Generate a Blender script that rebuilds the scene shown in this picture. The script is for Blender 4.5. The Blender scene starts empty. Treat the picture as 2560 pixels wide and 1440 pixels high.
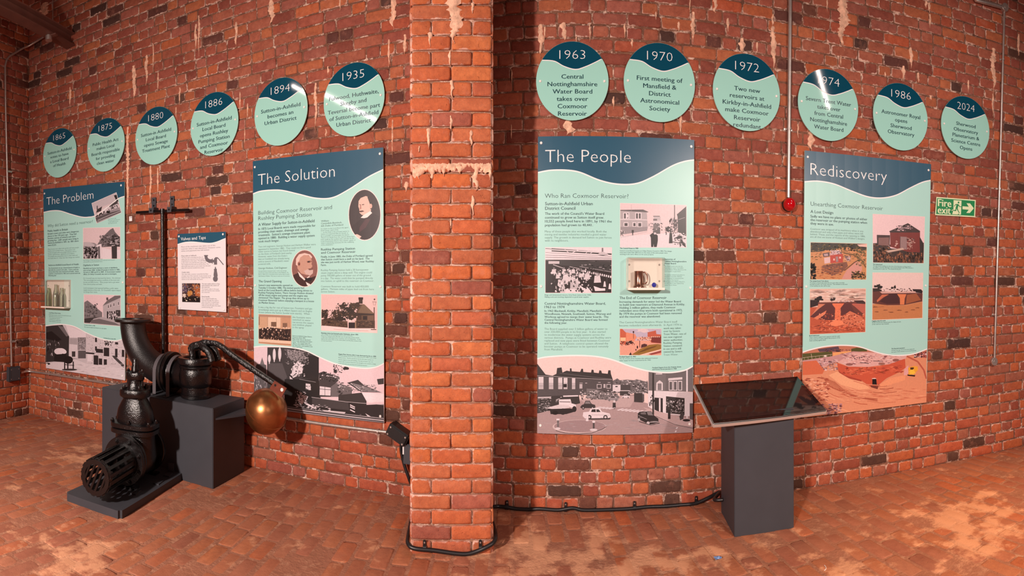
import bpy, bmesh, math, random
from math import sin, cos, pi, atan2, hypot, sqrt, exp
from mathutils import Vector, Matrix, noise

# ---------------------------------------------------------------- camera, light, exposure
SC = bpy.context.scene
COL = SC.collection
FX, FY, HOR, EYE = 1300.0, 1416.0, 708.0, 1.43      # px per radian, px per unit slope, horizon row, eye height
cam = bpy.data.cameras.new('camera')
cam.type = 'PANO'
cam.panorama_type = 'CENTRAL_CYLINDRICAL'
cam.central_cylindrical_radius = 1.0
cam.central_cylindrical_range_u_min = -1280 / FX
cam.central_cylindrical_range_u_max = 1280 / FX
cam.central_cylindrical_range_v_min = -(1440 - HOR) / FY
cam.central_cylindrical_range_v_max = HOR / FY
cam.clip_start = 0.05
co = bpy.data.objects.new('camera', cam)
COL.objects.link(co)
co.location = (0, 0, EYE)
co.rotation_euler = (pi / 2, 0, 0)
SC.camera = co

w = bpy.data.worlds.new('world')
SC.world = w
w.use_nodes = True
w.node_tree.nodes['Background'].inputs[0].default_value = (1.0, 0.72, 0.6, 1)
w.node_tree.nodes['Background'].inputs[1].default_value = 0.0

SC.view_settings.view_transform = 'Standard'
SC.view_settings.look = 'None'
SC.view_settings.gamma = 1.0
SC.view_settings.use_curve_mapping = False
SC.view_settings.exposure = 0.16
SC.cycles.max_bounces = 8
SC.cycles.diffuse_bounces = 4

def light(name, kind, loc, aim, power, color, size=0.2, size_y=None, spot=None, blend=0.6):
    l = bpy.data.lights.new(name, kind)
    l.energy = power
    l.color = color
    if kind == 'AREA':
        l.shape = 'RECTANGLE' if size_y else 'DISK'
        l.size = size
        if size_y: l.size_y = size_y
    else:
        l.shadow_soft_size = size
    if spot:
        l.spot_size = spot; l.spot_blend = blend
    o = bpy.data.objects.new(name, l)
    COL.objects.link(o)
    o.location = loc
    d = Vector(aim) - Vector(loc)
    o.rotation_euler = d.to_track_quat('-Z', 'Y').to_euler()
    return o
WARM = (1.0, 0.84, 0.76)
TUBES = [((-2.72, 2.35, 3.5), (-2.72, 0.85, 3.5)), ((2.36, 2.15, 3.5), (2.85, 0.62, 3.5))]
TUBE_GAIN = 50.0
light('floor_spot_light', 'SPOT', (3.5, 0.9, 3.0), (2.8, 1.7, 0), 300, (1.0, 0.60, 0.28), 0.05, spot=1.1, blend=0.9)
light('main_spot_light', 'SPOT', (-2.4, -1.6, 2.5), (-1.2, 3.4, 0.2), 1300, WARM, 0.12, spot=2.1, blend=1.0)
light('right_fill_light', 'SPOT', (2.4, -2.3, 3.0), (2.7, 3.2, 0.35), 600, WARM, 0.12, spot=1.45, blend=0.9)  # unseen fill added behind the camera to brighten the right wall

# ---------------------------------------------------------------- small helpers
def lin(c):
    return tuple(((v / 255) / 12.92 if v / 255 <= 0.04045 else ((v / 255 + 0.055) / 1.055) ** 2.4) for v in c)
def C4(r, g=None, b=None):
    if g is None: g = b = r
    return (*lin((r, g, b)), 1.0)
def tag(o, label=None, cat=None, group=None, kind=None):
    if label: o['label'] = label
    if cat: o['category'] = cat
    if group: o['group'] = group
    if kind: o['kind'] = kind
    return o
def empty(name, loc=(0, 0, 0), label=None, cat=None, group=None, kind=None):
    o = bpy.data.objects.new(name, None)
    COL.objects.link(o)
    o.location = loc
    o.empty_display_size = 0.1
    return tag(o, label, cat, group, kind)
def link(name, me, mat=None, parent=None, mw=None):
    o = bpy.data.objects.new(name, me)
    COL.objects.link(o)
    if mat is not None and not me.materials: me.materials.append(mat)
    if parent is not None:
        o.parent = parent
        pw = Matrix.Identity(4); q = parent
        while q is not None:
            pw = q.matrix_basis @ pw; q = q.parent
        o.matrix_basis = pw.inverted() @ (mw if mw is not None else Matrix.Identity(4))
    elif mw is not None:
        o.matrix_basis = mw
    return o
def smooth(me, ang=35):
    for p in me.polygons: p.use_smooth = True
    try: me.set_sharp_from_angle(angle=math.radians(ang))
    except Exception: pass
def bobj(name, bm, mat, parent=None, sm=None, mw=None):
    bmesh.ops.recalc_face_normals(bm, faces=bm.faces)
    me = bpy.data.meshes.new(name)
    bm.to_mesh(me); bm.free()
    if sm: smooth(me, sm)
    return link(name, me, mat, parent, mw)

# ---------------------------------------------------------------- the curved wall in plan
WC = [5.283014159912613, 0.1369009907601217, -0.5843485327958144, -0.026387874413831072,
      0.2327787029797755, 0.0651093674865121, -0.1136455171643522, -0.03967927576266276]
def rho_px(x):
    t = (x - 1280) / 1280
    return 708 / exp(sum(c * t ** k for k, c in enumerate(WC)))
_pts = []
for i in range(72, 2561, 4):
    a = (i - 1280) / FX
    r = rho_px(i)
    _pts.append(Vector((r * sin(a), r * cos(a))))
_d = (_pts[-1] - _pts[-2]).normalized()
for k in range(1, 26): _pts.append(_pts[-1] + _d * 0.06)
_S = [0.0]
for i in range(1, len(_pts)): _S.append(_S[-1] + (_pts[i] - _pts[i - 1]).length)
SMAX = _S[-1]
STEP = 0.01
_tab = []
j = 0
for k in range(int(SMAX / STEP) + 1):
    s = k * STEP
    while j < len(_S) - 2 and _S[j + 1] < s: j += 1
    f = (s - _S[j]) / (_S[j + 1] - _S[j])
    _tab.append(_pts[j].lerp(_pts[j + 1], f))
_tan = []
for k in range(len(_tab)):
    a = _tab[max(0, k - 6)]; b = _tab[min(len(_tab) - 1, k + 6)]
    _tan.append((b - a).normalized())
def W(s, z, o=0.0):
    """point of the curved wall: arc length s, height z, o metres in front of it"""
    k = s / STEP
    i = min(max(int(math.floor(k)), 0), len(_tab) - 2)
    f = k - i
    p = _tab[i] + (_tab[i + 1] - _tab[i]) * f
    t = _tan[i].lerp(_tan[i + 1], min(max(f, 0), 1))
    return Vector((p.x + t.y * o, p.y - t.x * o, z))
def Wt(s):
    i = min(max(int(s / STEP), 0), len(_tan) - 1)
    return _tan[i]
_azc = {}
def sz(px, py, o=0.0):
    """wall coordinates (s, z) of what the photograph shows at px, py when it stands o in front of the wall"""
    if o not in _azc:
        _azc[o] = [atan2(p.x, p.y) for p in (W(k * 0.02, 0, o) for k in range(int(SMAX / 0.02)))]
    T = _azc[o]
    a = (px - 1280) / FX
    lo, hi = 0, len(T) - 1
    if a <= T[0]: s = (a - T[0]) / (T[1] - T[0]) * 0.02
    elif a >= T[-1]: s = hi * 0.02
    else:
        while hi - lo > 1:
            m = (lo + hi) // 2
            if T[m] < a: lo = m
            else: hi = m
        s = (lo + (a - T[lo]) / (T[hi] - T[lo])) * 0.02
    p = W(s, 0, o)
    return s, EYE - (py - HOR) * hypot(p.x, p.y) / FY
def wp(px, py, o=0.0):
    s, z = sz(px, py, o)
    return W(s, z, o)
def fl(px, py, z=0.0):
    """point at height z seen at px, py (below the horizon for z < eye height)"""
    r = FY * (EYE - z) / (py - HOR)
    a = (px - 1280) / FX
    return Vector((r * sin(a), r * cos(a), z))
def onplane(px, py, p0, d):
    """point seen at px, py on the vertical plane through p0 with plan direction d"""
    a = (px - 1280) / FX
    v = Vector((sin(a), cos(a)))
    n = Vector((-d[1], d[0]))
    r = (p0[0] * n.x + p0[1] * n.y) / v.dot(n)
    return Vector((r * v.x, r * v.y, EYE - (py - HOR) * r / FY))

# ---------------------------------------------------------------- materials
def NM(name):
    m = bpy.data.materials.new(name)
    m.use_nodes = True
    nt = m.node_tree
    return m, nt, nt.nodes['Principled BSDF']
def nd(nt, t, **kw):
    n = nt.nodes.new(t)
    for k, v in kw.items():
        if k in n.inputs: n.inputs[k].default_value = v
        else: setattr(n, k, v)
    return n
def mixc(nt, fac, a, b, mode='MIX'):
    n = nt.nodes.new('ShaderNodeMix')
    n.data_type = 'RGBA'; n.blend_type = mode
    for idx, v in ((0, fac), (6, a), (7, b)):
        if hasattr(v, 'is_linked') or hasattr(v, 'links'): nt.links.new(v, n.inputs[idx])
        else: n.inputs[idx].default_value = v
    return n.outputs[2]
def ramp(nt, src, a, b, lo=0.0, hi=1.0):
    n = nd(nt, 'ShaderNodeMapRange')
    n.inputs[1].default_value = a; n.inputs[2].default_value = b
    n.inputs[3].default_value = lo; n.inputs[4].default_value = hi
    nt.links.new(src, n.inputs[0])
    return n.outputs[0]
def noi(nt, vec, scale, detail=3.0, rough=0.55, out=0):
    n = nd(nt, 'ShaderNodeTexNoise')
    n.inputs['Scale'].default_value = scale; n.inputs['Detail'].default_value = detail; n.inputs['Roughness'].default_value = rough
    if vec is not None: nt.links.new(vec, n.inputs['Vector'])
    return n.outputs[out]
def math_(nt, op, a, b=None):
    n = nd(nt, 'ShaderNodeMath'); n.operation = op
    for i, v in enumerate((a, b)):
        if v is None: continue
        if hasattr(v, 'links'): nt.links.new(v, n.inputs[i])
        else: n.inputs[i].default_value = v
    return n.outputs[0]
def bump(nt, b, h, strength, dist):
    n = nd(nt, 'ShaderNodeBump')
    n.inputs['Strength'].default_value = strength; n.inputs['Distance'].default_value = dist
    nt.links.new(h, n.inputs['Height']); nt.links.new(n.outputs[0], b.inputs['Normal'])
def flat(name, rgb, rough=0.5, metal=0.0, spec=0.5, var=0.0, vs=6.0, bmp=0.0, bs=60.0, bd=0.002, coat=0.0):
    m, nt, b = NM(name)
    b.inputs['Base Color'].default_value = C4(*rgb)
    b.inputs['Roughness'].default_value = rough
    b.inputs['Metallic'].default_value = metal
    b.inputs['Specular IOR Level'].default_value = spec
    if coat: b.inputs['Coat Weight'].default_value = coat; b.inputs['Coat Roughness'].default_value = 0.08
    g = nd(nt, 'ShaderNodeNewGeometry').outputs['Position']
    if var:
        c = C4(*rgb)
        f = ramp(nt, noi(nt, g, vs, 4), 0.3, 0.7)
        nt.links.new(mixc(nt, f, tuple(v * (1 - var) for v in c[:3]) + (1,), tuple(min(1, v * (1 + var)) for v in c[:3]) + (1,)), b.inputs['Base Color'])
    if bmp: bump(nt, b, noi(nt, g, bs, 4), bmp, bd)
    return m

def brick_material(name, lime=0.55, dirt=0.25, pits=1.0):
    m, nt, b = NM(name)
    pos = nd(nt, 'ShaderNodeNewGeometry').outputs['Position']
    col = nd(nt, 'ShaderNodeAttribute', attribute_name='tone').outputs['Color']
    edge = nd(nt, 'ShaderNodeAttribute', attribute_name='edge').outputs['Fac']
    big = noi(nt, pos, 3.0, 4)
    mid = noi(nt, pos, 22.0, 5, 0.65)
    fine = noi(nt, pos, 130.0, 4, 0.7)
    c = mixc(nt, ramp(nt, mid, 0.35, 0.75, 0.0, 0.75), col, mixc(nt, 1.0, col, (0.55, 0.42, 0.42, 1), 'MULTIPLY'))
    c = mixc(nt, ramp(nt, fine, 0.42, 0.72, 0.0, 0.5), c, mixc(nt, 1.0, c, (1.45, 1.25, 1.1, 1), 'MULTIPLY'))
    c = mixc(nt, ramp(nt, noi(nt, pos, 9.0, 5, 0.7), 0.56, 0.72, 0.0, dirt), c, C4(196, 130, 108))
    # lime bloom gathers at the arrises
    e = math_(nt, 'ADD', edge, ramp(nt, mid, 0.3, 0.7, -0.7, 0.6))
    e = math_(nt, 'MULTIPLY', ramp(nt, e, 0.55, 1.0), ramp(nt, big, 0.40, 0.60, 0.15, 1.0))
    c = mixc(nt, math_(nt, 'MULTIPLY', e, lime), c, C4(240, 206, 190))
    nt.links.new(c, b.inputs['Base Color'])
    b.inputs['Roughness'].default_value = 0.75
    b.inputs['Specular IOR Level'].default_value = 0.3
    h = math_(nt, 'ADD', mid, math_(nt, 'MULTIPLY', fine, 0.5))
    h = math_(nt, 'SUBTRACT', h, math_(nt, 'MULTIPLY', ramp(nt, noi(nt, pos, 60.0, 2), 0.68, 0.76), 0.8 * pits))
    bump(nt, b, h, 0.9, 0.0035)
    return m
def mortar_material(name, a, bcol, limec, lim=0.5):
    m, nt, b = NM(name)
    pos = nd(nt, 'ShaderNodeNewGeometry').outputs['Position']
    n1 = noi(nt, pos, 5.0, 5, 0.7); n2 = noi(nt, pos, 40.0, 5, 0.7)
    c = mixc(nt, ramp(nt, n1, 0.35, 0.65), C4(*a), C4(*bcol))
    c = mixc(nt, math_(nt, 'MULTIPLY', ramp(nt, noi(nt, pos, 14.0, 6, 0.75), 0.52, 0.62), lim), c, C4(*limec))
    c = mixc(nt, ramp(nt, n2, 0.3, 0.8, 0.0, 0.35), c, C4(60, 35, 28))
    nt.links.new(c, b.inputs['Base Color'])
    b.inputs['Roughness'].default_value = 0.9
    bump(nt, b, math_(nt, 'ADD', n2, noi(nt, pos, 12.0)), 1.0, 0.008)
    return m
M_BRICK = brick_material('wall_brick', 0.85, 0.3)
def floor_overlay(m, base=0.15):
    """ground-in dust and trodden lime that run over bricks and joints alike"""
    nt = m.node_tree; b = nt.nodes['Principled BSDF']
    pos = nd(nt, 'ShaderNodeNewGeometry').outputs['Position']
    src = b.inputs['Base Color'].links[0].from_socket
    c = mixc(nt, ramp(nt, noi(nt, pos, 2.2, 6, 0.7), 0.36, 0.62, base, 0.75), src, C4(170, 108, 82))
    d = None
    for x, y, r in ((0.35, 2.75, 0.75), (0.9, 2.55, 0.6), (-2.2, 2.0, 0.45), (2.6, 2.1, 0.7), (-3.4, 3.2, 0.5), (0.05, 3.1, 0.4), (1.6, 2.2, .4)):
        v = nd(nt, 'ShaderNodeVectorMath', operation='DISTANCE'); nt.links.new(pos, v.inputs[0]); v.inputs[1].default_value = (x, y, 0)
        o = ramp(nt, v.outputs['Value'], r * 0.3, r, 1.0, 0.0)
        d = o if d is None else math_(nt, 'MAXIMUM', d, o)
    k = math_(nt, 'ADD', noi(nt, pos, 4.5, 7, 0.62), math_(nt, 'MULTIPLY', d, 0.17))
    c = mixc(nt, ramp(nt, k, 0.60, 0.69, 0.0, 0.8), c, C4(222, 160, 122))
    nt.links.new(c, b.inputs['Base Color'])
    return m
M_FBRICK = floor_overlay(brick_material('floor_brick', 0.2, 0.0, 0.4))
M_MORTAR = mortar_material('lime_mortar', (138, 92, 70), (104, 66, 50), (236, 200, 180), 0.9)
M_FMORTAR = mortar_material('floor_joint', (166, 110, 80), (140, 90, 66), (218, 170, 136), 0.7)
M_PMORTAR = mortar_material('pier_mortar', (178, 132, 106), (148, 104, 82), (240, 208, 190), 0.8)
floor_overlay(M_FMORTAR, 0.35)
M_LIME = flat('lime_deposit', (226, 178, 150), 0.85, var=0.3, vs=40, bmp=0.8, bs=90, bd=0.004)
M_MINT = flat('mint_print', (170, 219, 211), 0.32, spec=0.4)
M_TEAL = flat('teal_print', (36, 84, 108), 0.3, spec=0.45)
M_DMINT = flat('mint_acrylic', (160, 216, 204), 0.06, spec=0.55)
M_DTEAL = flat('teal_acrylic', (12, 70, 92), 0.06, spec=0.55)
M_WHITE = flat('white_print', (238, 236, 236), 0.35)
M_PALE = flat('pale_board', (226, 222, 226), 0.4)
M_INK = flat('dark_ink', (34, 62, 66), 0.5)
M_INK2 = flat('grey_ink', (92, 122, 116), 0.5)
M_INK3 = flat('grey_ink_on_white', (140, 134, 140), 0.5)
M_CAPW = flat('white_screw_cap', (240, 236, 232), 0.25, spec=0.6)
M_GREY = flat('charcoal_paint', (58, 59, 65), 0.55, var=0.06, bmp=0.15, bs=200, bd=0.0008)
M_BLACK = flat('glossy_black_paint', (17, 14, 15), 0.2, spec=0.6, bmp=0.9, bs=110, bd=0.003)
M_BLACK2 = flat('rough_black_paint', (22, 19, 20), 0.34, spec=0.6, bmp=1.0, bs=160, bd=0.002)
M_TAR = flat('black_lumpy_paint', (14, 12, 13), 0.24, spec=0.7, bmp=1.0, bs=75, bd=0.006)
M_PLAST = flat('black_plastic', (26, 25, 27), 0.4, bmp=0.1)
M_BOX = flat('grey_plastic', (62, 64, 70), 0.5)
M_STEEL = flat('galvanised_steel', (196, 186, 180), 0.36, metal=0.75, var=0.12, vs=30)
M_STRAP = flat('grey_strap', (100, 96, 100), 0.45, metal=0.3)
M_SILVER = flat('silver_bezel', (214, 208, 204), 0.3, metal=0.6)
M_COPPER = flat('aged_copper', (170, 112, 70), 0.33, metal=0.9, var=0.35, vs=7, bmp=0.25, bs=14, bd=0.004)
M_RUST = flat('rusty_copper_plate', (118, 58, 40), 0.6, metal=0.4, var=0.2, vs=30)
M_BEAM = flat('red_brown_beam_paint', (112, 74, 64), 0.6, var=0.15, bmp=0.3)
M_CEIL = flat('rough_concrete_ceiling', (120, 92, 80), 0.9, var=0.2, bmp=0.5, bs=20)
M_SCREEN = flat('dark_glass_screen', (10, 9, 10), 0.03, spec=0.6)
M_GREEN = flat('sign_green', (0, 132, 72), 0.4)
M_SIGNW = flat('sign_luminous_cream', (222, 232, 190), 0.4)
M_DARK = flat('dark_void', (12, 9, 9), 0.8)
def glass_material(name, tint, rough=0.02, alpha=0.25, milk=0.0):
    m, nt, b = NM(name)
    tr = nd(nt, 'ShaderNodeBsdfTransparent'); tr.inputs[0].default_value = tint
    gl = nd(nt, 'ShaderNodeBsdfGlossy'); gl.inputs['Roughness'].default_value = rough
    lw = nd(nt, 'ShaderNodeLayerWeight'); lw.inputs[0].default_value = alpha
    mx = nd(nt, 'ShaderNodeMixShader')
    nt.links.new(lw.outputs['Fresnel' if milk else 'Facing'], mx.inputs[0]); nt.links.new(tr.outputs[0], mx.inputs[1]); nt.links.new(gl.outputs[0], mx.inputs[2])
    out = mx.outputs[0]
    if milk:
        df = nd(nt, 'ShaderNodeBsdfDiffuse'); df.inputs[0].default_value = tint
        m2 = nd(nt, 'ShaderNodeMixShader'); m2.inputs[0].default_value = milk
        nt.links.new(out, m2.inputs[1]); nt.links.new(df.outputs[0], m2.inputs[2]); out = m2.outputs[0]
    nt.links.new(out, nt.nodes['Material Output'].inputs[0])
    return m
M_ACRYL = glass_material('clear_acrylic', (0.97, 0.98, 0.97, 1), 0.02, 0.12)
M_BOTTLE = glass_material('pale_bottle_glass', (0.90, 0.93, 0.87, 1), 0.08, 0.25, 0.10)
M_BOTTLE2 = glass_material('green_bottle_glass', (0.76, 0.83, 0.70, 1), 0.08, 0.25, 0.12)
def red_lens():
    m, nt, b = NM('red_lens')
    b.inputs['Base Color'].default_value = (0.55, 0.005, 0.01, 1)
    b.inputs['Roughness'].default_value = 0.08
    b.inputs['Transmission Weight'].default_value = 0.15
    b.inputs['Coat Weight'].default_value = 0.5
    return m
M_RED = red_lens()
def print_material():
    m, nt, b = NM('photo_print')
    col = nd(nt, 'ShaderNodeAttribute', attribute_name='ink').outputs['Color']
    pos = nd(nt, 'ShaderNodeNewGeometry').outputs['Position']
    n = noi(nt, pos, 90.0, 6, 0.8)
    c = mixc(nt, ramp(nt, n, 0.3, 0.7, 0.0, 0.28), col, mixc(nt, 1.0, col, (0.42, 0.42, 0.42, 1), 'MULTIPLY'))
    nt.links.new(c, b.inputs['Base Color'])
    b.inputs['Roughness'].default_value = 0.35
    return m
M_PHOTO = print_material()
def emit(name, rgb, s):
    m, nt, b = NM(name)
    b.inputs['Base Color'].default_value = (0.8, 0.8, 0.8, 1)
    b.inputs['Emission Color'].default_value = (*rgb, 1)
    b.inputs['Emission Strength'].default_value = s
    return m
M_TUBE = emit('tube_lamp_glow', WARM, TUBE_GAIN)
M_SPOTGLOW = emit('spot_lamp_glow', (1.0, 0.7, 0.45), 6)

# ---------------------------------------------------------------- bricks
R = random.Random(7)
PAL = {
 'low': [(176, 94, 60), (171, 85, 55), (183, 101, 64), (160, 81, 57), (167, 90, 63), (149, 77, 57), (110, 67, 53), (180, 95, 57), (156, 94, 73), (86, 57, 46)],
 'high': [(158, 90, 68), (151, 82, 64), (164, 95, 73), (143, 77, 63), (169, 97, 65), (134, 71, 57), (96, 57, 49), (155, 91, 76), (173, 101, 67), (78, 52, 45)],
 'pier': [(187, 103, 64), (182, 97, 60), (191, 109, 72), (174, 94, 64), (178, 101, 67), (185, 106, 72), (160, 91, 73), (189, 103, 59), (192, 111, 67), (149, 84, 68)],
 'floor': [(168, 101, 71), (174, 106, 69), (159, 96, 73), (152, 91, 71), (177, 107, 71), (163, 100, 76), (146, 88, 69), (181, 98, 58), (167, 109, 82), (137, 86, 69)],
}
PW = [16, 15, 13, 12, 11, 9, 4, 11, 6, 3]
VAR = {}
def brick_variant(pal, tone, head, shape):
    """front face with worn corners, arris ring, chamfer and skirt; unit size in x and z, depth in metres along y"""
    rr = random.Random(hash((tone, head, shape)) % 9973 + 31 * shape)
    cx, cz = (0.12, 0.13) if head else (0.055, 0.12)
    def ring(sx, sz, kx, y, jit):
        pts = []
        for (qx, qz) in ((1, 1), (-1, 1), (-1, -1), (1, -1)):
            j = [rr.uniform(-jit, jit) for _ in range(4)]
            c = (cx * kx[0] * (1 + rr.uniform(-0.5, 0.7)), cz * kx[0] * (1 + rr.uniform(-0.5, 0.7)))
            a = (qx * (sx - c[0]) , qz * sz * (1 + j[0])); b = (qx * sx * (1 + j[1] * 0.5), qz * (sz - c[1]))
            pts += [b, a] if (qx * qz) > 0 else [a, b]
        return [(p[0], y, p[1]) for p in pts]
    ex, ez = (0.045, 0.075) if head else (0.022, 0.075)
    r0 = ring(0.5, 0.5, (0.35,), 0.012, 0.0)
    r1 = ring(0.5, 0.5, (0.6,), -0.004, 0.03)
    r2 = ring(0.5 - ex * 0.7, 0.5 - ez * 0.7, (0.8,), -0.0085, 0.03)
    r3 = ring(0.5 - ex * 2.2, 0.5 - ez * 2.2, (0.8,), -0.0105 + rr.uniform(-0.001, 0.001), 0.03)
    v = r0 + r1 + r2 + r3
    f = []
    for k in range(3):
        for i in range(8):
            a = k * 8 + i; b = k * 8 + (i + 1) % 8
            f.append((a, b, b + 8, a + 8))
    f.append(tuple(range(24, 32)))
    me = bpy.data.meshes.new('brick')
    me.from_pydata(v, [], f)
    bm = bmesh.new(); bm.from_mesh(me); bmesh.ops.recalc_face_normals(bm, faces=bm.faces)
    # the open back must not flip the shell: front face must look to -y
    bm.faces.ensure_lookup_table()
    if bm.faces[-1].normal.y > 0: bmesh.ops.reverse_faces(bm, faces=bm.faces)
    bm.to_mesh(me); bm.free()
    smooth(me, 50)
    me.color_attributes.new('tone', 'FLOAT_COLOR', 'POINT')
    me.attributes.new('edge', 'FLOAT', 'POINT')
    a = me.attributes['tone']; e = me.attributes['edge']
    c = lin(PAL[pal][tone]); k = 1 + rr.uniform(-0.12, 0.12)
    a.data.foreach_set('color', [x for _ in range(32) for x in (c[0] * k, c[1] * k, c[2] * k, 1.0)])
    e.data.foreach_set('value', [1.0] * 16 + [0.55] * 8 + [0.0] * 8)
    return me
def variant(pal, head, rr, tone=None):
    t = tone if tone is not None else rr.choices(range(10), PW)[0]
    key = (pal, t, head, rr.randrange(3))
    if key not in VAR: VAR[key] = brick_variant(*key)
    return VAR[key]
def place_bricks(parent, items, mat, stuffname, limit=300):
    """items: (score, matrix, mesh); the highest scores become parts, the rest one mesh"""
    items.sort(key=lambda t: -t[0])
    for me in {id(t[2]): t[2] for t in items}.values():
        if not me.materials: me.materials.append(mat)
    inv = Matrix.Translation(-parent.location)
    for sc_, mw, me in items[:limit]:
        o = bpy.data.objects.new('brick', me)
        COL.objects.link(o)
        o.parent = parent
        o.matrix_basis = inv @ mw
    rest = items[limit:]
    if not rest: return
    V, F, T, E_ = [], [], [], []
    for sc_, mw, me in rest:
        b = len(V)
        V += [tuple(mw @ v.co) for v in me.vertices]
        F += [tuple(i + b for i in p.vertices) for p in me.polygons]
        c = me.color_attributes['tone'].data
        cc = tuple(c[0].color)
        T += cc * 32
        E_ += [1.0] * 16 + [0.55] * 8 + [0.0] * 8
    me = bpy.data.meshes.new(stuffname)
    me.from_pydata(V, [], F)
    smooth(me, 50)
    a = me.color_attributes.new('tone', 'FLOAT_COLOR', 'POINT'); a.data.foreach_set('color', T)
    e = me.attributes.new('edge', 'FLOAT', 'POINT'); e.data.foreach_set('value', E_)
    me.materials.append(mat)
    o = link(stuffname, me, None, parent)
    o['kind'] = 'stuff'

def brick_matrix(p, tx, ty, L, H, tilt=0.0, out=0.0):
    """p centre of the front plane, (tx, ty) plan tangent, brick front looks to the room side"""
    t = Vector((tx, ty, 0)); n = Vector((-ty, tx, 0))     # local +y goes into the wall
    M = Matrix(((t.x, n.x, 0, p.x - n.x * out), (t.y, n.y, 0, p.y - n.y * out), (0, 0, 1, p.z), (0, 0, 0, 1)))
    return M @ Matrix.Rotation(tilt, 4, 'Y') @ Matrix.Diagonal((L, 1, H, 1))

def lay_wall(F, T, s0, s1, z0, z1, pitch, pal_of, seed, vis, header_rows=True, skip=None):
    """courses of stretchers and headers between s0 and s1; F(s, z) gives the point, T(s) the tangent"""
    rr = random.Random(seed)
    out = []
    n = int((z1 - z0) / pitch)
    for r in range(n):
        z = z0 + (r + 0.5) * pitch
        head_row = (r % 2 == 0)
        s = s0 + (0.0 if head_row else rr.choice([0.055, 0.06])) - rr.uniform(0, 0.1)
        while s < s1:
            head = head_row if rr.random() > 0.12 else not head_row
            L = 0.118 if head else 0.238
            L *= rr.uniform(0.94, 1.04)
            a, b = max(s, s0), min(s + L, s1)
            s += L
            if b - a < 0.035: continue
            gap = rr.uniform(0.007, 0.014)
            hh = pitch - rr.uniform(0.008, 0.014)
            c = (a + b) / 2
            if skip and skip(c, z): continue
            wob = 0.006 * noise.noise(Vector((c * 1.7, z * 3, seed)))
            p = F(c, z + wob)
            t = T(c)
            me = variant(pal_of(c, z, rr), (b - a) < 0.17, rr)
            mw = brick_matrix(p, t.x, t.y, b - a - gap, hh, rr.uniform(-0.008, 0.008), rr.uniform(-0.002, 0.003))
            out.append((vis(p), mw, me))
    return out
# ---------------------------------------------------------------- setting: floor, walls, pier, ceiling
def px_of(p):
    """where a point falls in the picture and how far away it is"""
    r = hypot(p.x, p.y)
    return 1280 + FX * atan2(p.x, p.y), HOR + FY * (EYE - p.z) / r, r
PIER_A = (1129 - 1280) / FX
PIER_R = 3.0
def vis_wall(p):
    x, y, r = px_of(p)
    if not (-20 < x < 2580 and -20 < y < 1460) or 1036 < x < 1222: return -r
    return 10 / r
ZTOP = 4.95
def strip_mesh(name, fn, ss, zz, mat, parent):
    V = [tuple(fn(s, z)) for z in zz for s in ss]
    n = len(ss)
    F = [(j * n + i, j * n + i + 1, (j + 1) * n + i + 1, (j + 1) * n + i) for j in range(len(zz) - 1) for i in range(n - 1)]
    me = bpy.data.meshes.new(name)
    me.from_pydata(V, [], F)
    for p in me.polygons: p.use_smooth = True
    return link(name, me, mat, parent)
S_PIER = sz(1129, 700)[0]
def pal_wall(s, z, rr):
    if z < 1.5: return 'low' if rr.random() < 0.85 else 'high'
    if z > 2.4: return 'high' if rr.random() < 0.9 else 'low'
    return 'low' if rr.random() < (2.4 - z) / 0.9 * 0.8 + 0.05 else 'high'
PITCH = 0.0825
def steps(a, b, d):
    n = max(1, int(round((b - a) / d)))
    return [a + (b - a) * i / n for i in range(n + 1)]
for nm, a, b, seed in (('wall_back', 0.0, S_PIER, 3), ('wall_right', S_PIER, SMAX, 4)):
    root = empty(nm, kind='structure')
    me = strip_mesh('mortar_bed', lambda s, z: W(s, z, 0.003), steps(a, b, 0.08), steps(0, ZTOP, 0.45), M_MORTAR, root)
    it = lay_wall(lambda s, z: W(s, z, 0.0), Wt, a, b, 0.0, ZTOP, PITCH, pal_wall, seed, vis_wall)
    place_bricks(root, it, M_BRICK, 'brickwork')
# the return wall at the left end
CX, CY = _pts[0].x, _pts[0].y
root = empty('wall_left', kind='structure')
TL = Vector((-0.055, 1.0)).normalized()     # along the wall towards the corner
LLEN = 7.0
def WL(s, z, o=0.0):
    """return wall: s metres from its far front end towards the corner"""
    q = Vector((CX, CY)) - TL * (LLEN - s)
    return Vector((q.x + TL.y * o, q.y - TL.x * o, z))
strip_mesh('mortar_bed', lambda s, z: WL(s, z, 0.003), steps(0, LLEN, 0.5), steps(0, ZTOP, 0.5), M_MORTAR, root)
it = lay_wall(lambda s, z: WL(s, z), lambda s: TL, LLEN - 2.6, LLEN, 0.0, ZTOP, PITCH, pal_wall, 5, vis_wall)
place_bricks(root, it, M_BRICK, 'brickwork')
# pier in the middle
pc = Vector((PIER_R * sin(PIER_A), PIER_R * cos(PIER_A)))
pd = pc.normalized(); pt = Vector((pd.y, -pd.x))      # pt points to the right
PW2 = 0.2335
root = empty('wall_pier', (pc.x, pc.y, 0), kind='structure')
tag(root, 'tall square brick pier standing in front of the curved wall')
bm = bmesh.new()
back = 0.80
cs = [pc - pt * (PW2 - .006) + pd * 0.006, pc + pt * (PW2 - .006) + pd * 0.006, pc + pt * (PW2 - .006) + pd * back, pc - pt * (PW2 - .006) + pd * back]
lo = [bm.verts.new((c.x, c.y, 0)) for c in cs]; hi = [bm.verts.new((c.x, c.y, ZTOP)) for c in cs]
for i in range(4): bm.faces.new((lo[i], lo[(i + 1) % 4], hi[(i + 1) % 4], hi[i]))
bm.faces.new(hi)
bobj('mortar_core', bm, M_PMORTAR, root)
PP = 0.081
rr = random.Random(12)
items = []
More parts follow.
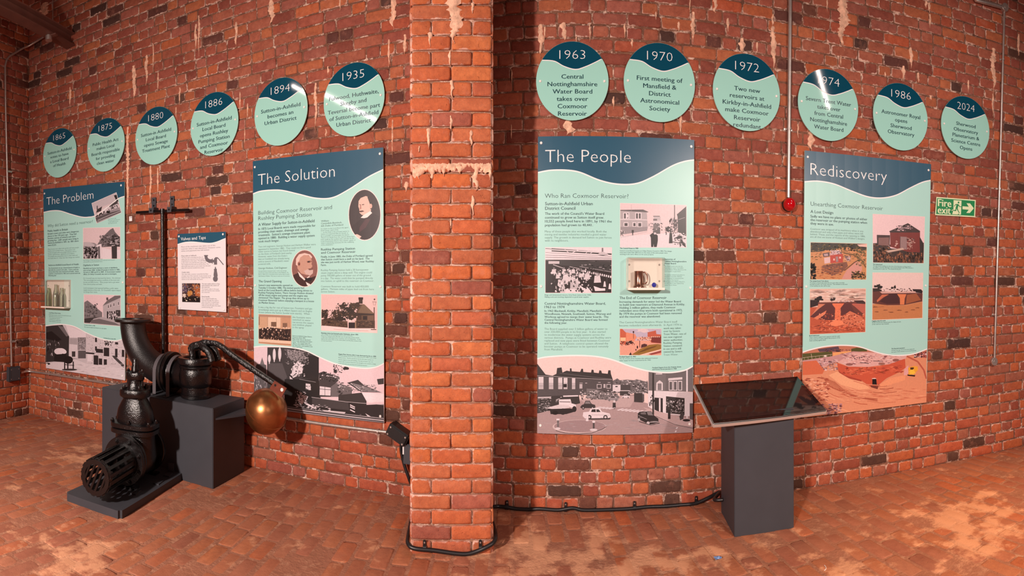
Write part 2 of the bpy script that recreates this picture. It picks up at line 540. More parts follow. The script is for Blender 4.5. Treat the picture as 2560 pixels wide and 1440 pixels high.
for r in range(int(ZTOP / PP)):
    z = (r + 0.5) * PP - 0.012
    if z < 0.02: z = 0.03
    # front face
    if r % 2 == 0: lens = [0.116, 0.235, 0.116]
    else: lens = [0.230, 0.237]
    x = -PW2
    for k, L in enumerate(lens):
        L = (lens[k] / sum(lens)) * 2 * PW2
        c = x + L / 2; x += L
        if k < len(lens) - 1: pass
        p = pc + pt * c
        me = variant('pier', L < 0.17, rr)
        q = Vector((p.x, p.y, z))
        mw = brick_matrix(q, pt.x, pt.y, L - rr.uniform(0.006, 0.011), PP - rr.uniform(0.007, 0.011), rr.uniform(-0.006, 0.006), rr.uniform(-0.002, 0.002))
        items.append((10, mw, me))
    # side faces
    for sd in (-1, 1):
        y = 0.0
        k = r % 2
        while y < back - 0.02:
            L = 0.117 if (k % 2 == 1 and y == 0.0) or (y > 0.1 and rr.random() < 0.1) else 0.235
            L = min(L, back - y)
            c = y + L / 2; y += L
            q = pc + pt * (PW2 * sd) + pd * c
            t = pd * sd
            me = variant('pier', L < 0.17, rr)
            mw = brick_matrix(Vector((q.x, q.y, z)), t.x, t.y, L - 0.009, PP - 0.009, 0, rr.uniform(-0.002, 0.001))
            items.append((1 / (1 + c), mw, me))
place_bricks(root, items, M_BRICK, 'brickwork')

# floor: rows of bricks running away from the camera
root = empty('floor', kind='structure')
XL, XR, YB, YF = -5.6, 6.6, -3.6, 4.6
bm = bmesh.new()
nx, ny = 60, 40
vs = [[bm.verts.new((XL + (XR - XL) * i / nx, YB + (YF - YB) * j / ny, -0.0002)) for i in range(nx + 1)] for j in range(ny + 1)]
for j in range(ny):
    for i in range(nx): bm.faces.new((vs[j][i], vs[j][i + 1], vs[j + 1][i + 1], vs[j + 1][i]))
bobj('joint_bed', bm, M_FMORTAR, root)
rr = random.Random(21)
items = []
def inside(p):
    # in front of the walls, with a little tucked under them
    a = atan2(p.x, p.y); r = hypot(p.x, p.y)
    if p.x < CX + 0.0: return False
    if p.y < -0.5: return False
    x = 1280 + FX * a
    if x < 72: return True
    if x > 2900: return False
    return r < rho_px(min(x, 2560)) + (0.12 if x < 2560 else 0.3)
x = XL
row = 0
while x < XR - 0.6:
    wv = 0.112
    y = -0.6 + rr.uniform(0, 0.2)
    while y < YF:
        L = 0.238 if rr.random() > 0.12 else 0.12
        c = Vector((x + wv / 2, y + L / 2, 0)); y += L
        if not inside(c): continue
        u, v, r = px_of(c)
        tilt = rr.uniform(-0.004, 0.004)
        zoff = -0.0095 + 0.002 * noise.noise(c * 2.2) + rr.uniform(-0.0008, 0.0008)
        me = variant('floor', L < 0.17, rr)
        # lay the brick face up: local x along y, local z along -x, local -y up
        M = Matrix(((0, 0, -1, c.x), (1, 0, 0, c.y), (0, -1, 0, zoff), (0, 0, 0, 1))) @ Matrix.Rotation(tilt, 4, 'Y') @ Matrix.Diagonal((L - rr.uniform(.006, .010), 1, wv - rr.uniform(.005, .009), 1))
        sc_ = (10 / r) if (0 < u < 2560 and v < 1450) else -r
        items.append((sc_, M, me))
    x += wv; row += 1
place_bricks(root, items, M_FBRICK, 'brick_paving')

# the parts of the chamber behind the camera
def wall_box(nm, pts, mat):
    bm = bmesh.new()
    for a, b in zip(pts[:-1], pts[1:]):
        q = [bm.verts.new((a[0], a[1], 0)), bm.verts.new((b[0], b[1], 0)), bm.verts.new((b[0], b[1], ZTOP)), bm.verts.new((a[0], a[1], ZTOP))]
        bm.faces.new(q)
    o = bobj(nm, bm, mat)
    o['kind'] = 'structure'
e0 = _pts[-1]
M_FARBRICK = flat('far_brick', (150, 84, 64), 0.85, var=0.3, vs=8, bmp=0.6, bs=12, bd=0.01)
wl0 = WL(0, 0)
wall_box('wall_front', [(wl0.x, wl0.y), (6.4, wl0.y)], M_FARBRICK)
wall_box('wall_far_right', [(6.4, wl0.y), (6.4, 0.2), (e0.x, e0.y)], M_FARBRICK)
bm = bmesh.new()
q = [bm.verts.new(v) for v in ((-5.8, -3.8, ZTOP), (6.8, -3.8, ZTOP), (6.8, 4.8, ZTOP), (-5.8, 4.8, ZTOP))]
bm.faces.new(q)
o = bobj('ceiling', bm, M_CEIL); o['kind'] = 'structure'
# ---------------------------------------------------------------- printing helpers
LAY = 5e-6
class Print:
    """flat coloured shapes printed on a surface: polygons in surface coordinates, stacked in drawing order"""
    def __init__(self, F, base, to2d):
        self.F, self.base, self.to2d, self.P = F, base, to2d, []
        self.lv, self.hold, self.LV = 0, False, {}
    def poly(self, rgb, pts, raw=False):
        if not raw: pts = [self.to2d(*p) for p in pts]
        if not self.hold: self.lv += 1
        self.LV[id(pts)] = self.lv
        self.P.append((rgb, pts))
    def build(self, name, parent, mat=None, cut=0.12):
        bm = bmesh.new()
        L = bm.loops.layers.float_color.new('ink') if mat is None else None
        for rgb, pts in self.P:
            k = self.LV.get(id(pts), 0)
            vs = [bm.verts.new((p[0], k, p[1])) for p in pts]
            try: f = bm.faces.new(vs)
            except ValueError: continue
            if L is not None:
                c = C4(*rgb)
                for l in f.loops: l[L] = c
        if cut:
            a = min(v.co.x for v in bm.verts); b = max(v.co.x for v in bm.verts)
            x = math.ceil(a / cut) * cut
            while x < b:
                bmesh.ops.bisect_plane(bm, geom=bm.verts[:] + bm.edges[:] + bm.faces[:], plane_co=(x, 0, 0), plane_no=(1, 0, 0), dist=1e-6)
                x += cut
        bmesh.ops.triangulate(bm, faces=bm.faces[:])
        for v in bm.verts: v.co = self.F(v.co.x, v.co.z, self.base + v.co.y * LAY)
        me = bpy.data.meshes.new(name)
        bm.to_mesh(me); bm.free()
        return link(name, me, mat or M_PHOTO, parent)
def slab(name, F, pts, o0, o1, mat, parent, cut=0.12):
    """solid plate following the surface; pts counter-clockwise in surface coordinates"""
    bm = bmesh.new()
    vs = [bm.verts.new((p[0], 0, p[1])) for p in pts]
    bm.faces.new(vs)
    if cut:
        a = min(p[0] for p in pts); b = max(p[0] for p in pts)
        x = math.ceil(a / cut) * cut
        while x < b:
            bmesh.ops.bisect_plane(bm, geom=bm.verts[:] + bm.edges[:] + bm.faces[:], plane_co=(x, 0, 0), plane_no=(1, 0, 0), dist=1e-6)
            x += cut
    r = bmesh.ops.extrude_face_region(bm, geom=bm.faces[:])
    ev = {e for e in r['geom'] if isinstance(e, bmesh.types.BMVert)}
    for v in bm.verts: v.co.y = o1 if v in ev else o0
    for v in bm.verts: v.co = F(v.co.x, v.co.z, v.co.y)
    return bobj(name, bm, mat, parent)
TEXTQ = []
def text(F, parent, name, lines, x0, z0, mat, o, pitch=0.03, size=None, width=None, align='LEFT', bold=0.0, x1=None, fix=False):
    """lines of lettering; x0/z0 first baseline in surface coordinates; width = width of the widest line in metres"""
    TEXTQ.append(dict(F=F, parent=parent, name=name, lines=lines, x0=x0, z0=z0, mat=mat, o=o, pitch=pitch, size=size or pitch * 0.78, width=width, align=align, bold=bold, fix=fix))
def flush_text():
    obs = []
    for q in TEXTQ:
        q['obs'] = []
        for ln in q['lines']:
            cu = bpy.data.curves.new('t', 'FONT')
            cu.body = ln
            cu.size = 1.0
            cu.resolution_u = 2
            cu.offset = min(q['bold'], 0.0)
            cu.align_x = 'LEFT'
            ob = bpy.data.objects.new('t', cu)
            COL.objects.link(ob)
            q['obs'].append(ob)
    bpy.context.view_layer.update()
    dg = bpy.context.evaluated_depsgraph_get()
    for q in TEXTQ:
        ms = [bpy.data.meshes.new_from_object(ob.evaluated_get(dg)) for ob in q['obs']]
        ext = [(min((v.co.x for v in m.vertices), default=0), max((v.co.x for v in m.vertices), default=0)) for m in ms]
        wmax = max(b - a for a, b in ext) or 1
        sx = q['width'] / wmax if q['width'] else q['size']
        sz_ = q['size']
        if q['width'] and not q.get('fix'): sz_ = min(max(sx / 1.12, q['pitch'] * 0.66), q['pitch'] * 1.02 if len(ms) > 1 else 9)
        if isinstance(q['o'], Board):       # lettering below the wavy edge sits on the lower field
            q['o'] = PO + (0.0032 if q['z0'] - (len(ms) - 1) * q['pitch'] < getattr(q['o'], 'low_z', -9) + 0.02 else 0.0009)
        V, Fc = [], []
        for i, (m, (a, b)) in enumerate(zip(ms, ext)):
            base = len(V)
            off = -a if q['align'] == 'LEFT' else -(a + b) / 2
            for v in m.vertices:
                V.append(tuple(q['F'](q['x0'] + (v.co.x + off) * sx, q['z0'] - i * q['pitch'] + v.co.y * sz_, q['o'])))
            Fc += [tuple(k + base for k in p.vertices) for p in m.polygons]
            if q['bold'] > 0.003:               # heavier weight: the same letters once more, a hair to the side
                base = len(V)
                for v in m.vertices:
                    V.append(tuple(q['F'](q['x0'] + (v.co.x + off + 2.2 * q['bold']) * sx, q['z0'] - i * q['pitch'] + v.co.y * sz_, q['o'] + 1e-5)))
                Fc += [tuple(k + base for k in p.vertices) for p in m.polygons]
        me = bpy.data.meshes.new(q['name'])
        me.from_pydata(V, [], Fc)
        link(q['name'], me, q['mat'], q['parent'])
        for ob in q['obs']:
            cu = ob.data
            bpy.data.objects.remove(ob); bpy.data.curves.remove(cu)
        for m in ms: bpy.data.meshes.remove(m)
def cap_bm(F, s, z, o, r=0.009, h=0.006):
    bm = bmesh.new()
    prof = [(r * 1.0, 0), (r * 1.0, h * 0.6), (r * 0.75, h), (0.0, h)]
    n = 16
    rings = []
    for rad, hh in prof[:-1]:
        rings.append([bm.verts.new(F(s + rad * cos(2 * pi * k / n), z + rad * sin(2 * pi * k / n), o + hh)) for k in range(n)])
    for a, b in zip(rings[:-1], rings[1:]):
        for k in range(n): bm.faces.new((a[k], a[(k + 1) % n], b[(k + 1) % n], b[k]))
    bm.faces.new(rings[-1])
    return bm
def screw(F, s, z, o, parent, mat=None, r=0.009, name='screw_cap'):
    return bobj(name, cap_bm(F, s, z, o, r), mat or M_CAPW, parent, 40)
def standoff(F, s, z, o, parent):
    """short spacer that carries a board off the bricks"""
    return bobj('spacer', cap_bm(F, s, z, 0.0, 0.008, o + 0.001), M_STEEL, parent, 40)
def wave(pts, n=10):
    """smooth curve through points (Catmull-Rom)"""
    P = [pts[0]] + list(pts) + [pts[-1]]
    out = []
    for i in range(1, len(P) - 2):
        p0, p1, p2, p3 = P[i - 1:i + 3]
        for k in range(n):
            t = k / n
            out.append(tuple(0.5 * ((2 * p1[j]) + (-p0[j] + p2[j]) * t + (2 * p0[j] - 5 * p1[j] + 4 * p2[j] - p3[j]) * t * t + (-p0[j] + 3 * p1[j] - 3 * p2[j] + p3[j]) * t ** 3) for j in (0, 1)))
    out.append(tuple(pts[-1]))
    return out
def wallF(s, z, o):
    # boards and prints follow the wall in 12 cm facets, so that printed layers stay exactly parallel
    k = math.floor(s / 0.12); f = s / 0.12 - k
    return W(k * 0.12, z, o).lerp(W((k + 1) * 0.12, z, o), f)

# ---------------------------------------------------------------- the twelve round date plaques
def disc(cx, cy, h, year, lines, first, extra, wd):
    s, z = sz(cx, cy, 0.03)
    Rr = 0.25 * h / (708 / rho_px(cx))
    c = W(s, z, 0); t = Wt(s)
    def F(u, v, o): return Vector((c.x + t.x * u + t.y * o, c.y + t.y * u - t.x * o, z + v))
    root = empty('date_plaque', tuple(W(s, z, 0.0)), 'round %s plaque, %s' % (year, extra), 'plaque', 'round date plaques in two rows')
    n = 64
    circ = [(Rr * cos(2 * pi * k / n), Rr * sin(2 * pi * k / n)) for k in range(n)]
    o1 = 0.034
    slab('plaque_board', F, circ, 0.026, o1, M_DMINT, root, None)
    wv = wave([(-.93, .52), (-.80, .53), (-.49, .50), (-.23, .37), (.085, .29), (.36, .36), (.62, .47), (.80, .555), (.93, .57)], 6)
    # top field: between the wave and the rim
    def ry(x): return sqrt(max(0, 1 - x * x))
    low = [(x, y) for x, y in wv if y < ry(x) * 0.995]
    a0, a1 = atan2(low[0][1], low[0][0]), atan2(low[-1][1], low[-1][0])
    arc = [(cos(a1 + (a0 - a1) * k / 30) * .997, sin(a1 + (a0 - a1) * k / 30) * .997) for k in range(31)]
    Pp = Print(F, o1 + 0.0004, lambda x, y: (x, y))
    Pp.poly(None, [(x * Rr, y * Rr) for x, y in low + arc], True)
    Pp.build('dark_field', root, M_DTEAL, None)
    Pp = Print(F, o1 + 0.0007, lambda x, y: (x, y))
    Pp.poly(None, [(x * Rr, (y + .012) * Rr) for x, y in low] + [(x * Rr, (y - .014) * Rr) for x, y in reversed(low)], True)
    Pp.build('wave_line', root, M_WHITE, None)
    k = Rr / 0.25
    text(F, root, 'year_lettering', [year], 0, 0.138 * k, M_WHITE, o1 + 0.0010, size=0.084 * k, width=0.178 * k, align='CENTER', bold=-0.02, fix=True)
    text(F, root, 'lettering', lines, 0, (first - 0.006) * k, M_INKD, o1 + 0.0008, pitch=0.0468 * k, size=0.040 * k, width=wd * k, align='CENTER', bold=0.010, fix=True)
    for sd in (-1, 1):
        screw(F, sd * 0.885 * Rr, 0, o1, root, r=0.0085)
        standoff(F, sd * 0.885 * Rr, 0, 0.026, root)
    return root
M_INKD = flat('deep_ink', (28, 62, 72), 0.2)
Z3 = lambda x0: (lambda u: x0 + u / 3)
disc(148.7, 382.6, 121.3, '1865', ['Sutton-in-Ashfield', 'votes to have', 'a Local Board', 'of Health'], .014, 'leftmost, the smallest looking, near the room corner', .36)
disc(263.9, 362.4, 131.7, '1875', ['Public Health Act', 'makes Local', 'Boards responsible', 'for providing', 'clean water'], .019, 'above the tall board titled The Problem', .375)
disc(389.9, 339.5, 142.3, '1880', ['Sutton-in Ashfield', 'Local Board', 'opens Sewage', 'Treatment Plant'], .021, 'above the black T-shaped valve key', .36)
disc(535.0, 310.3, 156.5, '1886', ['Sutton-in-Ashfield', 'Local Board', 'opens Rushley', 'Pumping Station', 'and Coxmoor', 'Reservoir'], .014, 'above the small white Valves and Taps board', .365)
disc(701.2, 279.6, 167, '1894', ['Sutton-in-Ashfield', 'becomes an', 'Urban District'], .02, 'above the left side of The Solution board', .37)
disc(883.7, 249.2, 181.7, '1935', ['Fulwood, Huthwaite,', 'Skegby and', 'Teversal become part', 'of Sutton-in-Ashfield', 'Urban District'], .023, 'nearest the brick pier, with a bright tube reflection', .43)
disc(1430.8, 202.8, 195.7, '1963', ['Central', 'Nottinghamshire', 'Water Board', 'takes over', 'Coxmoor', 'Reservoir'], .020, 'first plaque past the pier, above The People board', .343)
disc(1649.2, 206.8, 195.7, '1970', ['First meeting of', 'Mansfield &', 'District', 'Astronomical', 'Society'], .014, 'about the first meeting of an astronomical society', .32)
disc(1867.5, 231.5, 191, '1972', ['Two new', 'reservoirs at', 'Kirkby-in-Ashfield', 'make Coxmoor', 'Reservoir', 'redundant'], .011, 'just before the vertical pipe with the red beacon', .36)
disc(2071.5, 263, 177.3, '1974', ['Severn Trent Water', 'takes over', 'from Central', 'Nottinghamshire', 'Water Board'], .018, 'above the Rediscovery board, crossed by a white glare', .375)
disc(2252.2, 292.5, 165.7, '1986', ['Astronomer Royal', 'opens', 'Sherwood', 'Observatory'], .012, 'above the right edge of the Rediscovery board', .355)
disc(2414.3, 319.3, 154, '2024', ['Sherwood', 'Observatory', 'Planetarium &', 'Science Centre', 'Opens'], .014, 'last of the row, above the fire exit sign', .30)

# ---------------------------------------------------------------- information boards
PO = 0.036           # front face of the boards, metres off the bricks
def P2(x, y): return sz(x, y, PO)
class Board:
    def __init__(self, name, corners, label, body, top_wave=None, low_wave=None, group='information boards on the curved wall'):
        # corners: px top-left, top-right, bottom-right, bottom-left
        cs = [P2(*c) for c in corners]
        s0 = min(c[0] for c in cs); zb = min(c[1] for c in cs)
        self.root = empty(name, tuple(W((cs[0][0] + cs[1][0]) / 2, zb, 0)), label, 'information board', group)
        self.cs = cs
        self.body = slab('board_panel', wallF, [cs[3], cs[2], cs[1], cs[0]], PO - 0.010, PO, body, self.root)
        if top_wave:
            wv = [P2(*p) for p in wave(top_wave)]
            wv[0] = (cs[0][0] + (cs[3][0] - cs[0][0]) * 0.12, wv[0][1]); wv[-1] = (cs[1][0] + (cs[2][0] - cs[1][0]) * 0.08, wv[-1][1])
            p = Print(wallF, PO + 0.0004, P2)
            p.poly(None, [cs[0]] + wv + [cs[1]], True)
            p.build('header_field', self.root, M_TEAL)
            p = Print(wallF, PO + 0.0007, P2)
            th = 0.0045
            for a, b in zip(wv[:-1], wv[1:]):
                p.poly(None, [(a[0], a[1] + th), (a[0], a[1] - th), (b[0], b[1] - th), (b[0], b[1] + th)], True)
            p.P = [(None, [(a[0], a[1] + th) for a in wv] + [(a[0], a[1] - th) for a in reversed(wv)])]
            p.build('wave_line', self.root, M_WHITE)
    def t(self, name, lines, x0, y0, y1=None, x1=None, mat=None, bold=0.0, sizek=0.80, size=None):
        """text block: first baseline (x0, y0), last baseline y1, right end of the widest line x1, all read off the photograph"""
        s, z = P2(x0, y0)
        n = len(lines)
        if n > 1:
            z1 = P2(x0, y1)[1]; pitch = (z - z1) / (n - 1)
        else: pitch = size or 0.03
        wd = (P2(x1, y0)[0] - s) if x1 else None
        text(wallF, self.root, name, lines, s, z, mat or M_INK, self, pitch=pitch, size=size if size else pitch * sizek, width=wd, bold=bold)
    def caps(self, pts, r=0.009):
        for x, y in pts:
            s, z = P2(x, y)
            screw(wallF, s, z, PO, self.root, r=r)
            standoff(wallF, s, z, PO - 0.010, self.root)
def zf(fr, pts):
    x0, y0, k = fr
    return [(x0 + pts[i] / k, y0 + pts[i + 1] / k) for i in range(0, len(pts), 2)]
class Photo:
    """a printed photograph on a board: border, ground and drawn shapes; coordinates in a zoomed frame of the picture"""
    def __init__(self, board, fr, corners, ground, name='photograph', border=5, bcol=(236, 226, 222), level=0.0006, flat_top=None):
        self.b, self.fr, self.name = board, fr, name
        self.p = Print(wallF, PO + level, P2)
        q = zf(fr, corners)
        self.q = q
        if border:
            cx = sum(a[0] for a in q) / 4; cy = sum(a[1] for a in q) / 4
            e = []
            for x, y in q:
                e.append((x + (1 if x > cx else -1) * border / fr[2], y + (1 if y > cy else -1) * border / fr[2]))
            self.p.poly(bcol, e)
        self.clip = [P2(*c) for c in q]
        if flat_top:
            z = P2(*flat_top)[1]
            self.clip[0] = (board.cs[0][0] * .12 + board.cs[3][0] * .88, z); self.clip[1] = (board.cs[1][0] * .12 + board.cs[2][0] * .88, z)
            self.clip[2], self.clip[3] = board.cs[2], board.cs[3]
            board.low_z = z + 0.0015
        self.p.poly(ground, list(self.clip), True)
        ar = sum(self.clip[i - 1][0] * self.clip[i][1] - self.clip[i][0] * self.clip[i - 1][1] for i in range(len(q)))
        if ar < 0: self.clip.reverse()
    def a(self, rgb, *pts):
        if isinstance(rgb, int): rgb = (rgb, int(rgb * .95), int(rgb * .98))
        P = [P2(*c) for c in zf(self.fr, pts)]
        n = len(self.clip)
        for i in range(n):
            a, b = self.clip[i - 1], self.clip[i]
            if len(P) < 3: return self
            out = []
            f = lambda p: (b[0] - a[0]) * (p[1] - a[1]) - (b[1] - a[1]) * (p[0] - a[0])
            for k in range(len(P)):
                u, v = P[k - 1], P[k]
                fu, fv = f(u), f(v)
                if (fu >= 0) != (fv >= 0):
                    t = fu / (fu - fv); out.append((u[0] + (v[0] - u[0]) * t, u[1] + (v[1] - u[1]) * t))
                if fv >= 0: out.append(v)
            P = out
        if len(P) >= 3: self.p.poly(rgb, P, True)
        return self
    def box(self, rgb, x0, y0, x1, y1, sl=0.0):
        return self.a(rgb, x0, y0, x1, y0 + sl * (x1 - x0), x1, y1 + sl * (x1 - x0), x0, y1)
    def ell(self, rgb, cx, cy, rx, ry, n=18, rot=0.0):
        pts = []
        for k in range(n):
            a = 2 * pi * k / n
            x, y = rx * cos(a), ry * sin(a)
            pts += [cx + x * cos(rot) - y * sin(rot), cy + x * sin(rot) + y * cos(rot)]
        return self.a(rgb, *pts)
    def blob(self, rgb, cx, cy, rx, ry, seed=1, n=16, j=0.35):
        rr = random.Random(seed)
        pts = []
        for k in range(n):
            a = 2 * pi * k / n; r = 1 + rr.uniform(-j, j)
            pts += [cx + rx * r * cos(a), cy + ry * r * sin(a)]
        return self.a(rgb, *pts)
    def line(self, rgb, w, *pts):
        P = [(pts[i], pts[i + 1]) for i in range(0, len(pts), 2)]
        for (x0, y0), (x1, y1) in zip(P[:-1], P[1:]):
            d = hypot(x1 - x0, y1 - y0) or 1; nx, ny = -(y1 - y0) / d * w / 2, (x1 - x0) / d * w / 2
            self.a(rgb, x0 + nx, y0 + ny, x1 + nx, y1 + ny, x1 - nx, y1 - ny, x0 - nx, y0 - ny)
        return self
    def scat(self, cols, x0, y0, x1, y1, n, sx, sy, seed=1, skew=0.0):
        rr = random.Random(seed)
        self.p.lv += 1; self.p.hold = True
        for _ in range(n):
            x, y = rr.uniform(x0, x1), rr.uniform(y0, y1)
            y += skew * (x - x0)
            a, b = sx * rr.uniform(.4, 1), sy * rr.uniform(.4, 1)
            self.a(rr.choice(cols), x - a, y + rr.uniform(-b, b) * .5, x + rr.uniform(-a, a) * .3, y - b, x + a, y + rr.uniform(-b, b) * .5, x + rr.uniform(-a, a) * .3, y + b)
        self.p.hold = False
        return self
    def done(self): return self.p.build(self.name, self.b.root)
# ---------------------------------------------------------------- board 1: The Problem
ZA, ZB = (100, 440, 5.141), (100, 680, 5.141)
b = Board('information_board', [(108.2, 473), (311, 454), (312.6, 951), (115, 920)], 'tall mint board titled The Problem, with a bottle shelf on it', M_MINT,
          zf(ZA, [44, 468, 150, 447, 260, 449, 400, 492, 530, 526, 620, 529, 720, 505, 880, 392, 1000, 295, 1080, 263]))
b.t('title', ['The Problem'], 116.5, 513, x1=233.5, mat=M_WHITE, bold=-0.016, size=0.135)
b.t('heading', ['Why did Sutton need a reservoir?'], 119, 568.5, x1=232, size=0.052, bold=-0.010)
b.t('subheading', ['Public health in Britain'], 119.3, 580.2, x1=169.5, size=0.036, bold=0.010)
b.t('body_text', ["Britain's towns and cities were dangerous", 'places to live 150 years ago.  They had', 'become centres of industry and were', 'growing fast.  2,801 people were living in', 'Sutton-in-Ashfield in 1801, by 1881 there', 'were 8,523.'], 119.6, 586.8, 615.3, 197, bold=0.010)
b.t('body_text', ['Many houses were often built quickly and many people', 'lived in overcrowded homes.  Open gutters and', 'poorly managed wells encouraged diseases such as', 'cholera, typhoid fever, diphtheria and smallpox.', 'The people were living fairly close to their wells and', 'this made them ill.  It was clear that change was needed.'], 120, 624.6, 647.6, 199.5, mat=M_INK2, bold=-0.006)
b.t('subheading', ['Sutton-in-Ashfield Local Board of Health'], 121, 665, x1=196.7, size=0.033, bold=0.010)
b.t('body_text', ['The Government set up a General Board of Health to', "deal with the country's sick cities.  Towns could also", 'vote to have their own local board of health.  Sutton', 'voted for a local board in 1865 and it started work the', 'following year.'], 121, 672, 690.4, 200.5, bold=0.010)
b.t('subheading', ['Diptheria in Sutton'], 208.5, 665.3, x1=247.5, size=0.033, bold=0.010)
b.t('body_text', ['Mansfield and Sutton had been a centre of diphtheria', 'since at least 1858.  It killed 54 people in Sutton in 1882,', '26 more in 1883 and 41 in 1884.  A Government medical', 'officer, Dr Airley Cresswell, was sent to investigate.'], 208.5, 672.6, 687.4, 301, bold=0.010)
b.t('body_text', ['Dr Cresswell was not impressed by Sutton.  He criticised', "'The exceedingly bad sanitary condition of the town and", "its wet and filthy homes.'  Many people had to get water", 'from shared pumps and wells.'], 208.8, 697.2, 712.2, 301, mat=M_INK2, bold=-0.006)
b.t('body_text', ['Local newspapers had opposed building a public water', "supply because of the cost.  Dr Cresswell's report helped", 'to change their minds.'], 209, 721.6, 731.4, 301.5, mat=M_INK2, bold=-0.006)
b.t('caption', ['Sutton Street in 1900', 'The houses on this street were', 'crowded together and had', 'only a few shared wells.'], 270.5, 548.6, 560, 300, mat=M_INK2, bold=-0.006)
b.t('caption', ['A thatched cottage in Sutton in 1890', 'The cottages in this photograph were old and overcrowded', 'and shared one pump between them.'], 208.5, 650.6, 656.8, 287, mat=M_INK2, bold=-0.006)
b.t('caption', ['Local Mineral Water Bottles'], 122.6, 783, x1=152, size=0.016, bold=0.02)
b.t('caption', ['Bottled water was safer to drink than the water from the wells.', 'These bottles were found in the town.', '1. Green bottle with a long neck', '2. Tall bottle with a marble stopper', '3. Short bottle from a local works'], 122.6, 787.6, 804, 178, mat=M_INK2, bold=-0.006)
b.t('caption', ['A street in Sutton in 1905', 'The road was unpaved and drained to an open gutter'], 211, 813.6, 818.5, 267, mat=M_INK)
b.t('caption', ['The Market Place in about 1890'], 259.4, 846, x1=289.5, size=0.018, bold=0.02)
p = Photo(b, ZA, [668, 355, 978, 214, 1045, 468, 732, 608], (214, 196, 200), bcol=(232, 224, 226))
p.a(196, 668, 355, 978, 214, 1005, 320, 700, 430)
p.a(60, 720, 475, 735, 430, 800, 390, 785, 450).a(90, 728, 385, 742, 380, 745, 430, 730, 440)
p.a(215, 790, 430, 860, 385, 880, 480, 800, 500).a(200, 860, 395, 1000, 330, 1020, 420, 880, 470)
p.a(70, 880, 390, 985, 320, 1005, 350, 900, 400).a(45, 950, 250, 985, 240, 1010, 330, 985, 330)
p.a(150, 700, 520, 1020, 400, 1045, 470, 735, 605).a(90, 705, 540, 900, 470, 1030, 440, 1040, 465, 720, 590)
p.scat([30, 60, 45], 725, 490, 900, 520, 40, 9, 16, 3, -0.3).scat([230, 60, 40], 880, 400, 1010, 440, 40, 9, 14, 4, -0.3)
p.line(225, 5, 740, 570, 900, 500, 1035, 450)
p.done()
p = Photo(b, ZA, [557, 672, 1028, 660, 1030, 1062, 560, 1062], (222, 200, 204))
p.a(150, 557, 880, 600, 850, 700, 860, 760, 900, 760, 1062, 560, 1062)
p.a(190, 560, 850, 640, 850, 700, 880, 700, 910, 560, 900)
p.a(110, 735, 885, 790, 800, 900, 690, 940, 668, 965, 720, 1028, 790, 1028, 900, 800, 915)
p.scat([60, 90, 130, 150], 770, 760, 1010, 900, 90, 22, 14, 5).a(70, 860, 900, 960, 740, 1028, 830, 1028, 910)
p.scat([210, 60, 190, 40], 900, 780, 1020, 900, 40, 26, 10, 6)
p.a(225, 725, 890, 790, 870, 800, 1062, 740, 1062).a(228, 800, 920, 915, 950, 915, 1062, 800, 1062).a(60, 920, 900, 990, 900, 990, 1062, 925, 1062)
p.a(226, 990, 950, 1028, 950, 1030, 1062, 990, 1062).a(110, 740, 910, 770, 900, 775, 1062, 750, 1062)
p.scat([30, 45, 200, 60, 40], 565, 915, 740, 1055, 150, 14, 16, 7)
p.done()
p = Photo(b, ZB, [567, 292, 1035, 302, 1035, 695, 569, 658], (226, 200, 206))
p.a(120, 569, 390, 610, 365, 680, 420, 750, 480, 800, 520, 800, 580, 569, 640)
p.scat([80, 100, 140], 575, 410, 740, 570, 60, 18, 14, 8)
p.a(180, 808, 430, 850, 380, 900, 365, 1033, 330, 1035, 660, 860, 610, 815, 590)
p.a(110, 808, 435, 860, 370, 960, 305, 1035, 302, 1035, 330, 880, 400).a(90, 850, 330, 875, 325, 880, 360, 855, 365)
for x, y in ((880, 420), (910, 410), (950, 395), (1010, 380)): p.box(222, x - 10, y, x + 10, y + 50); p.box(80, x - 6, y + 5, x + 6, y + 44)
for x in (860, 890, 915, 950): p.box(50, x, 505, x + 18, 620)
p.box(60, 975, 490, 1033, 570).scat([230, 40, 60], 870, 520, 1000, 620, 40, 8, 20, 9)
p.a(170, 569, 600, 700, 590, 800, 578, 1035, 640, 1035, 695, 569, 658).a(60, 569, 600, 640, 590, 780, 575, 690, 600, 640, 655, 569, 650)
p.a(110, 660, 620, 760, 600, 960, 650, 1035, 690, 650, 655).done()
p = Photo(b, ZB, [76, 672, 1090, 672, 1093, 1395, 78, 1235], (228, 204, 210), 'photograph', 0, flat_top=(150, 810.5))
p.a(200, 75, 690, 330, 672, 600, 780, 1090, 880, 1090, 1395, 78, 1235)
p.a(226, 330, 675, 590, 780, 590, 850, 380, 840)
p.a(52, 76, 700, 150, 690, 290, 680, 375, 830, 370, 1090, 300, 1140, 76, 1160).a(110, 230, 690, 300, 700, 370, 820, 340, 830)
p.a(30, 76, 780, 150, 760, 280, 870, 230, 890, 80, 860).scat([20, 90, 120, 200], 85, 880, 250, 1100, 30, 8, 24, 11)
p.box(170, 380, 850, 480, 1120).box(140, 485, 840, 590, 1000).scat([200, 110, 90], 490, 850, 585, 1000, 60, 10, 8, 12)
p.box(215, 375, 925, 480, 1100, .1).box(60, 410, 1020, 455, 1090).box(90, 490, 1010, 590, 1110)
p.box(205, 595, 800, 812, 1190, .15).box(208, 812, 860, 1090, 1210, .08).scat([150, 170, 225], 600, 830, 1085, 1180, 260, 9, 7, 13)
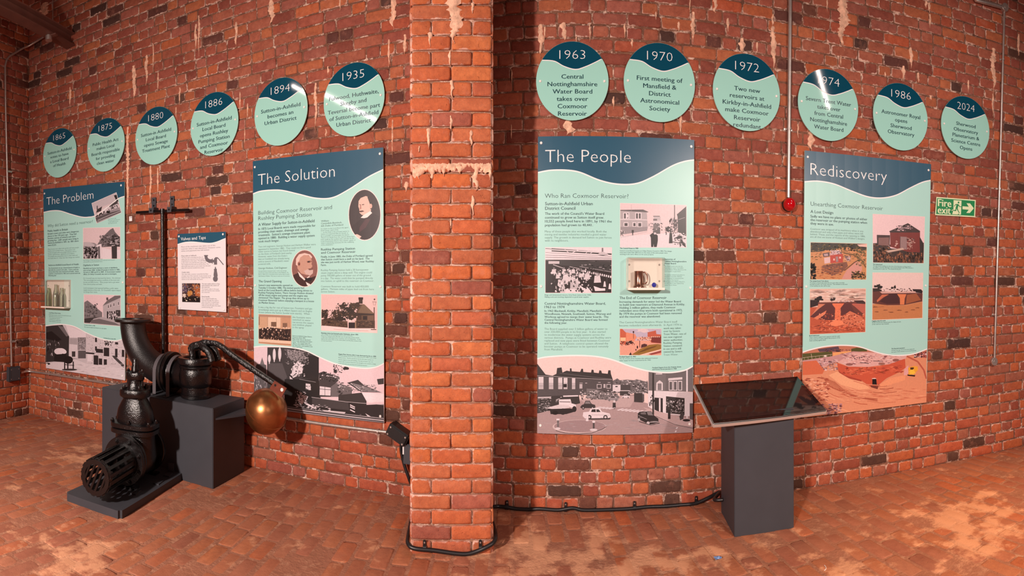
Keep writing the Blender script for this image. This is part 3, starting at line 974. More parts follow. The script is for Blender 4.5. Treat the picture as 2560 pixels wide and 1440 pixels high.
for x, y, w_, h_ in ((708, 845, 24, 55), (708, 955, 24, 55), (720, 985, 90, 50), (820, 970, 70, 110), (965, 900, 40, 30), (965, 985, 32, 110), (1052, 1000, 32, 90), (755, 1110, 45, 80), (820, 1120, 40, 75), (690, 1070, 60, 125), (590, 1030, 110, 20)): p.box(45, x, y, x + w_, y + h_, .08)
p.box(225, 610, 1060, 668, 1150).scat([40, 60, 90], 830, 880, 945, 940, 40, 10, 14, 14)
p.a(70, 925, 1075, 960, 1075, 1080, 1190, 1080, 1240, 1040, 1200, 950, 1110).line(220, 6, 940, 1110, 1040, 1200)
p.a(216, 78, 1170, 300, 1150, 450, 1120, 600, 1180, 1090, 1230, 1093, 1395, 78, 1235)
p.scat([190, 200, 226, 170], 480, 1180, 1080, 1340, 60, 50, 4, 15)
p.ell(228, 245, 1020, 62, 42).ell(232, 290, 1015, 55, 32, rot=.4)
p.a(34, 185, 1060, 340, 1050, 345, 1090, 330, 1160, 180, 1150).ell(30, 365, 1130, 60, 50).box(30, 310, 1150, 325, 1245).box(30, 350, 1160, 366, 1250).box(40, 420, 1150, 436, 1250).line(34, 9, 310, 1190, 440, 1200).ell(60, 380, 1255, 100, 14)
p.ell(40, 105, 1180, 28, 12).done()
def low_cover(b, wv, top, mat, th=0.0045, drop=True):
    """plain ground of the board down to the wavy upper edge of its bottom photograph"""
    w2 = [P2(*q) for q in wave(wv)]
    w2[0] = (b.cs[0][0] + (b.cs[3][0] - b.cs[0][0]) * 0.88, w2[0][1]); w2[-1] = (b.cs[1][0] + (b.cs[2][0] - b.cs[1][0]) * 0.88, w2[-1][1])
    zt = b.low_z
    p = Print(wallF, PO + 0.0024, P2)
    p.poly(None, [(a[0], a[1] + th) for a in w2] + [(a[0], a[1] - th) for a in reversed(w2)], True)
    p.build('lower_wave_line', b.root, M_WHITE)
    p = Print(wallF, PO + 0.0022, P2)
    p.poly(None, w2 + [(w2[-1][0], zt), (w2[0][0], zt)], True)
    p.build('lower_field', b.root, mat)
low_cover(b, zf(ZB, [76, 690, 150, 682, 230, 673, 330, 676, 450, 703, 600, 782, 740, 842, 860, 876, 960, 886, 1030, 874, 1092, 850]), (200, 808), M_MINT)
b.caps([(111.5, 484), (303, 463.5), (307, 706), (118, 911), (306, 940)], 0.010)

# ---------------------------------------------------------------- board 2: Valves and Taps
ZC = (430, 570, 6.547)
b = Board('information_board', zf(ZC, [90, 98, 878, 60, 885, 1378, 103, 1330]), 'small white board titled Valves and Taps', M_PALE,
          zf(ZC, [92, 272, 150, 252, 230, 235, 330, 230, 450, 240, 560, 250, 650, 250, 740, 228, 820, 195, 880, 172]))
def zt(b, fr, name, lines, u, v, v1, u1, **k):
    x, y = zf(fr, [u, v])[0]
    b.t(name, lines, x, y, None if v1 is None else zf(fr, [u, v1])[0][1], None if u1 is None else zf(fr, [u1, v])[0][0], **k)
zt(b, ZC, 'title', ['Valves and Taps'], 145, 205, None, 553, mat=M_WHITE, size=0.048, bold=0.0)
zt(b, ZC, 'body_text', ['Most of the machinery was taken out of the', 'reservoir when it was abandoned. However some', 'valves and pipework was left behind.'], 150, 322, 388, 792, mat=M_INK3)
zt(b, ZC, 'subheading', ['Float valve or ballcock'], 155, 468, None, 400, mat=M_INK3, size=0.02, bold=0.02)
zt(b, ZC, 'body_text', ['This float valve controlled the flow of', 'water into the reservoir from the pipes.', 'A ball floated on the water. The ball lifted', 'as the water rose until the lever shut it off.', 'This stopped the flow and cut off the flow. The', 'elbow pipe was made to carry water into the tank', 'when the reservoir needed more water.'], 155, 497, 665, 632, mat=M_INK3)
zt(b, ZC, 'subheading', ['Outlet valve'], 160, 736, None, 288, mat=M_INK3, size=0.02, bold=0.02)
zt(b, ZC, 'body_text', ['This valve with a strainer controlled the flow', 'of water out of the reservoir. It was turned on by', 'hand from the top using a long T shaped key that', 'stands on the wall beside this board.'], 158, 766, 850, 640, mat=M_INK3)
zt(b, ZC, 'subheading', ['The two outlet valves as they', 'were found in the centre of', 'the reservoir'], 487, 922, 976, 782, mat=M_INK3, bold=0.02)
zt(b, ZC, 'body_text', ['The largest valve in the past', 'that can now be seen outside', 'the reservoir.'], 487, 1006, 1060, 782, mat=M_INK3)
zt(b, ZC, 'subheading', ['Hand handle'], 487, 1132, None, 615, mat=M_INK3, size=0.02, bold=0.02)
zt(b, ZC, 'body_text', ['The T shaped handle was', 'lowered through the roof to', 'open the valve. It would have', 'been used to turn the outlet', 'valve on and off when the water', 'needed turning off.'], 487, 1162, 1302, 800, mat=M_INK3)
G = (112, 106, 112)
p = Photo(b, ZC, [515, 430, 850, 430, 850, 890, 515, 890], (226, 222, 226), 'drawing', 0)
p.p.P.pop(0)
p.a(G, 525, 443, 590, 443, 590, 458, 578, 462, 590, 495, 620, 512, 655, 512, 655, 572, 610, 572, 560, 545, 538, 500, 532, 458, 525, 455)
p.a(G, 655, 500, 668, 500, 668, 585, 655, 585).a(G, 668, 522, 690, 518, 690, 495, 708, 490, 704, 478, 745, 478, 760, 490, 848, 596, 838, 608, 752, 502, 738, 500, 738, 600, 688, 600, 688, 568, 668, 560)
p.a(G, 704, 635, 716, 635, 722, 665, 734, 672, 734, 700, 742, 740, 748, 780, 742, 800, 700, 806, 680, 780, 684, 740, 690, 700, 686, 675, 700, 668)
p.ell(G, 711, 832, 40, 48).done()
p = Photo(b, ZC, [165, 905, 462, 905, 462, 1218, 168, 1210], (70, 46, 44), border=3)
p.box((96, 78, 96), 165, 905, 250, 1060).box((150, 92, 60), 330, 920, 400, 1010).a((176, 100, 60), 370, 960, 440, 930, 462, 1000, 462, 1120, 380, 1110)
p.scat([(200, 180, 170), (110, 100, 120), (60, 50, 60), (190, 120, 70)], 170, 910, 455, 1000, 70, 14, 14, 31).blob((190, 130, 70), 290, 1070, 36, 50, 2).blob((220, 200, 190), 200, 1110, 30, 32, 3)
p.a((26, 18, 18), 165, 1150, 300, 1120, 380, 1120, 462, 1150, 462, 1218, 168, 1210).scat([(210, 190, 170), (150, 100, 60), (30, 20, 20)], 170, 1010, 455, 1190, 60, 12, 10, 32).ell((245, 230, 210), 238, 1188, 14, 9).done()
b.caps([zf(ZC, q)[0] for q in ([116, 138], [836, 103], [133, 1300], [850, 1336])], 0.009)

# ---------------------------------------------------------------- board 3: The Solution
ZD, ZE, ZFr, ZG, ZH = (630, 500, 6.547), (630, 690, 7.576), (790, 460, 5.144), (790, 720, 6.856), (620, 850, 6.544)
ZS = (600, 360, 1.9455)
b = Board('information_board', [(632.2, 403), (958, 368.5), (960.3, 1057), (635.5, 1017)], 'tall mint board titled The Solution, partly behind the copper ball', M_MINT,
          [(632, 485), (655, 477.5), (700, 475.5), (745, 485), (790, 495.5), (830, 494.5), (870, 475), (920, 443), (958, 424)])
b.t('title', ['The Solution'], 645, 463.5, x1=837, mat=M_WHITE, bold=-0.016, size=0.135)
zt(b, ZD, 'heading', ['Building Coxmoor Reservoir and', 'Rushley Pumping Station'], 105, 242, 331, 1308, bold=-0.010, sizek=0.82)
zt(b, ZD, 'subheading', ['A Water Supply for Sutton-in-Ashfield'], 105, 425, None, 1022, size=0.044, bold=0.010)
zt(b, ZD, 'body_text', ['In 1875 Local Boards were made responsible for', 'providing clean water, drainage and sewage', "treatment.  Sutton's sewage treatment plant", 'opened in 1880.  Building a water supply system', 'took much longer.'], 105, 492, 696, 1040, bold=0.010)
zt(b, ZD, 'body_text', ['Two civil engineers, George Hodson and Herbert Walker were', 'appointed in September 1882.  They could not find a good'], 105, 778, 820, 1045, mat=M_INK2, bold=-0.006)
zt(b, ZD, 'body_text', ['water source in Sutton, but found several', "on the Duke of Portland's land nearby.", "However, water from the Duke's", 'dam at Cauldwell was already being', "sold to several of Mansfield's water", 'powered mills.'], 105, 858, 1062, 700, mat=M_INK2, bold=-0.006)
zt(b, ZD, 'caption', ['George Hodson, Civil Engineer'], 105, 1130, None, 575, mat=M_INK2, size=0.026, bold=0.008)
zt(b, ZD, 'caption', ['George Hodson designed water works and sewage', 'systems for many towns and cities in the Midlands. He', 'died in 1904 and is remembered for works that he built', 'with Herbert Walker. This was an early use of concrete.'], 105, 1172, 1256, 620, mat=M_INK2, bold=-0.006)
zt(b, ZE, 'subheading', ['The Grand Opening'], 125, 120, None, 560, size=0.036, bold=0.010)
zt(b, ZE, 'body_text', ["Sutton's new waterworks opened on", 'Tuesday 5 October 1886. The invited guests had'], 125, 190, 238, 985, bold=0.010)
zt(b, ZE, 'body_text', ["lunch at the Local Board's offices before being driven to", 'Rushley Pumping Station. There George Hodson showed', 'off the steam engine and pumps and the engine was', "christened 'The Hygeia'. The group then drove up to", 'Coxmoor Reservoir before enjoying a banquet in a house', 'on Market Street.'], 125, 284, 520, 1175, bold=0.010)
zt(b, ZE, 'body_text', ['It was a big day for rest of Sutton too. Fountains and gas', 'streetlamps were put up in Albert Square and on Engine', 'Green (where the Sutton Sundial now stands).  When'], 125, 605, 700, 1140, mat=M_INK2, bold=-0.006)
zt(b, ZE, 'body_text', ['the fountains were', 'switched on water', 'ran across the square', 'and children played', 'in the spray.'], 770, 795, 985, 1165, mat=M_INK2, bold=-0.006)
zt(b, ZE, 'caption', ['Sutton-in-Ashfield Urban District', 'Council in about 1895', 'Many of the men on the board', 'were at the opening of the water-', 'works.  The Council later had', 'offices in the middle of the town', 'for many years, and members met', 'there each week.'], 770, 1140, 1352, 1150, mat=M_INK2, bold=-0.006)
zt(b, ZFr, 'caption', ['William', 'Cavendish-Bentinck,', '6th Duke of Portland'], 65, 488, 550, 348, mat=M_INK2, bold=0.008)
zt(b, ZFr, 'caption', ['In a letter to the Local Board the agent', 'Fred Turner, clerk of the', '"... as the Duke is the principal owner in', 'Sutton it is expected that he should, as', 'far as possible, accommodate the board.', 'There is no doubt from the reports which have', 'been made by the medical men, and also by the', 'Local Government Board, that a better supply of', 'water is absolutely necessary for the wellbeing', 'of the inhabitants."'], 65, 585, 792, 508, mat=M_INK2, bold=-0.006)
zt(b, ZFr, 'subheading', ['Rushley Pumping Station', 'and Coxmoor Reservoir'], 65, 856, 897, 508, bold=0.01, sizek=0.85)
zt(b, ZFr, 'body_text', ['Finally, in June 1885, the Duke of Portland agreed', 'that Sutton could bore a well on his land.  The', 'site was just north of Harlow Wood, near Rushley', 'Farm.'], 65, 948, 1054, 745, bold=0.010)
zt(b, ZFr, 'body_text', ['Rushley Pumping Station held a 30 horsepower', 'steam engine above a deep well. This engine could', 'pump 700,000 gallons of water out of the ground', 'in a day.  The water could then be pumped directly', 'into Sutton, or uphill to this reservoir on Coxmoor.'], 65, 1120, 1258, 745, mat=M_INK2, bold=-0.006)
zt(b, ZFr, 'body_text', ['Coxmoor Reservoir was built to hold 450,000', 'gallons.  Thirteen miles of pipes lead out from here', 'across Sutton.'], 65, 1328, 1394, 745, mat=M_INK2, bold=-0.006)
zt(b, ZG, 'caption', ['Pumping station by Hucknall under Huthwaite, about 1890'], 90, 778, None, 722, size=0.016, bold=0.02)
zt(b, ZG, 'caption', ['The cottage on the pumping station and Coxmoor', 'Reservoir looked much like this one. It was part of the works', 'a mile and a half away from Coxmoor out to Huthwaite.  It was', 'built at the same time to the same plans and Rushley shows how', 'it must have been.'], 90, 800, 910, 778, mat=M_INK2, bold=-0.006)
zt(b, ZG, 'caption', ['Hygeia Flour Factory, after it was destroyed by fire in 1890'], 388, 1140, None, 1030, size=0.016, bold=0.02)
zt(b, ZG, 'caption', ['This photograph shows the ruins of the factory in 1890 in part of the', 'Market Street.  The fire spread too fast for the water pumps on', 'the fire engine to save the buildings. The lack of water was one', 'reason why Coxmoor Reservoir was thought to be needed so badly', 'in the town that was growing and needed protection.'], 388, 1166, 1300, 1035, mat=M_INK2, bold=-0.006)
ovalpts = lambda cx, cy, rx, ry: [v for k in range(36) for v in (cx + rx * cos(2 * pi * k / 36), cy + ry * sin(2 * pi * k / 36))]
p = Photo(b, ZD, ovalpts(863, 1120, 209, 296), (138, 92, 84), 'portrait_photograph', 0)
p.p.P.insert(0, ((238, 222, 214), [P2(*q) for q in zf(ZD, ovalpts(863, 1120, 219, 307))]))
p.a((66, 36, 34), 650, 1240, 760, 1190, 800, 1260, 870, 1290, 960, 1270, 1080, 1230, 1080, 1440, 650, 1440)
p.a((196, 150, 132), 735, 1010, 760, 920, 860, 890, 950, 920, 985, 1000, 975, 1050, 990, 1085, 970, 1110, 985, 1150, 960, 1200, 900, 1230, 800, 1200, 745, 1120)
p.a((226, 196, 186), 718, 1060, 722, 960, 770, 890, 860, 868, 950, 890, 985, 930, 975, 960, 930, 905, 850, 900, 790, 940, 770, 1000, 745, 1080)
p.a((150, 100, 88), 895, 1000, 975, 990, 985, 1010, 950, 1025, 905, 1030).a((60, 40, 38), 908, 1002, 950, 996, 945, 1020, 915, 1024).ell((170, 110, 96), 770, 1045, 24, 36).ell((90, 56, 50), 772, 1048, 12, 22)
p.a((206, 176, 168), 850, 1160, 930, 1130, 1000, 1140, 998, 1200, 950, 1240, 880, 1210).a((120, 80, 72), 915, 1125, 990, 1115, 1000, 1140, 940, 1150)
p.a((240, 222, 216), 748, 1165, 800, 1220, 875, 1300, 858, 1316, 780, 1250).a((240, 222, 216), 880, 1340, 975, 1390, 940, 1420, 900, 1390).a((30, 18, 18), 865, 1275, 960, 1270, 1000, 1290, 960, 1330, 880, 1330).a((236, 214, 208), 895, 1270, 945, 1240, 942, 1266, 905, 1280)
p.done()
p = Photo(b, ZFr, ovalpts(626, 397, 202, 322), (54, 40, 42), 'portrait_photograph', 0)
p.p.P.insert(0, ((240, 226, 224), [P2(*q) for q in zf(ZFr, ovalpts(626, 397, 211, 332))]))
p.a((46, 30, 33), 440, 560, 590, 440, 650, 430, 740, 380, 830, 420, 830, 720, 500, 720)
p.a((226, 186, 172), 548, 220, 575, 180, 640, 155, 690, 170, 715, 230, 720, 300, 700, 360, 640, 400, 590, 398, 560, 370, 556, 320, 545, 290)
p.a((52, 36, 36), 660, 165, 700, 160, 728, 200, 730, 260, 712, 330, 698, 320, 694, 260, 676, 210).ell((216, 172, 158), 706, 284, 17, 30)
p.a((80, 48, 44), 556, 345, 600, 340, 622, 352, 590, 362, 562, 364).a((90, 56, 50), 560, 262, 575, 262, 575, 272, 560, 272).a((90, 56, 50), 590, 262, 620, 258, 620, 268, 592, 272).a((180, 130, 118), 568, 268, 582, 268, 584, 320, 560, 330)
p.a((244, 226, 222), 575, 435, 610, 400, 700, 348, 722, 372, 660, 430, 620, 440).a((74, 44, 50), 560, 560, 640, 450, 700, 450, 640, 560, 560, 620)
p.a((232, 196, 184), 490, 655, 530, 645, 585, 675, 560, 700, 520, 690).done()
p = Photo(b, ZE, [132, 726, 742, 750, 742, 1322, 132, 1270], (206, 164, 134), border=8, bcol=(236, 208, 186), level=0.0026)
p.box((226, 196, 172), 300, 780, 540, 980).box((196, 150, 122), 560, 790, 730, 980).box((120, 90, 72), 365, 870, 462, 960).box((130, 98, 80), 585, 890, 670, 970).box((110, 80, 66), 132, 760, 146, 930).line((150, 110, 84), 6, 300, 760, 300, 980).line((150, 110, 84), 5, 465, 770, 465, 980)
p.a((60, 42, 38), 132, 1000, 300, 970, 420, 980, 600, 1010, 742, 1000, 742, 1230, 500, 1215, 300, 1195, 132, 1180)
for k, (x, y) in enumerate([(155, 985), (205, 1005), (265, 980), (300, 1010), (330, 985), (365, 1015), (385, 965), (430, 975), (465, 1020), (548, 1030), (600, 985), (640, 1055), (660, 980), (705, 990)]):
    p.blob([(50, 36, 34), (70, 50, 44), (36, 26, 26)][k % 3], x, y + 95, 34, 70, k).ell((228, 196, 176), x, y, 13, 17)
p.scat([(30, 22, 22), (200, 160, 140), (110, 80, 66), (50, 36, 32)], 140, 1050, 735, 1195, 150, 14, 20, 41, 0.03)
p.a((232, 200, 176), 132, 1190, 742, 1235, 742, 1300, 132, 1245).box((190, 140, 110), 132, 1245, 742, 1275, .07).box((176, 140, 120), 132, 726, 742, 768, .04).done()
p = Photo(b, ZG, [96, 112, 1045, 125, 1045, 765, 96, 722], (226, 190, 188), border=8, bcol=(236, 212, 204))
p.a((238, 212, 210), 96, 640, 600, 690, 1045, 690, 1045, 765, 96, 722)
p.a((96, 72, 56), 690, 430, 735, 280, 820, 280, 1000, 445, 1000, 560, 690, 560).a((120, 96, 76), 720, 420, 800, 275, 830, 280, 1000, 440).box((58, 40, 32), 735, 165, 800, 270).box((44, 30, 26), 728, 160, 808, 200)
p.box((66, 46, 38), 700, 470, 780, 545).box((40, 28, 26), 805, 480, 878, 545).a((52, 38, 32), 690, 430, 1000, 445, 1000, 465, 690, 470).a((110, 84, 68), 885, 475, 1000, 470, 1000, 560, 885, 560)
for k, (x, y, rx, ry) in enumerate([(140, 440, 60, 80), (360, 440, 80, 70), (470, 330, 80, 70), (560, 400, 120, 110), (660, 310, 90, 70), (590, 480, 110, 60), (400, 520, 110, 50), (220, 540, 120, 30)]): p.blob([(46, 34, 28), (62, 46, 36), (54, 40, 32)][k % 3], x, y, rx, ry, k + 5, 22)
p.scat([(40, 30, 26), (110, 84, 64), (70, 52, 42), (214, 180, 172)], 340, 250, 720, 520, 130, 16, 14, 42).scat([(60, 44, 34), (100, 76, 58)], 100, 380, 400, 560, 60, 20, 14, 43)
p.a((80, 60, 48), 96, 545, 540, 570, 545, 680, 96, 640).a((74, 54, 44), 690, 560, 1010, 560, 1010, 690, 690, 690).scat([(110, 84, 66), (56, 40, 34)], 100, 560, 530, 650, 60, 26, 12, 44).scat([(110, 84, 66), (56, 40, 34)], 700, 570, 1000, 680, 40, 26, 12, 45)
p.box((40, 28, 28), 560, 590, 670, 690).ell((232, 214, 208), 585, 565, 24, 20).ell((232, 214, 208), 635, 550, 12, 14).box((150, 120, 96), 668, 560, 690, 690).box((90, 66, 54), 990, 330, 1006, 700).ell((70, 50, 44), 1003, 195, 14, 14).line((90, 66, 54), 6, 965, 235, 1040, 240).line((90, 66, 54), 4, 975, 240, 990, 300).line((90, 66, 54), 4, 1030, 240, 1012, 300).box((70, 50, 42), 940, 705, 1035, 718)
p.line((200, 150, 146), 6, 300, 705, 600, 725, 900, 735).done()
p = Photo(b, ZH, [86, 90, 2222, 90, 2226, 1358, 92, 1096], (232, 206, 214), 'photograph', 0, flat_top=(670, 864))
p.a(66, 318, 120, 1160, 120, 1160, 640, 1190, 960, 600, 1000, 600, 900, 310, 800, 312, 460, 318, 200).a(46, 840, 300, 960, 250, 1160, 260, 1160, 660, 900, 620, 870, 560, 920, 480)
p.a(90, 330, 380, 560, 380, 640, 600, 560, 760, 330, 700)
for x, y, w_, h_ in ((350, 240, 30, 130), (430, 140, 34, 200), (520, 120, 36, 210)): p.ell(226, x, y + h_ / 2, w_ / 2 + 8, h_ / 2).box(226, x - 8, y + h_ / 2, x + 8, y + h_ + 20)
p.a(140, 630, 150, 900, 190, 960, 300, 880, 350, 760, 350, 660, 300).scat([60, 150, 110, 80, 180], 600, 150, 1000, 400, 180, 18, 14, 51).a(96, 92, 560, 140, 400, 200, 390, 232, 285, 270, 400, 300, 410, 310, 860, 92, 860).a(120, 195, 400, 232, 285, 268, 400)
p.blob(228, 810, 480, 105, 110, 4, 20, .25).a(228, 690, 560, 760, 520, 780, 600, 740, 620).scat([228, 140, 60], 720, 360, 930, 600, 70, 20, 14, 52)
p.a(226, 680, 590, 780, 680, 770, 720, 700, 740).line(50, 14, 670, 570, 800, 680).line(50, 10, 670, 640, 790, 730)
p.a(40, 600, 640, 1160, 640, 1190, 960, 1000, 980, 940, 1010, 600, 1000).line(140, 8, 840, 640, 1110, 690).a(220, 945, 710, 1020, 720, 1030, 820, 945, 810).scat([50, 220], 940, 710, 1035, 820, 20, 14, 14, 53)
p.a(70, 1160, 540, 1240, 510, 1330, 550, 1490, 600, 1500, 650, 1400, 740, 1360, 930, 1170, 930).a(226, 1175, 755, 1355, 780, 1350, 910, 1172, 900).line(60, 8, 1172, 800, 1355, 815).line(60, 6, 1260, 765, 1260, 905).scat([40, 90, 30, 226], 1150, 500, 1500, 640, 60, 20, 14, 54, .2).line(170, 8, 1290, 580, 1490, 625)
p.scat([40, 60, 228], 1400, 400, 1540, 540, 36, 18, 14, 55).blob(50, 1600, 465, 45, 30, 6).blob(46, 1430, 510, 30, 30, 8)
p.a(110, 1360, 760, 1450, 700, 1560, 730, 1700, 780, 1700, 930, 1360, 930).a(66, 1620, 700, 1800, 650, 1900, 740, 2190, 860, 1850, 850).a(130, 1690, 700, 1860, 740, 2190, 860, 1870, 840).line(220, 10, 1680, 705, 1870, 840).scat([180, 100, 140, 90], 1560, 720, 2100, 850, 80, 24, 12, 56).scat([226, 80, 50], 1470, 700, 1560, 900, 26, 30, 14, 57)
p.a(236, 1860, 860, 2222, 880, 2222, 1010, 1980, 1020, 1940, 1000).a(60, 2110, 640, 2222, 625, 2222, 720, 2130, 730).a(60, 1480, 900, 1860, 860, 1940, 1000, 1940, 1180, 1480, 1120)
p.a(44, 600, 960, 1100, 960, 1950, 1060, 2222, 1050, 2226, 1330, 1900, 1290, 600, 1130).a(70, 1050, 940, 1640, 1010, 1660, 1150, 1050, 1080).line(190, 7, 1040, 935, 1600, 1010, 2220, 1060)
p.blob(226, 890, 960, 80, 90, 9, 20, .3).scat([200, 110, 60], 770, 830, 960, 1030, 60, 20, 16, 58).scat([228, 60, 150, 200], 700, 1020, 1350, 1140, 70, 34, 12, 59, .08).a(224, 960, 1030, 1080, 1090, 1060, 1110, 940, 1050)
for y in (1060, 1090, 1140): p.line(228, 16, 1670, y, 1750, y + 40)
p.a(210, 1200, 1140, 1600, 1180, 1560, 1230, 1300, 1190).a(226, 1920, 1200, 2040, 1270, 1960, 1250).scat([30, 50, 100], 1560, 1190, 1950, 1260, 50, 30, 12, 60, .1)
p.a(150, 600, 1080, 2222, 1275, 2226, 1358, 600, 1160).line(40, 14, 600, 1095, 2222, 1300).line(226, 6, 600, 1110, 2222, 1316).line(50, 12, 600, 1130, 2222, 1338)
p.scat([90, 200, 130], 100, 600, 320, 860, 60, 8, 40, 61).done()
low_cover(b, zf(ZH, [84, 118, 200, 104, 330, 100, 520, 110, 760, 130, 960, 180, 1160, 275, 1380, 370, 1600, 425, 1850, 460, 2000, 460, 2120, 435, 2224, 385]), (700, 858), M_MINT)
b.caps([(637.5, 418), (950, 384.5), (638.5, 713.5), (951, 716.5), (951, 1040.5)], 0.009)
# ---------------------------------------------------------------- board 4: The People
ZI, ZJ, ZK, ZL, ZM = (1340, 470, 5.142), (1340, 730, 8.468), (1535, 490, 5.762), (1535, 730, 6.857), (1335, 880, 6.244)
b = Board('information_board', [(1345, 341.5), (1735.5, 350), (1732, 1081), (1343, 1083)], 'tall mint board titled The People, with a tankard case on it', M_MINT,
          [(1345, 431.5), (1375, 426), (1415, 425.5), (1450, 431), (1500, 451), (1545, 460.5), (1590, 459), (1630, 443), (1680, 415), (1710, 404), (1735, 400)])
b.t('title', ['The People'], 1363, 406, x1=1577, mat=M_WHITE, bold=-0.016, size=0.14)
b.t('heading', ['Who Ran Coxmoor Reservoir?'], 1362, 495, x1=1571, size=0.046, bold=-0.010)
zt(b, ZI, 'subheading', ['Sutton-in-Ashfield Urban', 'District Council'], 117, 222, 281, 728, bold=0.008, sizek=0.78)
zt(b, ZI, 'body_text', ["The work of the Council's Water Board", 'continued to grow as Sutton itself grew.', '10,552 people lived here in 1891, by 1961 the', 'population had grown to 40,441.'], 115, 345, 492, 972, bold=0.010)
zt(b, ZI, 'body_text', ['Many of these people also worked locally. Both the', 'mining and textiles industries needed a good water', 'supply. The growth in demand led Sutton to join forces', 'with its neighbours.'], 113, 571, 688, 972, mat=M_INK2, bold=-0.006)
zt(b, ZI, 'caption', ["Briggs and Greenwood's factory, Grey Road, Sutton in the 1950s", 'Making socks and stockings depended on good water supplies'], 112, 1382, 1408, 708)
zt(b, ZJ, 'subheading', ['Central Nottinghamshire Water Board,', '1963 to 1974'], 180, 268, 342, 1475, bold=0.008)
zt(b, ZJ, 'body_text', ['In 1962 Blackwell, Kirkby, Mansfield, Mansfield', 'Woodhouse, Newark, Southwell, Sutton, Warsop and', 'Worksop agreed to merge their water boards.  The', 'Central Nottinghamshire Water Board was formed', 'the following year.'], 180, 420, 672, 1585, bold=0.010)
zt(b, ZJ, 'body_text', ['The Board supplied over 5 billion gallons of water to', 'over 330,000 people in its first year.  It also started', 'to modernise the water supply systems across the', 'various districts.  Pumps at Coxmoor and Rushley were', 'replaced and new pipes were fitted between Coxmoor', 'and Sutton.  A telephonic control system allowed the', 'booster pumps at Coxmoor to be operated remotely', 'from Mansfield.'], 178, 800, 1234, 1590, mat=M_INK2, bold=-0.006)
zt(b, ZK, 'caption', ['The Council House in 1900'], 84, 762, None, 348, size=0.020, bold=0.02)
zt(b, ZK, 'caption', ["Sutton's Local Board became an Urban District Council in 1894. The change", 'must have made little difference to the many of the same people were', 'working in the same offices on the same projects.'], 84, 796, 848, 830)
zt(b, ZK, 'subheading', ['Memories of', 'Central Nottinghamshire', 'Water Board'], 720, 920, 982, 1042, bold=0.010)
zt(b, ZK, 'caption', ['The Waterworks was won by', 'departmental teams. Unrivalled', 'the last Water Water Board on the', 'hard wooden to good beer.', '', 'The pewter tankard was given to', 'Mansfield Councillor Michael', 'Hay Sweeney to commemorate', 'the work of the former', 'Nottinghamshire Water Board in', 'the year that it was replaced by', 'Severn Trent Water.'], 720, 1018, 1292, 1040, mat=M_INK2, bold=-0.006)
zt(b, ZL, 'subheading', ['The End of Coxmoor Reservoir'], 93, 122, None, 900, size=0.036, bold=0.008)
zt(b, ZL, 'body_text', ['Increasing demands for water led the Water Board', 'to build new reservoirs at Diamond Avenue in Kirkby.', 'Holding 2 million gallons, they made Coxmoor', 'redundant once they were both operational in 1972.', 'By 1974 the pumps at Coxmoor had been removed', 'and the reservoir was abandoned.'], 93, 184, 440, 1212, bold=0.010)
zt(b, ZL, 'body_text', ['The Central Nottinghamshire Water Board itself', 'became redundant soon afterwards.  In April 1974 its'], 92, 537, 590, 1168, mat=M_INK2, bold=-0.006)
zt(b, ZL, 'body_text', ['work was taken', 'over by Severn', 'Trent Water, one of', 'ten new regional', 'water authorities.', 'Rushley Pumping', 'Station remained', 'in use and is still', 'owned by Severn', 'Trent Water.'], 848, 636, 1090, 1235, mat=M_INK2, bold=-0.006)
zt(b, ZL, 'caption', ['Portland Square in 1963'], 92, 1122, None, 372, size=0.020, bold=0.02)
zt(b, ZL, 'caption', ['The site of some of the fountains that celebrated Coxmoor', 'water supply had been modernised by the 1960s'], 92, 1152, 1184, 752)
zt(b, ZL, 'caption', ['Portland Square from the Outram Street', 'and Forest Street junction in 1968'], 655, 1306, 1336, 1150, bold=0.02)
p = Photo(b, ZI, [122, 766, 972, 768, 968, 1346, 122, 1346], (38, 28, 30), bcol=(240, 214, 218))
p.a(228, 122, 766, 972, 768, 972, 930, 122, 930).a(60, 200, 775, 972, 830, 972, 860, 200, 815).a(80, 122, 775, 200, 780, 200, 795, 122, 790)
p.line(228, 14, 122, 790, 972, 835).line(120, 5, 122, 830, 972, 880).line(90, 5, 122, 862, 972, 900).line(110, 6, 122, 890, 972, 915).line(70, 8, 122, 925, 972, 930)
p.line(226, 6, 370, 790, 420, 830).line(226, 8, 470, 830, 560, 790).line(226, 6, 640, 840, 680, 800).line(226, 6, 700, 840, 740, 815)
p.a(200, 785, 855, 850, 815, 930, 850, 925, 868, 850, 862).a(120, 790, 858, 930, 860, 860, 872).box(120, 845, 770, 865, 820)
p.box(200, 160, 940, 300, 975).box(170, 380, 940, 470, 965).box(190, 485, 940, 630, 965).box(160, 640, 940, 760, 960).box(90, 780, 940, 960, 955).a(60, 300, 930, 972, 950, 972, 1080, 500, 1010, 300, 990)
p.line(170, 12, 220, 985, 360, 1035).line(180, 8, 430, 1010, 620, 1050).line(150, 8, 560, 1010, 972, 1080)
for k in range(14): p.box(228, 600 + k * 27, 1050 + k * 6, 616 + k * 27, 1078 + k * 6)
for x, y, s_ in ((230, 1060, 30), (290, 1110, 36), (360, 1060, 30), (425, 1070, 34), (480, 1060, 26), (520, 1090, 30), (585, 1100, 34), (660, 1120, 36), (420, 1150, 44), (500, 1180, 52), (320, 1200, 44), (790, 1150, 46), (380, 1130, 38)):
    p.ell(150, x, y - s_ * 1.1, s_ * .35, s_ * .42).a(214, x - s_ * .8, y - s_ * .5, x + s_ * .7, y - s_ * .6, x + s_, y + s_ * 1.4, x - s_, y + s_ * 1.5).ell(70, x - 3, y - s_ * 1.35, s_ * .36, s_ * .26)
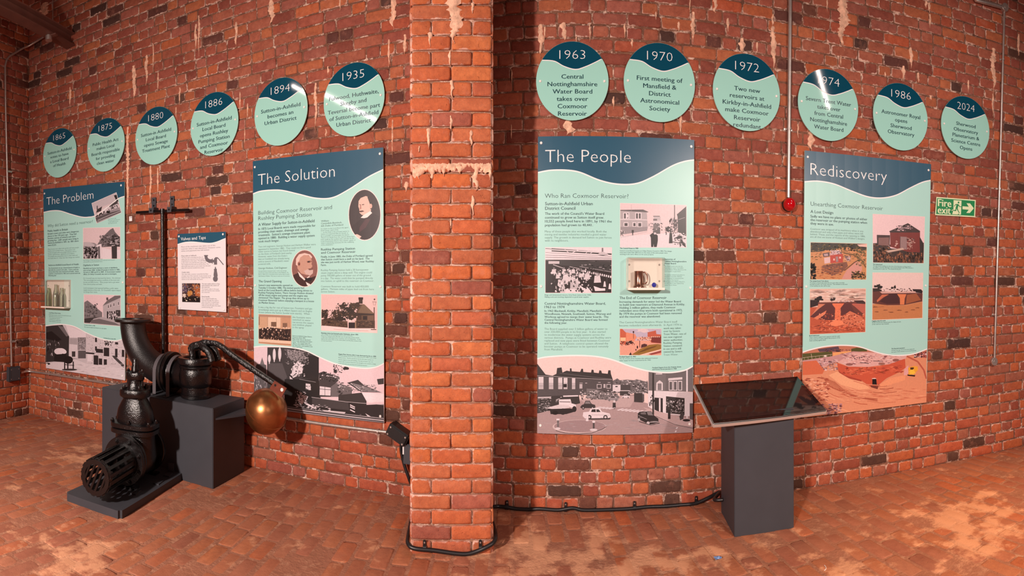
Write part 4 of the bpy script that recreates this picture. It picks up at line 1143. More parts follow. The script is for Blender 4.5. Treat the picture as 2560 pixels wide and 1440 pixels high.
p.a(190, 440, 1180, 510, 1170, 550, 1280, 580, 1346, 440, 1346).a(226, 340, 1330, 400, 1290, 560, 1310, 580, 1346, 340, 1346).a(226, 540, 1230, 620, 1290, 660, 1270, 720, 1346, 600, 1346, 590, 1300).a(228, 740, 1260, 830, 1290, 890, 1290, 890, 1320, 760, 1325).a(226, 865, 1270, 875, 1200, 890, 1200, 900, 1270).a(226, 930, 1300, 940, 1230, 955, 1230, 965, 1300).a(200, 300, 1180, 340, 1170, 380, 1300, 370, 1346, 310, 1346)
p.scat([228, 40, 60, 200], 200, 1040, 720, 1330, 130, 16, 20, 71).scat([150, 30, 50], 540, 980, 970, 1060, 60, 20, 10, 72)
p.ell(170, 790, 1115, 18, 22).box(60, 905, 1140, 918, 1346).done()
p = Photo(b, ZK, [92, 106, 1040, 136, 1040, 740, 92, 738], (228, 202, 206), bcol=(240, 218, 220))
p.a(226, 92, 580, 1040, 520, 1040, 740, 92, 738).a(176, 92, 205, 470, 215, 490, 470, 92, 550).a(96, 92, 200, 420, 195, 500, 230, 480, 236, 92, 212).a(150, 92, 445, 480, 445, 480, 500, 92, 560).line(226, 10, 92, 335, 480, 345)
for x, y, w_, h_ in ((145, 250, 24, 75), (185, 250, 24, 70), (318, 250, 26, 75), (358, 250, 26, 75), (150, 390, 45, 42), (278, 390, 32, 44), (350, 390, 42, 48)): p.box(224, x - 12, y - 12, x + w_ + 12, y + h_ + 8).box(80, x, y, x + w_, y + h_)
p.box(222, 182, 262, 206, 312)
p.box(130, 565, 285, 660, 300).box(190, 570, 300, 670, 360).box(110, 565, 330, 620, 356).box(210, 560, 356, 680, 400).box(120, 565, 400, 660, 470).box(96, 560, 470, 665, 545).box(170, 600, 470, 620, 490).scat([60, 200, 130], 500, 380, 700, 500, 40, 16, 12, 73)
p.a(58, 905, 265, 1040, 150, 1040, 580, 920, 520, 915, 300).line(170, 6, 930, 340, 1020, 310).scat([70, 150, 110], 800, 330, 910, 500, 50, 12, 30, 74).box(80, 866, 130, 878, 520).line(160, 3, 250, 120, 255, 330)
p.a(40, 515, 565, 550, 535, 590, 535, 630, 570, 632, 640, 615, 735, 575, 735, 570, 690, 565, 735, 535, 735, 530, 600).ell(210, 590, 540, 18, 16)
p.a(36, 800, 530, 835, 530, 845, 680, 790, 682).a(40, 880, 600, 940, 570, 980, 575, 985, 640, 1035, 720, 1030, 740, 975, 700, 950, 740, 940, 660).ell(216, 955, 552, 20, 20).ell(200, 815, 520, 16, 14)
p.a(44, 735, 440, 800, 450, 830, 490, 860, 520, 780, 520, 745, 500).box(50, 745, 500, 758, 560).scat([40, 216, 120, 60], 730, 440, 920, 530, 50, 14, 12, 75).scat([228, 90, 216, 40], 850, 530, 1035, 700, 60, 20, 12, 76).line(60, 12, 845, 660, 960, 680)
p.box(70, 255, 490, 285, 530).box(60, 262, 530, 276, 568).scat([60, 220, 110], 92, 490, 145, 580, 24, 12, 12, 77).line(170, 4, 92, 600, 480, 515).done()
p = Photo(b, ZL, [102, 632, 808, 632, 808, 1080, 102, 1080], (190, 176, 196), bcol=(240, 216, 204), level=0.0026)
p.a((226, 160, 140), 102, 870, 380, 830, 808, 830, 808, 1080, 102, 1080).blob((220, 196, 200), 500, 665, 110, 30, 3).a((196, 96, 70), 102, 632, 140, 632, 210, 700, 210, 900, 102, 900).a((226, 140, 110), 205, 690, 360, 720, 390, 780, 340, 850, 205, 860).box((236, 190, 150), 110, 780, 200, 840)
p.a((190, 92, 70), 575, 690, 690, 665, 715, 655, 725, 720, 808, 730, 808, 880, 640, 870, 575, 770).a((120, 48, 44), 630, 770, 808, 760, 808, 880, 640, 860)
for k in range(5): p.ell((240, 200, 180), 650 + k * 31, 768, 10, 9)
p.box((232, 170, 150), 395, 770, 640, 820).scat([(120, 50, 44), (240, 200, 180), (60, 30, 34)], 390, 770, 640, 830, 60, 12, 8, 81).a((60, 30, 32), 215, 850, 300, 830, 340, 870, 200, 915, 190, 900).scat([(40, 24, 28), (230, 190, 170), (150, 70, 60)], 110, 840, 360, 910, 60, 16, 10, 82).box((70, 40, 36), 320, 670, 345, 700).box((90, 50, 44), 330, 700, 338, 800)
p.a((150, 108, 50), 300, 1075, 440, 980, 600, 905, 740, 890, 808, 900, 808, 975, 600, 1030, 430, 1080).a((110, 74, 34), 380, 1050, 560, 960, 740, 915, 700, 945, 500, 1020).a((236, 200, 186), 430, 1080, 620, 1030, 808, 980, 808, 1010, 540, 1080).a((150, 70, 66), 590, 1060, 808, 1000, 808, 1040, 640, 1080)
p.a((80, 44, 46), 470, 900, 520, 885, 570, 900, 560, 930, 460, 960).ell((50, 26, 30), 400, 945, 12, 26).ell((50, 26, 30), 375, 990, 10, 16).a((44, 24, 30), 255, 1080, 285, 1030, 305, 1080).box((90, 50, 48), 436, 830, 446, 950).done()
p = Photo(b, ZM, [52, 40, 2494, 40, 2480, 1240, 46, 1272], (236, 206, 204), 'photograph', 0, flat_top=(1437, 888))
p.a((172, 148, 150), 46, 960, 700, 760, 1560, 660, 1700, 780, 2480, 1000, 2480, 1272, 46, 1272).a((190, 166, 168), 700, 740, 1600, 680, 1500, 860, 900, 860)
p.a(58, 46, 175, 180, 350, 290, 370, 330, 350, 350, 340, 360, 250, 430, 240, 445, 320, 510, 290, 560, 300, 560, 255, 585, 255, 590, 300, 720, 310, 740, 262, 765, 262, 770, 310, 890, 320, 900, 275, 930, 280, 935, 320, 1010, 330, 1020, 285, 1050, 290, 1060, 330, 1150, 340, 1160, 285, 1195, 285, 1200, 340, 1230, 430, 1230, 650, 720, 660, 600, 700, 46, 690)
p.a(84, 46, 380, 1225, 440, 1230, 650, 46, 690).line(190, 6, 46, 370, 300, 380, 640, 405, 1220, 430).line(110, 6, 400, 330, 1200, 420)
for x, w_ in ((70, 78), (232, 70), (378, 64), (462, 60), (592, 52)): p.box(216, x, 385 + x * .04, x + w_, 480 + x * .04).box(190, x, 480, x + w_, 580).line(110, 4, x, 530, x + w_, 530)
p.box(40, 462, 500, 512, 550)
for x, y, w_, h_ in ((980, 500, 75, 70), (1130, 500, 70, 70), (1085, 500, 30, 60), (710, 500, 45, 70), (800, 480, 30, 10), (710, 480, 50, 8), (1000, 470, 40, 8), (1150, 472, 40, 8)): p.box(190, x, y, x + w_, y + h_)
p.box(80, 990, 510, 1045, 560).box(80, 1140, 510, 1190, 560).box(60, 1086, 600, 1105, 660)
p.a(60, 46, 690, 700, 670, 720, 800, 46, 960).box(226, 455, 680, 690, 700, -.03).scat([200, 120, 40, 160], 60, 700, 260, 930, 90, 22, 8, 91).scat([200, 120, 60], 340, 700, 440, 780, 16, 20, 10, 92).a(190, 60, 700, 270, 695, 265, 720, 60, 725)
p.a(110, 1230, 450, 1300, 410, 1340, 440, 1450, 430, 1560, 440, 1600, 425, 1780, 470, 1780, 640, 1230, 640).scat([90, 140, 70, 200], 1240, 440, 1770, 600, 110, 22, 14, 93).box(220, 1228, 512, 1350, 620).box(60, 1270, 530, 1305, 548).box(78, 1352, 512, 1506, 595).box(200, 1352, 598, 1506, 610).box(70, 1340, 610, 1500, 680)
p.a(120, 820, 570, 980, 580, 1080, 620, 1230, 640, 1320, 680, 1340, 720, 1160, 740, 940, 740, 820, 680).scat([60, 220, 160, 90], 720, 600, 1300, 740, 120, 24, 12, 94).scat([226, 70, 190, 120], 1480, 600, 1800, 650, 70, 24, 12, 95)
def car(x, y, w_, h_, c, c2, d=1):
    p.a(c, x, y, x + w_ * .12, y - h_ * .35, x + w_ * .25, y - h_ * .45, x + w_ * .35, y - h_, x + w_ * .62, y - h_, x + w_ * .75, y - h_ * .5, x + w_ * .97, y - h_ * .35, x + w_, y, x + w_ * .95, y + h_ * .15, x + w_ * .05, y + h_ * .15)
    p.a(c2, x + w_ * .30, y - h_ * .52, x + w_ * .38, y - h_ * .9, x + w_ * .60, y - h_ * .9, x + w_ * .70, y - h_ * .52)
    for q in (.2, .8): p.ell(50, x + w_ * q, y + h_ * .12, h_ * .22, h_ * .26).ell(190, x + w_ * q, y + h_ * .12, h_ * .1, h_ * .12)
car(800, 705, 110, 50, 150, 60); car(1140, 745, 180, 60, 150, 70); car(1365, 705, 130, 45, 224, 110)
p.a(64, 1562, 640, 1690, 640, 1700, 790, 1562, 780).a(90, 1690, 650, 1720, 660, 1720, 770, 1695, 790)
p.a(214, 180, 875, 330, 835, 390, 820, 560, 830, 550, 870, 400, 890, 360, 900).a(44, 200, 890, 560, 880, 640, 900, 640, 930, 500, 970, 260, 970, 250, 920).a(228, 390, 740, 570, 735, 585, 800, 655, 820, 655, 880, 560, 860, 540, 830, 390, 820).ell(44, 450, 930, 50, 50).ell(44, 630, 890, 34, 46).ell(30, 330, 950, 50, 30).line(70, 10, 400, 775, 570, 780)
car(720, 860, 240, 100, 62, 130)
p.box(70, 1228, 790, 1275, 880).ell(216, 1252, 770, 15, 20).ell(60, 1252, 850, 26, 40)
for k in range(7): p.a(226, 1290 + k * 60, 905 + k * 6, 1380 + k * 62, 880 + k * 6, 1410 + k * 62, 884 + k * 6, 1320 + k * 60, 915 + k * 6)
for k in range(5): p.a(222, 960 + k * 50, 870 + k * 4, 1040 + k * 55, 850 + k * 4, 1060 + k * 55, 856 + k * 4, 980 + k * 50, 880 + k * 4)
p.a(110, 1788, 310, 2480, 210, 2480, 620, 1788, 600).a(120, 1870, 320, 2060, 330, 2050, 610, 1880, 610).box(220, 2095, 410, 2315, 445, -.08)
for x in (2110, 2180, 2255): p.box(214, x - 6, 450, x + 56, 600).box(100, x + 4, 465, x + 44, 590)
p.a(220, 1905, 600, 1910, 480, 1960, 440, 2010, 480, 2010, 600).box(130, 1930, 490, 1990, 596).box(214, 1900, 330, 2000, 350).box(226, 2376, 280, 2400, 1040)
p.a(226, 1780, 600, 2380, 620, 2480, 640, 2480, 1000, 2380, 1000, 2060, 975, 1880, 910, 1780, 850).a(50, 1880, 710, 2010, 720, 2010, 960, 1880, 900).a(60, 2060, 690, 2350, 720, 2350, 980, 2060, 950).a(226, 1950, 720, 1975, 722, 1975, 930, 1950, 925).scat([200, 120, 30, 150], 2070, 740, 2340, 940, 90, 18, 18, 96).scat([60, 150], 1800, 680, 1860, 840, 20, 14, 24, 97).box(90, 2430, 800, 2480, 1060)
p.a((196, 170, 172), 1700, 860, 1880, 910, 2480, 1060, 2480, 1160, 2180, 1140, 1900, 1010).line(90, 8, 1900, 1000, 2190, 1130, 2480, 1190).box(60, 1846, 330, 1874, 980).ell(44, 1862, 760, 20, 30)
p.box(44, 2090, 900, 2130, 1045).ell(60, 2108, 880, 22, 26).blob(70, 2310, 1000, 34, 70, 4).ell(44, 2380, 1065, 60, 20)
p.a(50, 1620, 960, 1650, 930, 1830, 925, 1870, 985, 1940, 1040, 1945, 1100, 1800, 1135, 1620, 1040).a(110, 1660, 945, 1740, 935, 1750, 975, 1670, 970).a(130, 1760, 935, 1830, 930, 1860, 990, 1780, 985).ell(200, 1780, 1110, 24, 26).ell(180, 1638, 1055, 18, 22).line(214, 7, 1800, 1095, 1940, 1090).line(180, 5, 1630, 990, 1760, 1050).line(30, 10, 1640, 1085, 1820, 1140, 1960, 1110)
p.a(226, 760, 1000, 770, 940, 860, 930, 880, 885, 960, 870, 1030, 880, 1060, 930, 1180, 960, 1200, 1010, 1150, 1035, 800, 1040).a(50, 890, 935, 905, 895, 960, 892, 965, 938).a(60, 975, 938, 972, 895, 1010, 895, 1040, 935).ell(50, 865, 1015, 32, 34).ell(200, 865, 1015, 15, 16).ell(50, 1115, 1018, 34, 34).ell(210, 1115, 1018, 18, 18).a(60, 800, 1035, 1200, 1030, 1180, 1052, 820, 1056).line(150, 5, 900, 980, 1180, 985)
p.ell((206, 184, 186), 710, 1165, 420, 108, 40).ell((158, 134, 138), 715, 1158, 400, 96, 40).line(40, 8, 340, 1225, 480, 1262, 700, 1276, 900, 1262, 1060, 1210, 1130, 1165).box(226, 810, 960, 850, 1078).box(110, 360, 1060, 390, 1170).box(230, 350, 1040, 398, 1066).ell(216, 372, 1195, 42, 18).box(80, 918, 1095, 946, 1200).ell(230, 932, 1088, 24, 18).ell(216, 930, 1215, 60, 20)
p.a(228, 2225, 1170, 2250, 1172, 2230, 1200, 2210, 1198).a(228, 2205, 1225, 2230, 1225, 2215, 1252, 2195, 1250).scat([150, 190, 176], 100, 1000, 2400, 1240, 60, 90, 3, 98).done()
low_cover(b, zf(ZM, [46, 108, 180, 80, 400, 62, 640, 55, 850, 60, 1050, 82, 1250, 130, 1500, 222, 1750, 290, 1950, 315, 2150, 318, 2350, 285, 2490, 215]), (1540, 900), M_MINT)
b.caps([(1353, 357.5), (1728, 366.5), (1352.5, 716), (1726, 719.5), (1351, 1063.5), (1724, 1060)], 0.009)

# ---------------------------------------------------------------- board 5: Rediscovery
ZN, ZO, ZP, ZQ, ZR = (2005, 490, 6.263), (2005, 690, 6.858), (1995, 840, 6.546), (2175, 520, 4.645), (1980, 360, 2.0567)
b = Board('information_board', [(2012, 376), (2327.5, 410.5), (2316, 1006), (2005.5, 1044)], 'tall mint board titled Rediscovery, behind the touchscreen kiosk', M_MINT,
          [(2011, 454.5), (2045, 453), (2085, 460), (2130, 478), (2170, 492), (2205, 495), (2240, 488), (2275, 470), (2305, 456), (2326, 451)])
b.t('title', ['Rediscovery'], 2026, 437, x1=2217, mat=M_WHITE, bold=-0.016, size=0.14)
zt(b, ZN, 'heading', ['Unearthing Coxmoor Reservoir'], 135, 152, None, 1265, size=0.046, bold=-0.010)
zt(b, ZN, 'subheading', ['A Lost Design'], 133, 264, None, 487, size=0.038, bold=0.008)
zt(b, ZN, 'body_text', ['Sadly we have no plans or photos of either', 'the reservoir or the pumping station when', 'they were in use.'], 132, 334, 446, 1020, bold=0.010)
zt(b, ZN, 'body_text', ['Coxmoor was stripped of its machinery when it was', 'abandoned and only a few pipes and valves were left', 'behind. These, and the reports of the opening in 1886,', "are all that we know of Hodson and Walker's designs."], 130, 528, 652, 990, mat=M_INK2, bold=-0.006)
zt(b, ZN, 'caption', ["The 'pump-house' from above"], 122, 1340, None, 412, size=0.020, bold=0.02)
zt(b, ZN, 'caption', ['The large L-shaped pipe holed the very grass that controlled', 'the flow of water out of the reservoir.  Two windows at the back', 'of the building can also still be seen.'], 122, 1366, 1416, 712)
zt(b, ZO, 'caption', ['Brick buttresses'], 124, 1034, None, 295, size=0.020, bold=0.02)
zt(b, ZO, 'caption', ['These massive angled brick supports held the walls', 'of the reservoir in place against the pressure of the', 'water pushing against them.'], 124, 1062, 1118, 652)
zt(b, ZO, 'caption', ['Digging away the earth'], 1200, 782, None, 1430, size=0.020, bold=0.02)
zt(b, ZO, 'caption', ['As the mound was cleared away the shape and size', 'of the reservoir was revealed.'], 1200, 810, 838, 1695)
zt(b, ZO, 'caption', ['The Reservoir uncovered'], 1530, 1256, None, 1755, size=0.020, bold=0.02)
zt(b, ZO, 'caption', ['The feet of the legs. The mud has been washed off', 'the mouth of what remained. It is now the Planetarium'], 1530, 1284, 1312, 1955)
zt(b, ZQ, 'caption', ["The 'pump-house'"], 34, 660, None, 145, size=0.020, bold=0.02)
zt(b, ZQ, 'caption', ['The old machine building was the start of the discovery, as these rows in', 'the 1890s to the left. Although it was locked, perhaps in the 1970s, all were a', 'tempting place to play over. The metalwork has gone.'], 34, 678, 712, 502)
p = Photo(b, ZN, [136, 728, 1012, 750, 1002, 1306, 130, 1304], (206, 140, 90), border=6, bcol=(236, 214, 192))
p.a((54, 44, 30), 136, 728, 1012, 750, 1012, 860, 700, 800, 500, 830, 300, 870, 136, 880).scat([(84, 74, 40), (40, 32, 24), (120, 96, 50), (30, 24, 20)], 140, 735, 1005, 840, 160, 26, 16, 101, 0.03).a((236, 190, 176), 860, 760, 1012, 752, 1012, 800, 900, 790)
p.scat([(176, 110, 60), (220, 150, 100), (130, 96, 50)], 140, 850, 1000, 1000, 120, 30, 14, 102).a((130, 80, 60), 320, 1090, 700, 1030, 720, 1100, 620, 1200, 480, 1240, 300, 1160).scat([(110, 66, 56), (150, 92, 66)], 310, 1060, 640, 1240, 90, 24, 12, 103).a((214, 150, 138), 620, 1300, 700, 1160, 860, 1020, 930, 1060, 940, 1160, 860, 1260, 760, 1304).line((110, 64, 44), 16, 660, 1170, 820, 1040, 930, 980).line((120, 84, 44), 22, 650, 890, 800, 920, 930, 1000, 1000, 1120)
p.a((96, 74, 76), 320, 900, 430, 880, 430, 945, 335, 955).a((190, 160, 164), 340, 910, 400, 900, 410, 935, 350, 940).a((226, 190, 190), 345, 970, 440, 955, 442, 1045, 352, 1060).a((190, 66, 50), 440, 930, 640, 905, 640, 1040, 445, 1052).a((210, 170, 170), 430, 900, 500, 850, 580, 850, 630, 905, 440, 930).scat([(240, 220, 226), (80, 50, 60)], 450, 850, 620, 910, 50, 14, 10, 104).a((160, 130, 130), 525, 950, 565, 945, 568, 1030, 530, 1035).box((236, 200, 190), 490, 980, 512, 1010).box((236, 190, 180), 580, 950, 610, 980).scat([(80, 60, 70), (220, 190, 196)], 660, 935, 760, 1015, 50, 16, 10, 105)
p.scat([(26, 20, 18), (50, 36, 26)], 130, 1060, 210, 1300, 60, 26, 30, 106).scat([(80, 64, 36), (140, 110, 60), (46, 36, 24)], 780, 1180, 1000, 1300, 80, 24, 16, 107).scat([(90, 80, 44), (150, 116, 70)], 850, 820, 1005, 1100, 70, 20, 16, 108).scat([(200, 120, 70), (170, 96, 56)], 220, 1100, 620, 1300, 70, 30, 10, 109).done()
p = Photo(b, ZQ, [34, 72, 634, 104, 620, 640, 36, 632], (236, 204, 208), border=4, bcol=(238, 214, 206))
p.a((58, 36, 30), 36, 410, 180, 400, 240, 470, 500, 480, 625, 400, 625, 640, 36, 640).scat([(40, 26, 22), (96, 60, 44), (76, 46, 34), (140, 90, 60)], 40, 420, 250, 620, 120, 20, 16, 111).scat([(110, 66, 44), (70, 44, 34), (160, 100, 70), (50, 32, 26)], 60, 510, 615, 635, 220, 12, 26, 112)
p.a((60, 36, 36), 78, 312, 232, 316, 228, 440, 82, 430).a((130, 92, 88), 98, 345, 222, 342, 222, 440, 98, 430).a((120, 40, 34), 232, 275, 580, 268, 582, 515, 440, 510, 236, 450).a((56, 34, 32), 222, 270, 440, 176, 582, 268, 575, 285, 232, 285).scat([(226, 190, 196), (40, 26, 26)], 300, 205, 490, 262, 90, 20, 8, 113).a((150, 120, 120), 350, 332, 428, 336, 428, 485, 352, 470).line((60, 30, 28), 5, 350, 332, 348, 480).scat([(220, 180, 170), (90, 40, 36)], 435, 350, 515, 410, 30, 18, 8, 114).scat([(220, 180, 170)], 285, 375, 320, 445, 10, 16, 8, 115).scat([(190, 150, 140)], 440, 380, 490, 480, 20, 8, 16, 116)
p.a((200, 170, 156), 180, 498, 380, 462, 400, 482, 215, 518).a((44, 30, 26), 575, 330, 625, 420, 625, 520, 580, 520).done()
p = Photo(b, ZO, [138, 228, 1090, 218, 1082, 958, 136, 998], (226, 186, 172), border=7, bcol=(238, 214, 194))
p.scat([(236, 206, 196), (206, 160, 146), (240, 214, 200)], 140, 240, 1080, 420, 60, 130, 26, 121)
p.a((48, 32, 34), 138, 410, 210, 410, 290, 450, 290, 500, 138, 545).blob((38, 28, 28), 280, 400, 60, 45, 2, 18, .5).blob((50, 40, 38), 505, 408, 24, 26, 3).blob((60, 46, 44), 550, 395, 24, 34, 4).a((70, 46, 46), 890, 420, 1040, 415, 1085, 450, 1085, 480, 900, 470)
p.a((190, 90, 62), 138, 540, 1085, 480, 1082, 960, 136, 998).a((96, 50, 50), 275, 460, 920, 445, 1000, 520, 1060, 680, 700, 740, 560, 760, 340, 750, 140, 700, 270, 520).a((214, 130, 100), 150, 690, 270, 520, 280, 480, 400, 480, 290, 560, 180, 660).a((170, 96, 76), 275, 452, 910, 440, 930, 460, 280, 470).line((60, 34, 40), 9, 280, 462, 920, 452)
p.a((236, 124, 86), 520, 470, 725, 470, 660, 550, 665, 760, 560, 770, 568, 550, 520, 490).scat([(190, 80, 56), (246, 150, 110)], 560, 560, 665, 750, 60, 10, 6, 122).a((226, 130, 96), 200, 720, 420, 590, 400, 650, 260, 750).a((214, 120, 88), 680, 700, 820, 600, 1000, 680, 1080, 760, 1080, 880, 700, 880).a((190, 100, 84), 880, 470, 1085, 480, 1085, 660, 1040, 640, 930, 560, 850, 480).a((110, 60, 52), 830, 480, 900, 520, 1060, 660, 1040, 680, 900, 620)
p.scat([(230, 120, 84), (170, 76, 54), (130, 60, 50), (246, 160, 126)], 300, 640, 1075, 940, 240, 22, 14, 123).scat([(220, 100, 66), (150, 66, 48), (240, 130, 96)], 140, 850, 1075, 980, 120, 60, 8, 124, -.03).a((244, 140, 100), 480, 800, 560, 760, 690, 760, 720, 830, 600, 860, 500, 850).scat([(226, 206, 206), (120, 80, 80)], 600, 425, 880, 450, 40, 14, 10, 125).done()
p = Photo(b, ZO, [1210, -32, 2070, -60, 2062, 716, 1206, 750], (236, 208, 204), border=7, bcol=(238, 214, 200))
p.p.P.pop(0); p.p.P.pop(0)
q = [(2182, 682.5), (2307, 683), (2305.5, 794.5), (2181, 799.5)]
p.clip = [P2(*c) for c in reversed(q)]
p.p.poly((238, 214, 200), [(2181, 681.2), (2308, 681.8), (2306.6, 795.8), (2180, 801)]); p.p.poly((236, 208, 204), q)
p.a((200, 130, 84), 1206, 480, 2062, 430, 2062, 720, 1206, 750).a((54, 36, 34), 1206, 210, 1300, 210, 1370, 240, 1330, 330, 1206, 480).blob((40, 30, 30), 1310, 175, 62, 36, 5, 18, .5).blob((50, 38, 36), 1545, 205, 22, 20, 6).blob((44, 34, 32), 1590, 190, 26, 32, 7).a((44, 30, 32), 1890, 225, 2040, 228, 2068, 260, 2060, 300, 1920, 280)
p.a((100, 54, 48), 1210, 270, 1340, 260, 1960, 290, 2066, 300, 2062, 440, 1760, 500, 1460, 500, 1206, 470).a((214, 170, 160), 1330, 268, 1940, 262, 1960, 290, 1370, 300).scat([(230, 200, 196), (90, 60, 60)], 1400, 215, 1900, 265, 60, 20, 12, 131).a((72, 36, 38), 1480, 305, 1640, 300, 1680, 470, 1460, 480, 1330, 440).a((224, 130, 84), 1630, 310, 1790, 312, 1760, 385, 1752, 490, 1680, 490, 1678, 380).a((200, 110, 80), 1370, 320, 1490, 316, 1390, 370, 1290, 450, 1280, 420).a((160, 92, 60), 1800, 320, 1960, 300, 2040, 410, 1780, 480)
for k, (x, y) in enumerate([(1280, 615), (1435, 585), (1525, 620), (1665, 588), (1790, 618), (1905, 580), (1980, 545), (1250, 530)]): p.blob((140, 84, 56), x, y, 40, 9, k + 3)
p.line((150, 86, 56), 6, 1215, 540, 1400, 525).line((214, 150, 110), 8, 1480, 510, 1760, 500, 2060, 440).done()
p = Photo(b, ZP, [72, 150, 2110, 150, 2100, 1085, 72, 1370], (226, 150, 116), 'photograph', 0, flat_top=(2102, 862.5))
p.a((196, 124, 100), 72, 150, 2110, 150, 2110, 320, 72, 320).a((92, 70, 84), 320, 215, 660, 170, 690, 250, 350, 260).a((86, 84, 44), 72, 290, 560, 250, 560, 330, 72, 400).a((86, 84, 44), 870, 210, 960, 190, 1130, 210, 1130, 250, 870, 260).scat([(60, 40, 50), (150, 90, 80)], 450, 220, 860, 260, 40, 20, 12, 141).a((240, 170, 110), 570, 275, 870, 240, 875, 320, 700, 360, 575, 365).line((214, 190, 170), 5, 72, 355, 560, 300).line((214, 190, 170), 6, 215, 290, 232, 395).box((236, 220, 210), 425, 315, 465, 342)
for k in range(8): p.line((200, 176, 160), 4, 100 + k * 62, 356 - k * 7, 106 + k * 62, 400 - k * 7)
p.a((200, 150, 150), 72, 400, 560, 330, 900, 250, 1300, 270, 1300, 330, 700, 400, 400, 500, 72, 470).scat([(236, 200, 200), (130, 90, 96), (214, 166, 160)], 340, 380, 660, 560, 110, 34, 12, 142)
p.a((214, 110, 76), 72, 420, 300, 400, 430, 560, 400, 620, 72, 640).a((226, 176, 170), 650, 430, 900, 270, 1300, 270, 1780, 320, 1750, 390, 1500, 460, 1150, 505, 820, 500).scat([(240, 206, 204), (190, 136, 136), (150, 96, 100)], 700, 290, 1700, 460, 150, 36, 9, 143)
p.a((206, 92, 66), 640, 440, 820, 500, 1150, 510, 1480, 465, 1750, 370, 1760, 520, 1640, 600, 1450, 690, 1330, 790, 1200, 840, 1040, 730, 760, 650, 655, 560).a((170, 70, 54), 655, 560, 760, 640, 1040, 720, 1040, 745, 860, 700, 700, 650).scat([(220, 104, 76), (180, 76, 58), (230, 120, 88)], 720, 520, 1700, 640, 80, 60, 20, 144, -.04).a((26, 20, 24), 1215, 700, 1280, 700, 1290, 800, 1240, 815, 1215, 790).a((236, 200, 190), 1205, 692, 1260, 684, 1300, 712, 1280, 702, 1215, 704)
p.line((60, 46, 54), 10, 1010, 432, 1160, 450).line((60, 46, 54), 9, 1230, 410, 1380, 412).ell((150, 100, 96), 840, 465, 60, 20).ell((160, 110, 100), 1370, 455, 55, 22).ell((150, 96, 90), 1600, 395, 55, 22).scat([(50, 40, 46)], 830, 330, 1260, 370, 16, 20, 10, 145)
p.a((244, 176, 136), 500, 640, 640, 580, 860, 710, 1040, 750, 1180, 860, 1000, 880, 700, 800).a((240, 160, 120), 1330, 800, 1500, 690, 1760, 640, 1750, 720, 1500, 800, 1350, 860).a((120, 60, 50), 1180, 810, 1330, 790, 1300, 870, 1200, 840)
p.a((230, 170, 170), 1740, 540, 1800, 480, 1830, 560, 1780, 640, 1730, 640).a((240, 170, 60), 1800, 520, 1900, 490, 1960, 500, 1960, 560, 1900, 620, 1810, 640).a((80, 50, 30), 1835, 515, 1895, 512, 1895, 550, 1840, 555).a((40, 26, 22), 1790, 630, 1920, 640, 1910, 665, 1790, 650).blob((250, 200, 70), 1870, 590, 50, 46, 8)
rr = random.Random(9)
for k in range(30):
    x0 = rr.uniform(100, 1500); y0 = rr.uniform(720, 1120); L_ = rr.uniform(160, 480)
    c = rr.choice([(190, 96, 70), (170, 84, 62), (246, 176, 140), (206, 110, 84)])
    dy = (x0 - 1000) / 1000
    p.line(c, rr.uniform(5, 12), x0, y0, x0 + L_ * .5, y0 + L_ * (.12 - dy * .3), x0 + L_, y0 + L_ * (.12 - dy * .6))
for k in range(8): p.line((180, 96, 72), 8, 380 + k * 30, 660 + k * 12, 560 + k * 36, 850 + k * 12, 900 + k * 40, 990 + k * 8, 1300, 1030 + k * 5)
p.scat([(176, 84, 64), (246, 180, 150), (200, 112, 90)], 80, 680, 500, 1050, 120, 46, 16, 146).scat([(190, 140, 150), (130, 76, 90), (226, 170, 160)], 380, 1110, 700, 1290, 90, 40, 16, 147).scat([(200, 104, 78), (246, 176, 140)], 700, 900, 2080, 1080, 90, 80, 6, 148, -.04).a((170, 90, 80), 1900, 300, 2100, 250, 2110, 360, 1920, 340).scat([(230, 200, 200), (60, 44, 50)], 1900, 260, 2100, 350, 50, 16, 14, 149).line((190, 96, 76), 26, 1780, 330, 1960, 420, 2060, 560, 2100, 700).done()
low_cover(b, zf(ZP, [70, 268, 200, 225, 400, 178, 620, 154, 820, 154, 1000, 175, 1200, 240, 1400, 295, 1600, 318, 1800, 308, 1950, 275, 2110, 212]), (2150, 855), M_MINT)
b.caps([(2019, 392.5), (2321, 425.5), (2015.5, 716.5), (2314, 714)], 0.009)
# ---------------------------------------------------------------- solid-shape helpers
def add_tube(bm, pts, r, n=16, cap=True, rad=None):
    """round bar along points; rad optional radius per point"""
    P = [Vector(p) for p in pts]
    rings = []
    up = None
    for i, p in enumerate(P):
        d = ((P[i + 1] if i + 1 < len(P) else p) - (P[i - 1] if i else p)).normalized()
        if up is None:
            up = Vector((0, 0, 1)) if abs(d.z) < 0.9 else Vector((1, 0, 0))
            x = d.cross(up).normalized()
        else:
            x = (x - d * x.dot(d)).normalized()
        y = d.cross(x).normalized()
        rr_ = rad[i] if rad else r
        rings.append([bm.verts.new(p + x * rr_ * cos(2 * pi * k / n) + y * rr_ * sin(2 * pi * k / n)) for k in range(n)])
    for a, b in zip(rings[:-1], rings[1:]):
        for k in range(n): bm.faces.new((a[k], a[(k + 1) % n], b[(k + 1) % n], b[k]))
    if cap: bm.faces.new(rings[0][::-1]); bm.faces.new(rings[-1])
